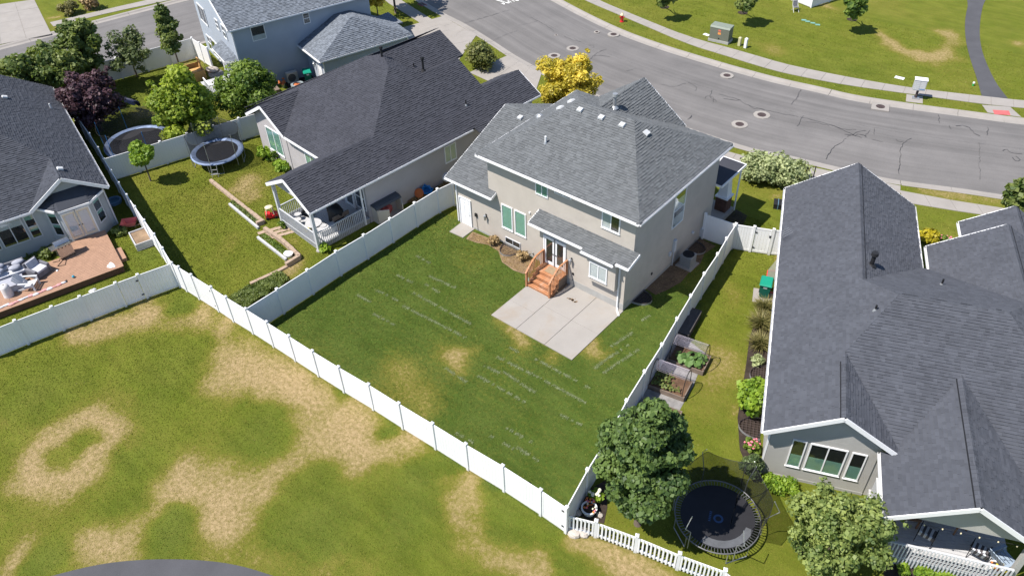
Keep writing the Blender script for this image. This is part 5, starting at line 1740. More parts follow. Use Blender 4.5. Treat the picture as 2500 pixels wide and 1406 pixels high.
fascia(HB, (-1.85, 1.95, 2.62), (-1.1, 2.95, 2.62), w=.06, h=.14)
WBr = wallframe((-.9, 0, 0), (0, 1, 0), (1, 0, 0))
window(HB, WBr, 4.28, 3.95, 5.4, 5.08, 'none', 'bottom', .05, half=.35, blind_mat=M_CURTAIN)
window(HB, WBr, 8.58, 4.25, 9.15, 5.1, 'h', None, .05)
WBl = wallframe((0, 2.88, 0), (1, 0, 0), (0, -1, 0))
window(HB, WBl, -10.5, 3.0, -8.5, 4.5, 'v', None, .07)
window(HB, WBl, -5.45, 3.9, -4.65, 4.75, 'h', None, .06)
window(HB, WBl, -3.75, 3.75, -2.85, 4.85, 'h', None, .06)
WBl2 = wallframe((0, 2.9, 0), (1, 0, 0), (0, -1, 0))
window(HB, WBl2, -10.4, .4, -9.4, 1.75, 'h', None, .06)
window(HB, WBl2, -9.3, .3, -7.9, 1.9, 'none', None, .06)
window(HB, WBl2, -7.8, .3, -7.2, 1.9, 'h', None, .06)
WBb = wallframe((0, 2.35, 0), (1, 0, 0), (0, -1, 0))
door_panel(HB, WBb, -4.1, .4, -3.35, 2.35, M_TRIM, True, 'patio_door')
window(HB, WBb, -3.1, .9, -2.2, 2.3, 'v', None, .06)
WBg = wallframe((0, 8.3, 0), (1, 0, 0), (0, -1, 0))
door_panel(HB, WBg, 1.35, .02, 2.15, 1.95, M_TRIM)
lantern(HB, WBg, .75, 1.5)
downspout(HB, [(-.4, 2.7, 5.3), (-.85, 2.84, 5.0), (-.85, 2.84, .1)])
downspout(HB, [(3.1, 8.2, 2.7), (2.8, 8.25, 2.4), (2.8, 8.25, .1)])
downspout(HB, [(2.9, 15.6, 2.7), (2.8, 15.75, 2.4), (2.8, 15.75, .1)])
# its small raised deck with white railing
MB().box(-4.4, .2, 0, -1.2, 2.34, .36).build('deck_frame', M_WOODG, HB)
for i in range(14):
    y0 = .18 + i * .155
    MB().box(-4.42, y0, .36, -1.18, y0 + .142, .4).build('deck_board', M_GREYDECK, HB)
for (a, b, n) in (((-1.2, .2), (-1.2, 2.3), 15), ((-2.9, .2), (-1.25, .2), 12)):
    rl = MB()
    rl.bar((a[0], a[1], 1.35), (b[0], b[1], 1.35), .08, .06)
    rl.bar((a[0], a[1], .5), (b[0], b[1], .5), .06, .05)
    rl.build('railing', M_TRIM, HB)
    for i in range(n):
        t = (i + .5) / n
        x, y = a[0] + (b[0] - a[0]) * t, a[1] + (b[1] - a[1]) * t
        MB().box(x - .02, y - .02, .4, x + .02, y + .02, 1.33).build('baluster', M_TRIM, HB)

# ------------------------------------------------------------------ white vinyl fences
CAPM = {}
def post_mesh(h, w):
    k = ('p', round(h, 2), w)
    if k not in CAPM:
        CAPM[k] = MB().box(-w / 2, -w / 2, -.05, w / 2, w / 2, h).mesh('post', M_WHITE)
    return CAPM[k]
def cap_mesh(w):
    k = ('c', w)
    if k not in CAPM:
        mb = MB().box(-w * .62, -w * .62, 0, w * .62, w * .62, .03)
        mb.add([(-w * .6, -w * .6, .03), (w * .6, -w * .6, .03), (w * .6, w * .6, .03), (-w * .6, w * .6, .03), (0, 0, .085)], [(0, 1, 4), (1, 2, 4), (2, 3, 4), (3, 0, 4)])
        CAPM[k] = mb.mesh('post_cap', M_WHITE)
    return CAPM[k]
def board_mesh(h):
    k = ('b', round(h, 2))
    if k not in CAPM:
        CAPM[k] = MB().box(.008, -.013, .1, .992, .013, h - .06).mesh('board', M_WHITE)
    return CAPM[k]

def fence(label, posts, h, singles=False, gates=(), skip_first=False, skip_last=False, hs=None, w=.127, latch=True):
    t = thing('vinyl_fence', label, 'fence', (posts[0][0], posts[0][1], 0))
    ox, oy = posts[0]
    hs = hs or [h] * len(posts)
    for i, (x, y) in enumerate(posts):
        if (i == 0 and skip_first) or (i == len(posts) - 1 and skip_last):
            continue
        j = min(i, len(posts) - 2)
        a = math.atan2(posts[j + 1][1] - posts[j][1], posts[j + 1][0] - posts[j][0])
        p = link('post', post_mesh(hs[i] + .06, w), t, (x - ox, y - oy, 0), a)
        link('post_cap', cap_mesh(w), p, (0, 0, hs[i] + .06))
    for i in range(len(posts) - 1):
        (x0, y0), (x1, y1) = posts[i], posts[i + 1]
        L = math.hypot(x1 - x0, y1 - y0)
        a = math.atan2(y1 - y0, x1 - x0)
        hh = (hs[i] + hs[i + 1]) / 2
        g = i in gates
        L0, L1 = w / 2 + (.02 if g else 0), L - w / 2 - (.02 if g else 0)
        if L1 - L0 < .1:
            continue
        mb = MB()
        e = .07 if g else .03
        ring_ = [(L0, .05, L0 + e, .19), (L1, .05, L1 - e, .19), (L1, hh, L1 - e, hh - .1), (L0, hh, L0 + e, hh - .1)]
        vs = []
        for (xo, zo, xi, zi) in ring_:
            vs += [(xo, -.022, zo), (xi, -.022, zi), (xi, .022, zi), (xo, .022, zo)]
        mb.add(vs, [(i * 4 + k, ((i + 1) % 4) * 4 + k, ((i + 1) % 4) * 4 + (k + 1) % 4, i * 4 + (k + 1) % 4) for i in range(4) for k in range(4)])
        pn = mb.build('gate' if g else 'panel', M_WHITE, t, False, (x0 - ox, y0 - oy, 0), a)
        if g:
            for z in (.35, hh - .35):
                MB().box(L0 - .05, -.045, z, L0 + .12, -.02, z + .07).box(L0 - .05, .02, z, L0 + .12, .045, z + .07).build('hinge', M_DARK, pn)
            MB().box(L1 - .1, -.05, hh - .55, L1 + .05, -.02, hh - .42).build('latch', M_DARK, pn)
        n = max(1, round((L1 - L0) / .165))
        pw = (L1 - L0) / n
        if singles or g:
            for k in range(n):
                b = link('board', board_mesh(hh), pn, (L0 + k * pw, 0, 0))
                b.scale = (pw - .003, 1, 1)
        else:
            mb = MB()
            for k in range(n):
                mb.box(L0 + k * pw + .002, -.013, .18, L0 + (k + 1) * pw - .002, .013, hh - .09)
            stuff(mb.build('boards', M_WHITE, pn))
    return t

FB = [(5.74,-12.72), (4.42,-12.72), (2.44,-12.78), (0.46,-12.92), (-1.46,-13.01), (-3.48,-13.13), (-5.43,-13.21), (-7.4,-13.35), (-9.24,-13.44), (-11.02,-13.5), (-12.74,-13.57), (-14.43,-13.64)]
fence('long white vinyl fence between the dry park grass and the dark green yard', FB, 1.78, True, gates=(0,))
FB2 = [(-14.43,-13.64), (-16.06,-13.73), (-17.4,-13.76), (-19.17,-13.84), (-20.34,-13.89), (-20.97,-13.93)]
fence('short white vinyl fence run behind the raised vegetable bed of the ranch yard', FB2, 1.78, True, skip_first=True, gates=(2,))
FL = [(-14.46,-13.63), (-14.43,-11.62), (-14.42,-9.57), (-14.44,-7.51), (-14.34,-5.5), (-14.31,-3.45), (-14.3,-1.41), (-14.24,0.53), (-14.03,1.68)]
fence('white vinyl fence between the ranch porch and the dark green yard', FL, 1.76, False, skip_first=True)
FR = [(5.74,-12.72), (5.32,-10.71), (5.07,-9.18), (4.79,-7.88), (4.49,-6.56), (4.16,-4.56), (3.85,-2.54), (3.47,-0.51), (3.13,1.43), (2.79,3.41), (2.52,5.34), (2.23,6.89), (2,8.43)]
fence('white vinyl fence running past the raised garden beds and big dark tree', FR, 1.78, False, skip_first=True)
FG = [(0.15, 8.25)] + [(2,8.43)]
fence('single white vinyl panel joining the grey house to the side fence', FG, 1.78, False, skip_last=True)
FG2 = [(2,8.43), (2.97,8.83), (3.95,9.25)] + [(4.55, 9.6)]
fence('white vinyl gate run between side fence and slate roofed house', FG2, 1.78, True, gates=(1,), skip_first=True)
F5 = [(-21.08,-13.89), (-21.64,-15.64), (-21.97,-16.78), (-22.45,-18.58), (-22.86,-19.93), (-23.33,-21.66), (-23.76,-23.47)]
fence('white vinyl fence with black hinged gate behind the wooden deck', F5, 1.7, True, gates=(1,), skip_first=True)
F6 = [(-21.08,-13.89), (-22.72,-13.46), (-24.33,-13.03), (-26.09,-12.64), (-27.87,-12.22), (-29.5,-11.85), (-31.19,-11.44), (-32.99,-10.98), (-34.74,-10.52), (-36.52,-10.01), (-38.85,-9.41), (-41.71,-8.76), (-44.7,-8.03)]
fence('white vinyl fence in the shadow beside the blue grey house', F6, 1.7, False, skip_first=True)
p0, p1 = F6[8], (-31.5, .15)
F7 = [(p0[0] + (p1[0] - p0[0]) * i / 6, p0[1] + (p1[1] - p0[1]) * i / 6) for i in range(7)]
fence('white vinyl fence between the two blue rimmed trampolines', F7, 1.75, False, skip_first=True)
a0, a1 = (-50, -5.87), (-47.27, 4.33)
F8 = [(a0[0] + (a1[0] - a0[0]) * i / 5, a0[1] + (a1[1] - a0[1]) * i / 5) for i in range(6)]
fence('white vinyl fence along the back street behind the three trees', F8, 1.8, False)
a2 = (-44.42, 3.96)
F8b = [a1, ((a1[0] + a2[0]) / 2, (a1[1] + a2[1]) / 2), a2]
fence('short white vinyl fence between back street corner and blue house', F8b, 1.8, False, skip_first=True)
c0 = (-9.54, 45.34)
F9 = [(c0[0] - 6.6, c0[1] + 2.1), (c0[0] - 4.4, c0[1] + 1.4), (c0[0] - 2.2, c0[1] + .7), c0, (c0[0] + .75, c0[1] + 2.3), (c0[0] + 1.5, c0[1] + 4.6)]
fence('corner of a white vinyl fence at the top edge above four teal lids', F9, 1.8, False)

# picket fence along the park edge of the tree garden
PK = [(5.68,-12.58), (6.79,-12.11), (8.43,-11.65), (10.13,-11.26), (11.82,-10.78)] + [(13.4, -11.05), (15.6, -10.6)]
def pickets(label, posts, h):
    t = thing('picket_fence', label, 'fence', (posts[0][0], posts[0][1], 0))
    ox, oy = posts[0]
    pk = MB()
    pk.add([(-.038, -.011, .09), (.038, -.011, .09), (.038, .011, .09), (-.038, .011, .09), (-.038, -.011, h - .1), (.038, -.011, h - .1), (.038, .011, h - .1), (-.038, .011, h - .1), (0, -.011, h - .04), (0, .011, h - .04)], [(0, 1, 5, 8, 4), (3, 7, 9, 6, 2), (1, 2, 6, 5), (3, 0, 4, 7), (5, 6, 9, 8), (7, 4, 8, 9), (0, 3, 2, 1)])
    pkm = pk.mesh('picket', M_WHITE)
    for i, (x, y) in enumerate(posts):
        if i == 0:
            continue
        p = link('post', post_mesh(h + .04, .127), t, (x - ox, y - oy, 0), .45)
        link('post_cap', cap_mesh(.127), p, (0, 0, h + .04))
    for i in range(len(posts) - 1):
        (x0, y0), (x1, y1) = posts[i], posts[i + 1]
        L = math.hypot(x1 - x0, y1 - y0)
        a = math.atan2(y1 - y0, x1 - x0)
        pn = MB().box(.06, -.03, .16, L - .06, .03, .26).build('rail', M_WHITE, t, False, (x0 - ox, y0 - oy, 0), a)
        MB().box(.06, -.03, h - .22, L - .06, .03, h - .13).build('rail', M_WHITE, t, False, (x0 - ox, y0 - oy, 0), a)
        n = max(2, round((L - .16) / .152))
        for k in range(n):
            link('picket', pkm, pn, (.12 + k * (L - .24) / (n - 1), -.043, 0))
    return t
pickets('low white picket fence in front of the black trampoline garden', PK, 1.15)

# ------------------------------------------------------------------ main yard
PX0, PX1, PY0, PY1 = -5.37, .06, -4.67, -.02
pat = struct(MB().poly([(PX0, PY0, .006), (PX1, PY0, .006), (PX1, PY1, .006), (PX0, PY1, .006)]).build('patio', M_DIRT))
for x0, x1 in ((PX0, -3.62), (-3.60, -1.72), (-1.70, PX1)):
    yt = -1.55 if x0 < -5 else PY1
    MB().prism([(x0, PY0), (x1 - .004, PY0), (x1 - .004, (PY0 + yt) / 2 - .004), (x0, (PY0 + yt) / 2 - .004)], -.05, .045).build('slab', M_PATIO, pat)
    MB().prism([(x0, (PY0 + yt) / 2 + .004), (x1 - .004, (PY0 + yt) / 2 + .004), (x1 - .004, yt), (x0, yt)], -.05, .046).build('slab', M_PATIO, pat)
struct(MB().prism([(-12.35, -.58), (-11.28, -.52), (-11.3, .6), (-12.42, .6)], -.05, .05).build('door_step', M_PATIO))
struct(MB().prism([(-11.23,0.3), (-9.88,0.44), (-8.69,0.48), (-7.37,0.57), (-6.45,0.51), (-5.98,-0.31), (-6.19,-0.88), (-6.86,-1), (-7.88,-0.83), (-8.73,-0.18), (-9.63,-0.09), (-10.31,-0.37), (-11.06,-0.47)], -.02, .018).build('planting_bed', M_DIRT))
struct(MB().prism([(.02, 2.3), (.7, 2.2), (1.0, 3.0), (1.25, 4.0), (1.15, 5.0), (1.3, 6.0), (1.0, 7.0), (1.15, 8.1), (.02, 8.2)], -.02, .016).build('planting_bed', M_BED))
struct(MB().prism([(.05, 9.4), (1.0, 9.2), (1.5, 10.6), (1.2, 12.0), (.35, 12.2)], -.02, .016).build('planting_bed', M_MULCH))
stain = MB()
for i in range(26):
    a, r = random.uniform(0, 6.28), random.uniform(0, .3)
    x, y = -2.62 + math.cos(a) * r * 1.2, -1.0 + math.sin(a) * r * .6
    stain.cyl((x, y, .045), (x, y, .049), random.uniform(.015, .07), n=6)
stuff(stain.build('oil_stain', M_DIRT, pat))

st_ = thing('back_steps', 'cedar steps with railings and a mat at the double glass door', 'steps', (-4.55, 0, 0))
W2 = .84
for i in range(3):
    z = .19 + .19 * i
    for k in range(2):
        MB().box(-W2, -1.66 + .27 * i + k * .137, z - .035, W2, -1.66 + .27 * i + k * .137 + .13, z).build('tread', M_CEDAR, st_)
    MB().box(-W2 + .02, -1.63 + .27 * i, z - .19, W2 - .02, -1.61 + .27 * i, z - .036).build('riser', M_CEDAR, st_)
for k in range(6):
    MB().box(-W2, -.85 + k * .14, .725, W2, -.85 + k * .14 + .132, .76).build('platform_board', M_CEDAR, st_)
MB().box(-W2 + .02, -.83, .46, W2 - .02, -.81, .724).build('riser', M_CEDAR, st_)
MB().box(-W2 + .05, -.8, .02, W2 - .05, -.02, .72).build('frame', M_WOODG, st_)
for s in (-1, 1):
    x = s * (W2 - .03)
    MB().extr([(x, -1.64, .02), (x, -.84, .56), (x, -.84, .2), (x, -1.2, .02)], (.03 * s, 0, 0)).build('stringer', M_CEDAR, st_)
    MB().box(x - .05, -1.70, 0, x + .05, -1.60, 1.02).build('rail_post', M_CEDAR, st_)
    MB().box(x - .05, -.14, .7, x + .05, -.04, 1.68).build('rail_post', M_CEDAR, st_)
    tr, br = MB(), MB()
    top = [(-1.72, 1.0), (-1.35, 1.33), (-1.0, 1.58), (-.7, 1.68), (-.04, 1.70)]
    for a, b in zip(top[:-1], top[1:]):
        tr.bar((x, a[0], a[1]), (x, b[0], b[1]), .10, .045)
    tr.build('handrail', M_CEDAR, st_)
    for i in range(12):
        y = -1.55 + i * .125
        for a, b in zip(top[:-1], top[1:]):
            if a[0] <= y <= b[0]:
                zt = a[1] + (b[1] - a[1]) * (y - a[0]) / (b[0] - a[0])
        zb = max(.19, min(.76, .19 + (y + 1.66) / .27 * .19)) - .12
        MB().bar((x, y, zb), (x, y, zt), .035, .035, up=(0, 1, 0)).build('baluster', M_CEDAR, st_)
mt = MB().box(-.42, -.66, .762, .42, -.12, .775)
tag(mt.build('door_mat', mat('sisal', (.30, .22, .14), .95, .2, 6, 60, .4, 90), None, False, (-4.45, 0, 0)), 'tan sisal door mat on top of the cedar steps', 'mat')

def ac_unit(label, loc, rz, group=None):
    t = thing('air_conditioner', label, 'air conditioner', loc, rz)
    MB().box(-.5, -.5, 0, .5, .5, .07).build('pad', M_CONC, t)
    MB().box(-.34, -.34, .07, .34, .34, .78).build('cabinet', mat('ac_grey', (.26, .265, .27), .6, .06), t)
    lv = MB()
    for i in range(14):
        z = .14 + i * .043
        lv.box(-.346, -.346, z, .346, .346, z + .015)
    lv.build('louvres', mat('louvre_grey', (.20, .205, .21), .6), t)
    MB().ring((0, 0), .27, .33, .78, .81, 24).build('fan_rim', M_DARK, t)
    MB().cyl((0, 0, .775), (0, 0, .785), .28, n=24).build('fan_well', M_INT, t)
    f = MB()
    for i in range(4):
        a = i * math.pi / 2
        f.bar((0, 0, .80), (math.cos(a) * .25, math.sin(a) * .25, .80), .09, .01)
    f.build('fan_blades', M_DARK, t)
    return t
ac_unit('grey box air conditioner with round fan beside the shaded stucco wall', (.72, 5.55, 0), 0)
lid = MB().box(-.18, -.13, 0, .18, .13, .03)
def lid_box(label, xy, m, s=1.0, rz=0.0, sx=1.0):
    o = MB().box(-.18 * s * sx, -.13 * s, 0, .18 * s * sx, .13 * s, .03).build('valve_box_lid', m, None, False, (xy[0], xy[1], .0), rz)
    MB().box(-.15 * s * sx, -.1 * s, .03, .15 * s * sx, .1 * s, .036).build('lid_panel', m, o)
    return tag(o, label, 'valve lid')
lid_box('teal valve box lid in the grass beside the cedar steps', (-5.68, -1.12), M_LIDG, .9)
lid_box('dark teal valve lid in the shaded bed by the front porch', (.75, 10.2), M_TINT, 1.0)
lid_box('first teal lid of the four in a row, nearest the white fence', (-8.85, 42.29), M_LIDG, 1.15, .4)
lid_box('second of four teal lids in a row on the far grass', (-8.45, 42.2), M_LIDG, 1.1, .4)
lid_box('third of four teal lids in a row on the far grass', (-7.94, 42.14), M_LIDG, 1.1, .4)
lid_box('fourth teal lid in the row, closest to the street', (-7.44, 42.03), M_LIDG, 1.1, .4)
lid_box('white lid in the grass just left of the green utility cabinet', (-14.27, 34.39), M_TRIM, 1.3, -.1, 1.2)
lid_box('white lid in the grass left of the street mailboxes', (1.94, 35.98), M_TRIM, 1.5, .05, 1.3)

# sealed black storage crate on the front lawn
cr = thing('storage_crate', 'black strapped crate lying on the front lawn by the slate roof gutter', 'crate', (*(2.44, 14.13), 0), .4)
MB().box(-.5, -.32, 0, .5, .32, .26).build('base', M_DARK, cr)
MB().box(-.52, -.34, .26, .52, .34, .36).build('lid', M_DARK, cr)
for x in (-.25, .15):
    MB().box(x - .02, -.345, .0, x + .02, .345, .366).build('strap', M_TINT, cr)
# black frame peeking over the right roof
hp = thing('metal_frame', 'black angled metal frame between the pale bushes and the slate roof', 'metal frame', (*(2.55, 17.36), 0), .3)
MB().cyl((-.3, 0, 0), (-.1, 0, 1.35), .035, n=6).build('upright', M_DARK, hp)
MB().cyl((.35, 0, 0), (.35, 0, 1.5), .035, n=6).build('upright', M_DARK, hp)
MB().cyl((-.1, 0, 1.3), (.35, 0, .5), .03, n=6).build('brace', M_DARK, hp)
MB().box(-.5, -.3, 0, .55, .3, .12).build('base', M_BLUETUB, hp)

# ------------------------------------------------------------------ trampolines
def trampoline(label, xy, R, zf, pad_m, npoles, poleh, net_m, ladder=None, legs=4, springs=0, netarc=(0, 2 * math.pi), bend=0.0, rz=0.0, ring_m=None, pole_m=None, pole_arc=(0, 2 * math.pi), sag=.25, netscale=1.0):
    t = thing('trampoline', label, 'trampoline', (xy[0], xy[1], 0), rz)
    n = 44
    circ = lambda r, z: [(r * math.cos(2 * math.pi * i / n), r * math.sin(2 * math.pi * i / n), z) for i in range(n)]
    MB().tube(circ(R, zf), .03, 6, True).build('frame_ring', ring_m or M_METAL, t, True)
    rm = R - (.30 if pad_m is not None else .23)
    MB().cyl((0, 0, zf - .03), (0, 0, zf - .02), rm, n=n).build('jump_mat', M_BLACKMAT, t)
    if pad_m is not None:
        p = MB()
        vs, fs = [], []
        for i in range(n):
            a = 2 * math.pi * i / n
            for r_, z in ((R + .05, zf - .05), (R + .03, zf + .045), (R - .14, zf + .06), (R - .32, zf + .01)):
                vs.append((r_ * math.cos(a), r_ * math.sin(a), z + random.uniform(-.008, .008)))
        for i in range(n):
            j = (i + 1) % n
            for k in range(3):
                fs.append((i * 4 + k, j * 4 + k, j * 4 + k + 1, i * 4 + k + 1))
        p.add(vs, fs)
        p.build('frame_pad', pad_m, t, True)
    for i in range(springs):
        a = 2 * math.pi * i / springs
        MB().bar((R * math.cos(a), R * math.sin(a), zf), (rm * math.cos(a), rm * math.sin(a), zf - .02), .022, .02).build('spring', ring_m or M_METAL, t)
    for i in range(legs):
        a0 = 2 * math.pi * (i + .25) / legs
        a1 = a0 + .55
        q = [(R * math.cos(a0), R * math.sin(a0), zf), (R * math.cos(a0), R * math.sin(a0), .03), (R * math.cos(a1), R * math.sin(a1), .03), (R * math.cos(a1), R * math.sin(a1), zf)]
        MB().tube(q, .022, 5).build('leg', M_METAL, t)
    tops = []
    for i in range(npoles):
        a = pole_arc[0] + (pole_arc[1] - pole_arc[0]) * (i / npoles if abs(pole_arc[1] - pole_arc[0] - 2 * math.pi) < .01 else i / max(1, npoles - 1))
        c_, s_ = math.cos(a), math.sin(a)
        rr = R + .07
        q = [(rr * c_, rr * s_, .25), (rr * c_, rr * s_, zf + poleh * .35), ((rr + bend) * c_, (rr + bend) * s_, zf + poleh * .7), ((rr + bend * .3) * c_, (rr + bend * .3) * s_, zf + poleh)]
        MB().tube(q, .02, 5).build('pole', pole_m or M_METAL, t)
        tops.append((a, rr + bend * .3))
    if net_m is not None:
        mb = MB()
        m_ = 40
        vs, fs = [], []
        for i in range(m_ + 1):
            a = netarc[0] + (netarc[1] - netarc[0]) * i / m_
            ph = ((a - pole_arc[0]) / (2 * math.pi) * npoles) % 1
            sagk = sag * 4 * ph * (1 - ph)
            for k in range(5):
                f = k / 4
                z = zf + .05 + (poleh * .97 - sagk - .05) * f
                r_ = (R - .02) + (.05 + bend * .3) * f - sagk * .6 * math.sin(f * math.pi)
                vs.append((r_ * math.cos(a), r_ * math.sin(a), z))
        for i in range(m_):
            for k in range(4):
                fs.append((i * 5 + k, (i + 1) * 5 + k, (i + 1) * 5 + k + 1, i * 5 + k + 1))
        mb.add(vs, fs)
        nt_ = mb.build('safety_net', net_m, t, True)
        MB().tube([vs[i * 5 + 4] for i in range(m_ + 1)], .012, 4).build('net_edge', M_DARK, nt_)
    if ladder is not None:
        a = ladder
        c_, s_ = math.cos(a), math.sin(a)
        lb = MB()
        tx_, ty_ = -s_, c_
        for k in (-1, 1):
            MB().tube([((R + .02) * c_ + tx_ * .2 * k, (R + .02) * s_ + ty_ * .2 * k, zf), ((R + .3) * c_ + tx_ * .2 * k, (R + .3) * s_ + ty_ * .2 * k, .02)], .02, 5).build('ladder_rail', M_METAL, t)
        for z in (.25, .5):
            f = 1 - z / zf
            r_ = R + .02 + .28 * f
            MB().bar((r_ * c_ - tx_ * .2, r_ * s_ - ty_ * .2, z), (r_ * c_ + tx_ * .2, r_ * s_ + ty_ * .2, z), .07, .025).build('ladder_step', M_METAL, t)
    return t
trampoline('round trampoline with blue pad and ladder on the ranch lawn', (-30.9, -4.5), 1.75, .85, M_BLUEPAD, 6, 1.75, M_GREYNET, -.95, rz=.2)
trampoline('trampoline with blue pad and sleeved poles behind fence by purple tree', (-36.64, -7.2), 2.3, .85, M_BLUEPAD, 6, 1.8, M_GREYNET, None, rz=-.2, pole_m=M_BLUEPOLE)
T3 = trampoline('black springed trampoline with sagging net under the dark tree', (10.34, -8.57), 1.72, .72, None, 6, 1.9, M_GREENNET, None, springs=80, ring_m=M_DULLSTEEL, netarc=(-.5, 2.6), bend=.42, rz=.35, sag=.5)
lg = MB().ring((.05, -.12), .12, .2, .702, .705, 24)
lg.build('logo', M_LOGO, T3)
for i in range(6):
    MB().box(-.33, -.34 + i * .085, .702, -.24, -.29 + i * .085 , .705).build('logo_lettering', M_LOGO, T3)
lp_ = MB()
vs = []
for i in range(9):
    a = -1.9 + i * .22
    vs.append((1.46 * math.cos(a), 1.46 * math.sin(a), .706))
for i in range(9):
    a = -1.9 + (8 - i) * .22
    vs.append((1.12 * math.cos(a) + .05, 1.12 * math.sin(a), .706))
MB().poly(vs).build('fallen_pad', mat('grey_pad', (.10, .105, .115), .8, .2, 3, 30), T3)
# bunched net hanging into the mat
bn_ = MB()
rows = []
for i in range(7):
    f = i / 6
    x0_, y0_ = 1.6 * math.cos(1.15), 1.6 * math.sin(1.15)
    rows.append([(x0_ * (1 - f) + .55 * f + random.uniform(-.05, .05), y0_ * (1 - f) - .35 * f + .2 * math.sin(k * 1.7 + i), 2.3 * (1 - f) + .74 * f + .02 * k) for k in range(4)])
vs = [p for r_ in rows for p in r_]
bn_.add(vs, [(i * 4 + k, (i + 1) * 4 + k, (i + 1) * 4 + k + 1, i * 4 + k + 1) for i in range(6) for k in range(3)])
bn_.build('sagging_net', meshnet('bunched_netting', (.03, .03, .032), .62), T3, True)

# ------------------------------------------------------------------ ranch yard
blk = {}
def block_mesh(w):
    k = round(w, 2)
    if k not in blk:
        blk[k] = MB().box(-w / 2 + .006, -.105, 0, w / 2 - .006, .105, .1).mesh('block', M_BLOCK)
    return blk[k]
def block_wall(label, line, courses=2, w=.42):
    t = thing('retaining_wall', label, 'retaining wall', (line[0][0], line[0][1], 0))
    for a, b in zip(line[:-1], line[1:]):
        L = math.hypot(b[0] - a[0], b[1] - a[1])
        n = max(1, round(L / w))
        an = math.atan2(b[1] - a[1], b[0] - a[0])
        for k in range(courses):
            for i in range(n):
                f = (i + .5) / n
                o = link('block', block_mesh(L / n), t, (a[0] + (b[0] - a[0]) * f - line[0][0] + random.uniform(-.012, .012), a[1] + (b[1] - a[1]) * f - line[0][1] + random.uniform(-.012, .012), k * .104), an + random.uniform(-.02, .02))
    return t
block_wall('tan block garden wall from the lawn to the red toy car', [(-29.2,-6.41), (-27.34,-6.61), (-25.57,-6.81), (-23.94,-6.96), (-22.28,-7.13)], 2)
block_wall('short tan block wall end at the step by the red toy car', [(-22.28,-7.13), (-22.41,-7.57)], 3)
block_wall('tan block garden wall turning the corner by the white basket', [(-21.57,-7.57), (-19.75,-7.64), (-18.75,-7.79), (-17.59,-7.99), (-17.61,-8.98)], 3)
block_wall('low tan block edging running down toward the vegetable bed', [(-17.61,-8.98), (-17.66,-9.54), (-17.76,-10.05), (-18,-11.25)], 1)
def timber(label, a, b):
    t = thing('garden_edging', label, 'edging', (*a, 0), math.atan2(b[1] - a[1], b[0] - a[0]))
    L = math.hypot(b[0] - a[0], b[1] - a[1])
    n = 3
    for i in range(n):
        MB().box(L * i / n, -.07, 0, L * (i + 1) / n - .015, .07, .16).build('timber', M_GREYDECK, t)
    return t
timber('pale timber edging of the upper leafy bed in the ranch yard', (-25.78, -7.27), (-22.04, -7.71))
timber('pale timber edging of the lower grassy bed above the white basket', (-21.3, -8.32), (-18.08, -8.61))
pv = thing('stepping_path', 'small patch of tan paving stones under the red toy car', 'paving', (*(-21.61, -7), 0))
bx, by = (-21.61, -7)
for i in range(5):
    for j in range(3):
        c0_ = (-21.52, -7.85)
        MB().box(-.2, -.14, 0, .2, .14, .035).build('paving_stone', M_BLOCK, pv, False, (c0_[0] - bx + i * .36 * .35 + j * .05 - .1 + i * .05, c0_[1] - by + i * .36, .0) if j == 0 else (c0_[0] - bx + i * .17 + j * .42 - .1, c0_[1] - by + i * .36 - j * .05, 0), 1.25)
# toy coupe
tc_ = thing('toy_car', 'red ride-on toy car with cream roof on the paving stones', 'toy car', (*(-22.43, -6.41), 0), 1.0)
mb = MB()
sec = [(-.38, .12, .20), (-.34, .42, .22), (-.05, .38, .23), (.0, .22, .23), (.25, .34, .22), (.40, .30, .2), (.42, .12, .19)]
vs = []
for x, z, y in sec:
    vs += [(x, -y, .1), (x, -y, z), (x, y, z), (x, y, .1)]
fs = []
for i in range(len(sec) - 1):
    for k in range(3):
        fs.append((i * 4 + k, (i + 1) * 4 + k, (i + 1) * 4 + k + 1, i * 4 + k + 1))
fs += [(0, 1, 2, 3), tuple(range(len(vs) - 1, len(vs) - 5, -1))]
mb.add(vs, fs)
mb.build('body', M_RED, tc_)
rf_ = MB()
for sx, sy in ((-.3, -.2), (-.3, .2), (.2, -.2), (.2, .2)):
    MB().tube([(sx, sy, .3), (sx * .8, sy * .9, .55), (sx * .65, sy * .85, .78)], .03, 6).build('roof_pillar', M_CREAM, tc_)
MB().ell((-.03, 0, .8), .27, .22, .09, 14, 8).build('roof', M_CREAM, tc_, True)
MB().box(-.2, -.15, .2, .02, .15, .24).box(-.24, -.15, .2, -.19, .15, .42).build('seat', M_RED, tc_)
MB().tube([(.12 + .02 * math.cos(a * .785), .09 * math.sin(a * .785), .40 + .09 * math.cos(a * .785)) for a in range(8)], .014, 5, True).build('steering_wheel', M_DARK, tc_)
for x in (-.26, .28):
    for s in (-1, 1):
        MB().cyl((x, s * .2, .1), (x, s * .27, .1), .1, n=14).build('wheel', M_DARK, tc_)
for s in (-1, 1):
    MB().ell((.40, s * .13, .26), .03, .045, .045, 8, 5).build('headlight', M_CREAM, tc_)
bk = thing('laundry_basket', 'white plastic basket of red scraps beside the block wall corner', 'basket', (*(-18.31, -8.25), 0), .4)
mb = MB()
vs, fs = [], []
for (r0, r1, z) in ((.2, .15, .02), (.24, .18, .14), (.28, .21, .27), (.25, .18, .25), (.18, .13, .04)):
    for i in range(16):
        a = 2 * math.pi * i / 16
        c_, s_ = math.cos(a), math.sin(a)
        k = (abs(c_) ** 4 + abs(s_) ** 4) ** -.25
        vs.append((r0 * c_ * k, r1 * s_ * k, z))
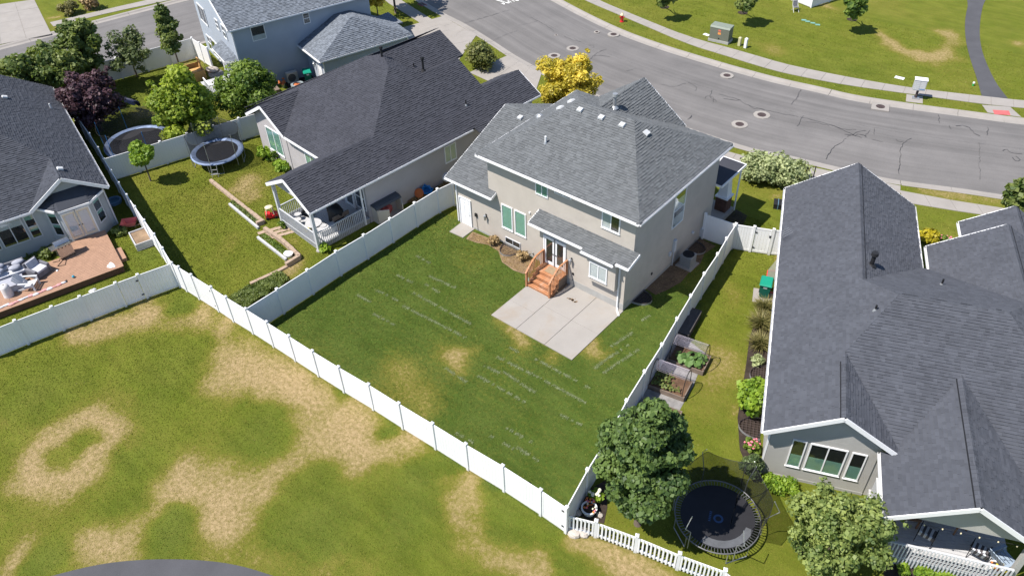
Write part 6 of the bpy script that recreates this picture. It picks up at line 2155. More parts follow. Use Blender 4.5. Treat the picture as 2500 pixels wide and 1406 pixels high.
for j in range(4):
    for i in range(16):
        fs.append((j * 16 + i, j * 16 + (i + 1) % 16, (j + 1) * 16 + (i + 1) % 16, (j + 1) * 16 + i))
fs.append(tuple(range(64, 80)))
mb.add(vs, fs)
mb.build('tub', M_TRIM, bk, True)
MB().ell((0.02, 0, .06), .13, .09, .05, 9, 5, .2).build('scraps', M_RUST, bk)

# resin garden shed box with a door ajar
sb = thing('storage_shed', 'beige resin storage shed with dark lid and open door by the ranch wall', 'shed', (*(-16.83, -1.74), 0), math.radians(-4.8))
MB().box(-.75, -.95, 0, -.7, .95, 1.15).build('back_panel', M_BOX, sb)
MB().box(-.75, -.95, 0, .5, -.9, 1.15).build('side_panel', M_BOX, sb)
MB().box(-.75, .9, 0, .5, .95, 1.15).build('side_panel', M_BOX, sb)
MB().box(-.75, -.9, 0.0, .5, .9, .06).build('floor', M_BOX, sb)
mb = MB()
prof = [(-.8, 1.18), (-.75, 1.32), (.3, 1.26), (.48, 1.20), (.56, 1.08), (.5, 1.05), (.35, 1.16), (-.75, 1.2)]
mb.extr([(x, -1.0, z) for x, z in prof], (0, 2.0, 0))
mb.build('lid', mat('shed_lid', (.075, .08, .09), .7, .1), sb)
MB().bar((.55, -.93, .55), (1.0, -.35, .55), .05, 1.0).build('door', M_BOX, sb)
MB().bar((.55, .93, .55), (1.1, .62, .55), .05, 1.0).build('door', M_BOX, sb)
MB().ell((-.1, .1, .4), .4, .5, .35, 9, 6, .25).build('contents', M_RUST, sb)
tb = thing('plastic_tub', 'bright blue tub leaning behind the white fence by the ranch wall', 'tub', (*(-16.24, 1.46), .25), .3)
mb = MB()
vs, fs = [], []
for (r0, r1, z) in ((.26, .2, 0), (.34, .27, .42), (.31, .24, .42), (.22, .17, .04)):
    vs += [(-r0, -r1, z), (r0, -r1, z), (r0, r1, z), (-r0, r1, z)]
for j in range(3):
    for i in range(4):
        fs.append((j * 4 + i, j * 4 + (i + 1) % 4, (j + 1) * 4 + (i + 1) % 4, (j + 1) * 4 + i))
fs += [(3, 2, 1, 0), (12, 13, 14, 15)]
mb.add(vs, fs)
mb.build('tub', M_BLUETUB, tb)
MB().ring((0, 0), .3, .37, .4, .43, 4).build('rim', M_BLUETUB, tb)
tb.rotation_euler = (.5, .3, .3)
pt = thing('flower_pot', 'orange pot lying among weeds behind the white fence', 'pot', (*(-16.41, 1.09), .3))
MB().cyl((0, 0, 0), (0, 0, .35), .2, .28, 14).build('pot', M_ORANGE, pt)
MB().ring((0, 0), .26, .31, .33, .4, 14).build('rim', M_ORANGE, pt)
pt.rotation_euler = (.9, .4, 0)
hs_ = thing('garden_hose', 'coiled pale hose hanging on the shaded ranch wall', 'hose', (*(-15.94, 2.93), .8))
for i in range(4):
    MB().tube([(.05 * i, .3 * math.cos(k * .449) * (1 - .05 * i), .3 * math.sin(k * .449)) for k in range(14)], .02, 5, True).build('coil', M_LIGHTCLOTH, hs_)

# things on the ranch porch (deck surface 0.40)
def loc_of(house, x, y, z):
    return house.matrix_basis @ Vector((x, y, z))
def table_round(label, p, rz, top_m, r=.42, h=.45):
    t = thing('patio_table', label, 'table', p, rz)
    MB().cyl((0, 0, h), (0, 0, h + .03), r, n=20).build('tabletop', top_m, t)
    for i in range(3):
        a = i * 2.09
        MB().cyl((math.cos(a) * r * .7, math.sin(a) * r * .7, 0), (math.cos(a) * r * .5, math.sin(a) * r * .5, h), .025, n=6).build('leg', M_DARK, t)
    return t
def stool(label, p, m, h=.4):
    t = thing('stool', label, 'stool', p)
    MB().cyl((0, 0, h - .05), (0, 0, h), .2, n=18).build('seat', m, t)
    for i in range(4):
        a = i * math.pi / 2
        MB().cyl((math.cos(a) * .17, math.sin(a) * .17, 0), (math.cos(a) * .1, math.sin(a) * .1, h - .05), .02, n=6).build('leg', M_METAL, t)
    return t
stool('pale round stool on the ranch porch nearest the toy car', loc_of(HL, -3.2, .75, .4), M_GREYDECK)
stool('second pale round stool on the ranch porch beside a coiled black ring', loc_of(HL, -2.7, .45, .4), M_GREYDECK)
stool('pale round stool on the ranch porch right of the green toys', loc_of(HL, -1.0, 1.15, .4), M_GREYDECK)
table_round('low pale table on the ranch porch behind the corner post', loc_of(HL, -1.6, .85, .4), .2, M_GREYDECK, .5, .42)
rg = thing('rubber_ring', 'black rubber ring lying on the ranch porch floor', 'ring', loc_of(HL, -3.3, 1.5, .4))
MB().tube([(.38 * math.cos(k * .393), .3 * math.sin(k * .393), .08) for k in range(16)], .09, 7, True).build('tyre', M_DARK, rg, True)
MB().tube([(.3 * math.cos(k * .393), .22 * math.sin(k * .393), .17) for k in range(16)], .02, 5, True).build('rope', M_DARK, rg, True)
gc = thing('covered_grill', 'barbecue under a black cover on the ranch porch', 'grill', loc_of(HL, -1.3, 2.3, .4))
mb = MB()
vs, fs = [], []
for (rx, ry, z) in ((.62, .42, 0), (.6, .4, .5), (.66, .42, .85), (.5, .3, 1.1), (.2, .12, 1.15)):
    for i in range(14):
        a = 2 * math.pi * i / 14
        k = 1 + random.uniform(-.05, .05)
        vs.append((rx * k * math.cos(a), ry * k * math.sin(a), z))
for j in range(4):
    for i in range(14):
        fs.append((j * 14 + i, j * 14 + (i + 1) % 14, (j + 1) * 14 + (i + 1) % 14, (j + 1) * 14 + i))
fs.append(tuple(range(56, 70)))
mb.add(vs, fs)
mb.build('cover', M_DARK, gc, True)
MB().tube([(.4 * math.cos(a * .5), .27 * math.sin(a * .5), .3) for a in range(12)], .02, 5).build('tie_cord', M_IRON, gc)
bx_ = thing('bench', 'long brown bench against the ranch porch railing', 'bench', loc_of(HL, -.45, 2.3, .4), math.radians(85))
for i in range(3):
    MB().box(-.6, -.2 + i * .14, .40, .6, -.07 + i * .14, .44).build('seat_board', M_WOODG, bx_)
for x in (-.5, .5):
    MB().box(x - .05, -.18, 0, x + .05, .2, .4).build('leg', M_WOODG, bx_)
MB().box(-.6, .24, .5, .6, .28, .8).build('backrest', M_WOODG, bx_)
ty = thing('ring_toy', 'yellow and green stacking toy on the ranch porch floor', 'toy', loc_of(HL, -1.75, .45, .4))
MB().ring((0, 0), .1, .22, 0, .1, 16).build('ring', M_YELLOW, ty)
MB().cyl((0, 0, 0), (0, 0, .2), .09, .05, 10).build('cone', M_GREENP, ty)
ty = thing('toy_bucket', 'bright green toy bucket on the ranch porch', 'bucket', loc_of(HL, -2.05, .75, .4))
MB().cyl((0, 0, 0), (0, 0, .2), .11, .16, 12).build('bucket', M_GREENP, ty)
MB().ring((0, 0), .14, .18, .19, .215, 12).build('rim', M_GREENP, ty)
cb = thing('chest', 'flat pale chest on the ranch porch beside the railing', 'chest', loc_of(HL, -.75, 1.25, .4), math.radians(80))
MB().box(-.55, -.28, 0, .55, .28, .3).build('body', M_GREYP, cb)
MB().box(-.58, -.3, .3, .58, .3, .36).build('lid', M_GREYDECK, cb)

# ------------------------------------------------------------------ deck of the blue-grey house
dk = thing('wooden_deck', 'brown board deck with furniture beside the blue grey house', 'deck', (-27.39, -13.27, 0), math.radians(-15))
MB().box(-.15, -13, .02, 2.9, -1.2, .40).build('deck_frame', mat('deck_fascia', (.12, .065, .045), .8, .2, 4, 40), dk)
MB().box(-1.45, -3.0, .02, -.16, -1.2, .40).build('deck_frame', M_DECK, dk)
nb = 28
for i in range(nb):
    u0 = -1.46 + i * 4.42 / nb
    v1 = -1.16
    v0 = -13 if u0 > -.25 else -3.3
    for (va, vb) in (((v0, -7.2), (-7.19, v1)) if v0 < -7 else ((v0, v1),)):
        MB().box(u0, va, .405, u0 + 4.42 / nb - .012, vb, .445).build('deck_board', M_DECK, dk)
MB().box(.6, -1.13, 0, 1.9, -.8, .22).build('step', M_DECK, dk)
ZD = .45
def on_deck(x, y): return loc_of(dk, x, y, ZD)
R15 = math.radians(-15)
def armchair(label, p, rz, w=.85, cushion=True):
    t = thing('armchair', label, 'armchair', p, rz)
    MB().box(-w / 2, -.4, .05, w / 2, .4, .36).build('base', M_WICKER, t)
    for s in (-1, 1):
        MB().box(s * w / 2 - .08, -.4, .05, s * w / 2 + .08, .4, .6).build('arm', M_WICKER, t)
    MB().extr([(-w / 2, .34, .05), (w / 2, .34, .05), (w / 2, .46, .85), (-w / 2, .46, .85)], (0, .1, 0)).build('back', M_WICKER, t)
    if cushion:
        MB().box(-w / 2 + .09, -.38, .36, w / 2 - .09, .32, .48).build('seat_cushion', M_LIGHTCLOTH, t)
        MB().extr([(-w / 2 + .1, .22, .48), (w / 2 - .1, .22, .48), (w / 2 - .1, .34, .88), (-w / 2 + .1, .34, .88)], (0, .1, 0)).build('back_cushion', M_GREYCLOTH, t)
    return t
armchair('grey armchair wrapped in a loose cover, alone in the middle of the deck', on_deck(.75, -5.3), R15 + 2.1)
sf = thing('sofa', 'grey wicker sofa heaped with cushions near the big window', 'sofa', on_deck(.15, -6.75), R15 + 1.57)
MB().box(-.95, -.42, .05, .95, .42, .36).build('base', M_WICKER, sf)
for s in (-1, 1):
    MB().box(s * .95 - .09, -.42, .05, s * .95 + .09, .42, .6).build('arm', M_WICKER, sf)
MB().box(-.95, .34, .05, .95, .48, .82).build('back', M_WICKER, sf)
for s in (-1, 1):
    MB().box(-.44 + s * .44, -.4, .36, .42 + s * .44, .34, .5).build('seat_cushion', M_LIGHTCLOTH, sf)
for i in range(5):
    MB().ell((random.uniform(-.7, .7), random.uniform(-.1, .35), .62 + .06 * i), .34, .22, .13, 12, 8, .08).build('loose_cushion', M_GREYCLOTH, sf, True)
ot = thing('coffee_table', 'grey draped low table beside the plastic garden chair', 'table', on_deck(1.15, -6.75), R15)
MB().box(-.4, -.55, .0, .4, .55, .4).build('draped_top', M_LIGHTCLOTH, ot)
MB().box(-.45, -.6, .38, .45, .6, .43).build('tabletop', M_GREYCLOTH, ot)
ad = thing('adirondack_chair', 'grey slatted adirondack chair near the deck edge', 'chair', on_deck(1.75, -6.0), R15 + 2.6)
for i in range(6):
    x = -.27 + i * .108
    MB().bar((x, .2, .25), (x * 1.15, .62, .98 - abs(i - 2.5) * .04), .09, .025, up=(0, 1, .4)).build('back_slat', M_GREYP, ad)
for i in range(5):
    MB().bar((-.3, -.35 + i * .13, .36 - i * .03), (.3, -.35 + i * .13, .36 - i * .03), .11, .025).build('seat_slat', M_GREYP, ad)
for s in (-1, 1):
    MB().bar((s * .36, -.42, .56), (s * .36, .38, .56), .12, .03).build('arm', M_GREYP, ad)
    MB().box(s * .33 - .03, -.42, 0, s * .33 + .03, -.32, .55).build('leg', M_GREYP, ad)
    MB().bar((s * .3, -.38, .34), (s * .3, .6, .04), .04, .1).build('leg', M_GREYP, ad)
cv = thing('covered_heater', 'upright cylinder under a white cloth cover at the deck edge', 'covered heater', on_deck(1.75, -7.15))
mb = MB()
vs, fs = [], []
for j, (r_, z) in enumerate(((.27, 0), (.25, .3), (.24, .62), (.2, .75), (.05, .78))):
    for i in range(14):
        a = 2 * math.pi * i / 14
        k = 1 + (.05 * math.sin(i * 2.5) if j < 3 else 0)
        vs.append((r_ * k * math.cos(a), r_ * k * math.sin(a), z))
for j in range(4):
    for i in range(14):
        fs.append((j * 14 + i, j * 14 + (i + 1) % 14, (j + 1) * 14 + (i + 1) % 14, (j + 1) * 14 + i))
mb.add(vs, fs)
mb.build('cover', mat('white_cover', (.66, .62, .61), .8, .08), cv, True)
MB().tube([(.26 * math.cos(k * .449), .26 * math.sin(k * .449), .12) for k in range(14)], .012, 5, True).build('drawcord', M_GREYP, cv)
gr = thing('barbecue_grill', 'stainless gas grill standing on the deck by the double doors', 'grill', on_deck(-.2, -3.65), R15 + 1.75)
MB().box(-.42, -.28, .1, .42, .28, .82).build('cabinet', M_STEEL, gr)
MB().box(-.7, -.26, .78, -.42, .26, .83).build('side_shelf', M_STEEL, gr)
MB().box(.42, -.26, .78, .7, .26, .83).build('side_shelf', M_STEEL, gr)
mb = MB()
pts_ = [(.3 * math.cos(math.pi * i / 8), .84 + .3 * math.sin(math.pi * i / 8)) for i in range(9)]
mb.extr([(-.42, y, z) for y, z in pts_], (.84, 0, 0))
mb.build('hood', M_STEEL, gr, False)
MB().cyl((-.3, -.34, 1.0), (.3, -.34, 1.0), .018, n=8).build('handle', M_DARK, gr)
for i in range(4):
    MB().cyl((-.3 + i * .2, -.31, .76), (-.3 + i * .2, -.27, .76), .03, n=8).build('knob', M_DARK, gr)
for sx in (-.38, .38):
    for sy in (-.24, .24):
        MB().cyl((sx - .02, sy, .05), (sx + .02, sy, .05), .05, n=8).build('caster', M_DARK, gr)
tag(MB().tube([on_deck(*p) + Vector((0, 0, .015)) for p in ((.05, -4.5), (.15, -4.15), (-.05, -4.1), (.3, -3.8), (.75, -3.95), (.62, -4.35), (.2, -4.0), (.2, -3.75))], .016, 5).build('gas_hose', M_DARK), 'black gas hose looping on the deck beside the grill', 'hose')
def rag(name, label, cat, p, r, m, seed, h=.07):
    rr = random.Random(seed)
    mb = MB()
    vs, fs = [], []
    n = 12
    for j in range(4):
        for i in range(n):
            a = 2 * math.pi * i / n
            k = r * (1 - j / 4) * (1 + .45 * math.sin(a * 3 + seed) * rr.random())
            vs.append((k * math.cos(a), k * .7 * math.sin(a), .004 + h * (0 if j == 0 else rr.uniform(.3, 1))))
    for j in range(3):
        for i in range(n):
            fs.append((j * n + i, j * n + (i + 1) % n, (j + 1) * n + (i + 1) % n, (j + 1) * n + i))
    fs.append(tuple(range(3 * n, 4 * n)))
    mb.add(vs, fs)
    o = mb.build(name, m, None, True, p, seed)
    return tag(o, label, cat)
rag('crumpled_cloth', 'white crumpled cloth on the deck corner nearest the fence', 'cloth', on_deck(2.45, -1.75), .28, M_TRIM, 3)
rag('paper_litter', 'crumpled white paper on the grass below the deck edge', 'litter', loc_of(dk, 3.55, -3.2, .0), .22, M_LIGHTCLOTH, 5)
rag('paper_litter', 'small white scrap on the deck by the armchair shadow', 'litter', on_deck(1.05, -4.45), .07, M_TRIM, 8)
rag('dark_rag', 'small black rag at the end of the pink fabric on the deck', 'cloth', on_deck(2.4, -4.25), .14, M_DARK, 9, .05)
bl = thing('ball', 'small turquoise ball near the deck edge', 'ball', on_deck(2.3, -3.8))
MB().ell((0, 0, .08), .08, .08, .08, 12, 8).build('ball', mat('turquoise', (.03, .30, .42), .4), bl, True)
MB().tube([(.081 * math.cos(k * .449), .081 * math.sin(k * .449), .08) for k in range(14)], .004, 4, True).build('seam', M_TINT, bl)
fb = thing('pink_fabric', 'long strip of pink and white fabric along the deck edge', 'fabric', on_deck(0, 0), R15)
rr = random.Random(4)
for i in range(15):
    y = -7.9 + i * .25
    MB().ell((2.62 - .012 * i + rr.uniform(-.05, .05), y, .025), .11 * rr.uniform(.7, 1.2), .2, .035, 9, 5, .25).build('fold', M_PINK if (i % 3 < 2 and i not in (1, 6)) else M_LIGHTCLOTH, fb, True)
# planter box by the fence
pb_ = thing('raised_planter', 'weathered timber planter box of soil beside the fence corner', 'planter', (*(-26.7, -13), 0), math.radians(-15))
for (x0, y0, x1, y1) in ((-.8, -.5, .8, -.44), (-.8, .44, .8, .5), (-.8, -.44, -.74, .44), (.74, -.44, .8, .44)):
    for k in range(3):
        MB().box(x0, y0, .01 + k * .165, x1, y1, .01 + (k + 1) * .165 - .008).build('side_board', M_GREYDECK, pb_)
MB().box(-.74, -.44, .05, .74, .44, .42).build('soil', M_DIRT, pb_)
wb = thing('wheelbarrow', 'rusty red wheelbarrow in the shade beside the house', 'wheelbarrow', (*(-28.58, -12.63), 0), .9)
mb = MB()
mb.add([(-.3, -.22, .3), (.3, -.22, .3), (.3, .22, .3), (-.3, .22, .3), (-.5, -.34, .58), (.45, -.34, .58), (.45, .34, .58), (-.5, .34, .58)], [(3, 2, 1, 0), (0, 1, 5, 4), (1, 2, 6, 5), (2, 3, 7, 6), (3, 0, 4, 7)])
mb.build('tray', M_RUST, wb)
for s in (-1, 1):
    MB().tube([(-.6, s * .1, .2), (.3, s * .24, .3), (1.0, s * .3, .55)], .02, 5).build('handle', M_WOODG, wb)
    MB().tube([(.25, s * .22, .3), (.35, s * .24, 0)], .015, 5).build('leg', M_IRON, wb)
MB().cyl((-.62, -.04, .17), (-.62, .04, .17), .17, n=16).build('wheel', M_DARK, wb)
kp = thing('kiddie_pool', 'small pale blue tub in the shade between house and fence', 'tub', (*(-32.21, -11.82), 0))
MB().ring((0, 0), .38, .48, 0, .2, 20).build('rim', mat('pale_blue', (.15, .27, .42), .5), kp)
MB().cyl((0, 0, 0), (0, 0, .04), .4, n=20).build('floor', M_TINT, kp)

# ------------------------------------------------------------------ blue house yard
cp_ = thing('cedar_playbox', 'new cedar framed sandbox with rails beside the blue house', 'sandbox', (*(-44.13, 2.2), 0), math.radians(-16.3))
for (x0, y0, x1, y1) in ((-1.0, -.6, 1.0, -.56), (-1.0, .56, 1.0, .6), (-1.0, -.56, -.96, .56), (.96, -.56, 1.0, .56)):
    for k in range(5):
        MB().box(x0, y0, .01 + k * .16, x1, y1, .01 + (k + 1) * .16 - .01).build('side_board', mat('new_cedar', (.55, .32, .12), .7, .18, 5, 40), cp_)
MB().box(-.5, -.5, .5, .3, .5, .54).build('seat', MATS['new_cedar'], cp_)
for i in range(7):
    MB().box(-1.0 + i * .16, .57, .8, -.94 + i * .16, .6, 1.15).build('rail_slat', MATS['new_cedar'], cp_)
MB().box(-1.05, .55, 1.15, .1, .64, 1.2).build('top_rail', MATS['new_cedar'], cp_)
tag(MB().ell((0, 0, .1), .7, .5, .16, 12, 6, .1).build('rock_pile', M_STONE, None, True, (*(-44.05, 3.69), 0)), 'grey boulder on the gravel strip under the blue house wall', 'boulder')
struct(MB().prism([(-44.63,3.47), (-44.76,3.99), (-43.64,4.19), (-42.17,4.05), (-42.03,2.76), (-43.28,2.83)], -.02, .02).build('gravel_strip', M_GRAVEL))
struct(MB().prism([(-40.6, 7.0), (-34.4, 5.0), (-30.5, 3.5), (-33.2, 9.5), (-36.2, 10.6)], -.02, .014).build('side_yard', M_MULCH))
hpmp = thing('heat_pump', 'beige heat pump with round fan grille at the foot of the blue wall', 'heat pump', loc_of(HB, -.45, 6.55, 0), math.radians(-16.3))
MB().box(-.2, -.45, .12, .2, .45, .95).build('cabinet', mat('beige_metal', (.42, .41, .37), .6, .05), hpmp)
MB().ring((0, 0), .1, .13, 0, .02, 6).build('foot', M_DARK, hpmp)
fan = MB()
for i in range(3):
    r_ = .1 + i * .1
    fan.tube([(.215, -.08 + r_ * math.cos(k * .349), .53 + r_ * math.sin(k * .349)) for k in range(18)], .012, 4, True)
fan.build('fan_grille', M_DARK, hpmp)
MB().cyl((.202, -.08, .53), (.206, -.08, .53), .33, n=24).build('fan_opening', mat('fan_shadow', (.12, .12, .115), .8), hpmp)
def wheelie_bin(label, loc, rz):
    t = thing('wheelie_bin', label, 'bin', loc, rz)
    mb = MB()
    mb.add([(-.22, -.25, .05), (.22, -.25, .05), (.22, .25, .05), (-.22, .25, .05), (-.3, -.36, 1.0), (.3, -.36, 1.0), (.3, .36, 1.0), (-.3, .36, 1.0)], [(3, 2, 1, 0), (0, 1, 5, 4), (1, 2, 6, 5), (2, 3, 7, 6), (3, 0, 4, 7)])
    mb.build('body', M_GREENBIND, t)
    mb = MB()
    mb.add([(-.33, -.42, 1.0), (.33, -.42, 1.0), (.33, .4, 1.02), (-.33, .4, 1.02), (-.28, -.36, 1.07), (.28, -.36, 1.07), (.28, .34, 1.12), (-.28, .34, 1.12)], [(4, 5, 6, 7), (0, 1, 5, 4), (1, 2, 6, 5), (2, 3, 7, 6), (3, 0, 4, 7), (3, 2, 1, 0)])
    mb.build('lid', M_GREENBIN, t)
    MB().cyl((-.28, .44, .98), (.28, .44, .98), .025, n=8).build('handle', M_GREENBIN, t)
    for s in (-1, 1):
        MB().cyl((s * .24, .26, .12), (s * .3, .26, .12), .12, n=14).build('wheel', M_DARK, t)
    MB().extr([(-.1, -.338, .78), (.1, -.338, .78), (.1, -.352, .9), (-.1, -.352, .9)], (0, -.006, 0)).build('label', M_STICKW, t)
    return t
wheelie_bin('green wheelie bin between heat pump and white door of blue house', loc_of(HB, .35, 7.6, 0), math.radians(60))
wheelie_bin('green wheelie bin on a concrete pad under the slate roof gutter', (*(5.37, 5.77), 0), math.radians(18))
pd = struct(MB().prism([(4.66,6.01), (4.84,6.1), (5.74,6.39), (6.16,5.38), (5.78,5.33), (5.12,4.94)], -.03, .03).build('bin_pad', M_CONC))
fp = thing('leaf_pile', 'orange terracotta shards heaped on a stand beside the blue wall', 'pot pile', (*(-36.49, 5.36), 0))
for i in range(14):
    MB().ell((random.uniform(-.28, .28), random.uniform(-.28, .28), .45 + random.uniform(-.05, .22)), .13, .1, .05, 6, 4, .3).build('shard', M_ORANGE, fp)
MB().cyl((0, 0, 0), (0, 0, .42), .1, .2, 8).build('stand', M_METAL, fp)
ft = thing('fire_bowl', 'grey stone bowl with terracotta inside behind the black roof edge', 'bowl', (*(-35.48, 6.02), 0))
MB().ring((0, 0), .34, .52, 0, .4, 20).build('bowl', mat('bluegrey_stone', (.24, .28, .30), .8, .15), ft)
MB().ell((0, 0, .25), .32, .3, .16, 9, 5, .25).build('filling', M_ORANGE, ft)
gate_ = thing('old_grate', 'rusty grate box leaning low beside the shaded blue wall', 'grate', (*(-36.38, 4.46), 0), -.3)
MB().box(-.4, -.3, 0, .4, .3, .35).build('box', M_WOODG, gate_)
MB().box(-.25, -.32, .1, .1, -.295, .28).build('opening', M_INT, gate_)
bb = thing('tarp', 'dark blue folded cover hanging behind the fenced trampoline', 'cover', (*(-42.73, -4.19), .5), .3)
mb = MB()
rows = [[(-.7 + .35 * j, -.05 * abs(j - 2) + random.uniform(-.06, .06), .55 - .03 * j - (.28 + .12 * ((j * 7) % 3)) * k / 2) for j in range(5)] for k in range(3)]
vs = [p for r_ in rows for p in r_] + [(p[0], p[1] + .12, p[2]) for r_ in rows for p in r_]
fs = []
for k in range(2):
    for j in range(4):
        q = (k * 5 + j, k * 5 + j + 1, (k + 1) * 5 + j + 1, (k + 1) * 5 + j)
        fs += [q, tuple(i + 15 for i in q[::-1])]
fs += [(j, j + 15, j + 16, j + 1) for j in range(4)]
mb.add(vs, fs)
mb.build('cloth', M_BLUEBAG, bb, True)
MB().tube([(-.75, .05, .57), (.75, .05, .44)], .015, 5).build('hanging_cord', M_DARK, bb)

# ------------------------------------------------------------------ right side yard
struct(MB().prism([(3.39,0.24), (3.72,0.24), (5.12,-0.07), (5.73,-2.38), (6.06,-4.48), (6.01,-5.27), (4.25,-4.93), (4.07,-4.16), (3.9,-3), (3.57,-1.3)], -.02, .016).build('gravel_bed', M_GRAVEL))
struct(MB().prism([(5.63,4.75), (6.11,5.42), (9.75,-2.91), (8.86,-3.62), (8.35,-2.86), (7.21,0.1), (6.32,2.29)], -.02, .015).build('mulch_bed', M_MULCH))
struct(MB().prism([(8.39,-2.92), (8.64,-2.19), (9.84,-3.48), (10.02,-4.11), (9.76,-4.89), (9.28,-4.42)], -.02, .017).build('mulch_bed', M_MULCH))
struct(MB().prism([(5.2,-11.86), (5.24,-10.44), (5.55,-9.56), (6.38,-10.65), (6.72,-11.39), (6.04,-11.65)], -.02, .02).build('mulch_bed', M_MULCH))
struct(MB().prism([(13.2,-7.29), (13.67,-6.99), (14.61,-6.9), (15,-7.58), (14.33,-7.49), (13.63,-7.76)], -.02, .016).build('mulch_bed', M_MULCH))
struct(MB().prism([(16.28,-5.83), (16.79,-5.42), (20.22,-3.43), (20.52,-3.87), (16.66,-6.86)], -.02, .016).build('mulch_bed', M_MULCH))
bt = thing('long_planter', 'long dark timber bench box against the side fence', 'bench', (*(3.44, 1.03), 0), math.radians(100.5))
for i in range(5):
    MB().box(-1.05, -.34 + i * .138, .46, 1.05, -.34 + i * .138 + .128, .5).build('top_board', M_DARKWOOD, bt)
for s in (-1, 1):
    for k in range(3):
        MB().box(-1.0, s * .3 - .015, .02 + k * .148, 1.0, s * .3 + .015, .02 + (k + 1) * .148 - .01).build('side_board', M_DARKWOOD, bt)
    MB().box(s * .98 - .02, -.28, .02, s * .98 + .02, .28, .455).build('end_panel', M_DARKWOOD, bt)
def raised_bed(label, xy, rz, sx, sy, hoop):
    t = thing('raised_bed', label, 'raised bed', (*xy, 0), rz)
    for k in range(2):
        for (x0, y0, x1, y1) in ((-sx, -sy, sx, -sy + .05), (-sx, sy - .05, sx, sy), (-sx, -sy + .05, -sx + .05, sy - .05), (sx - .05, -sy + .05, sx, sy - .05)):
            MB().box(x0, y0, .01 + k * .145, x1, y1, .01 + (k + 1) * .145 - .008).build('side_board', M_WOODG, t)
    MB().box(-sx + .05, -sy + .05, .0, sx - .05, sy - .05, .22).build('soil', mat('bed_soil', (.14, .082, .05), .95, .3, 4, 30, .6, 40), t)
    if hoop:
        hh = 1.15
        arcs = []
        for x in (-sx + .12, sx - .12):
            pts = [(x, -(sy - .04) * math.cos(math.pi * i / 14), .28 + hh * math.sin(math.pi * i / 14) ** .75) for i in range(15)]
            arcs.append(pts)
            MB().tube(pts, .02, 5).build('hoop', M_DARK, t)
        wr = MB()
        lo, hi = 4, 14                      # the netting hangs over the back and is rolled up at the front
        for i in range(lo * 2, hi * 2 + 1):
            j, f = i // 2, (i % 2) / 2
            q0 = Vector(arcs[0][j]).lerp(Vector(arcs[0][min(14, j + 1)]), f)
            q1 = Vector(arcs[1][j]).lerp(Vector(arcs[1][min(14, j + 1)]), f)
            wr.cyl(q0, q0.lerp(q1, .97), .0034, n=3)
        for j in range(26):
            f = j / 26
            wr.tube([Vector(arcs[0][i]).lerp(Vector(arcs[1][i]), f) for i in range(lo, hi + 1)], .003, 3)
        for j in range(1, 10):              # closed end on the fence side
            yy = -(sy - .04) + (2 * sy - .08) * j / 10
            zz = .28 + hh * max(0, 1 - (yy / (sy - .04)) ** 2) ** .4
            wr.cyl((-sx + .12, yy, .28), (-sx + .12, yy, zz), .0034, n=3)
        for j in range(1, 9):
            zz = .28 + hh * j / 9
            yy = (sy - .04) * math.sqrt(max(0, 1 - ((zz - .28) / hh) ** 2.6))
            wr.cyl((-sx + .12, -yy, zz), (-sx + .12, yy, zz), .0034, n=3)
        stuff(wr.build('wire_netting', M_WIRE, t))
    return t
RB = math.radians(100.5)
RB1 = raised_bed('raised bed with wire hoop and big leafy squash nearest the bench box', (4.7, -1.1), math.radians(10.5), .95, .62, True)
RB2 = raised_bed('raised bed with wire hoop and low seedlings, middle of the three', (4.84, -3.16), math.radians(10.5), .95, .62, True)
RB3 = raised_bed('raised bed without hoop half hidden by the big dark tree', (5.42, -5.11), math.radians(10.5), .95, .62, False)
gl = thing('soccer_goal', 'folded net goal with red frame against the slate house', 'goal net', (*(5.39, 7.19), 0), math.radians(112))
MB().tube([(-1.0, 0, .02), (-1.0, 0, 1.3), (1.0, 0, 1.3), (1.0, 0, .02)], .04, 6).build('frame', M_RED, gl)
MB().tube([(-1.0, 0, .05), (-.9, .5, .05), (.9, .5, .05), (1.0, 0, .05)], .03, 6).build('base_frame', M_RED, gl)
MB().add([(-1.0, 0, 1.3), (1.0, 0, 1.3), (.9, .5, .05), (-.9, .5, .05)], [(0, 1, 2, 3)]).build('net', meshnet('goal_net', (.35, .35, .33), .5), gl)
wc = well(None, (*(8.2, 0.29), 0), (-.92, -.39, 0), 1.4, .75, True)
tag(wc, 'corrugated metal window well with grate beside the yellow green shrub', 'window well')
wg_ = well(None, (*(9.52, -2.84), 0), (-.92, -.39, 0), 1.3, 1.0, True)
tag(wg_, 'dark grated window well above the pink flowers', 'window well')
def flower_pot(label, xy, r, h, m, fl, seed):
    rr = random.Random(seed)
    t = thing('flower_pot', label, 'flower pot', (*xy, 0))
    MB().cyl((0, 0, 0), (0, 0, h), r * .75, r, 18).build('pot', m, t)
    MB().ring((0, 0), r * .86, r * 1.08, h - .02, h + .05, 18).build('rim', m, t)
    MB().cyl((0, 0, h), (0, 0, h + .01), r * .86, n=14).build('soil', M_MULCH, t)
    for i in range(9):
        a, q = rr.uniform(0, 6.28), rr.uniform(.1, .95) * r
        MB().ell((q * math.cos(a), q * math.sin(a), h + rr.uniform(.05, .16)), .05, .05, .035, 7, 4, .2).build('bloom', fl[i % len(fl)], t)
    return t
flower_pot('large white round pot of flowers inside the picket fence corner', (5.91, -11.33), .32, .3, M_TRIM, (M_FLOWERO, M_FLOWERW, M_FLOWERP), 2)
flower_pot('orange clay pot beside the white pot inside the picket fence', (5.74, -11.02), .2, .28, M_ORANGE, (M_FLOWERO, M_FLOWERP), 3)
tag(MB().ell((0, 0, .06), .16, .12, .1, 9, 5, .2).build('stone', M_STONE, None, False, (*(6.36, -11.17), 0)), 'small white stone on mulch right of the white flower pot', 'stone')
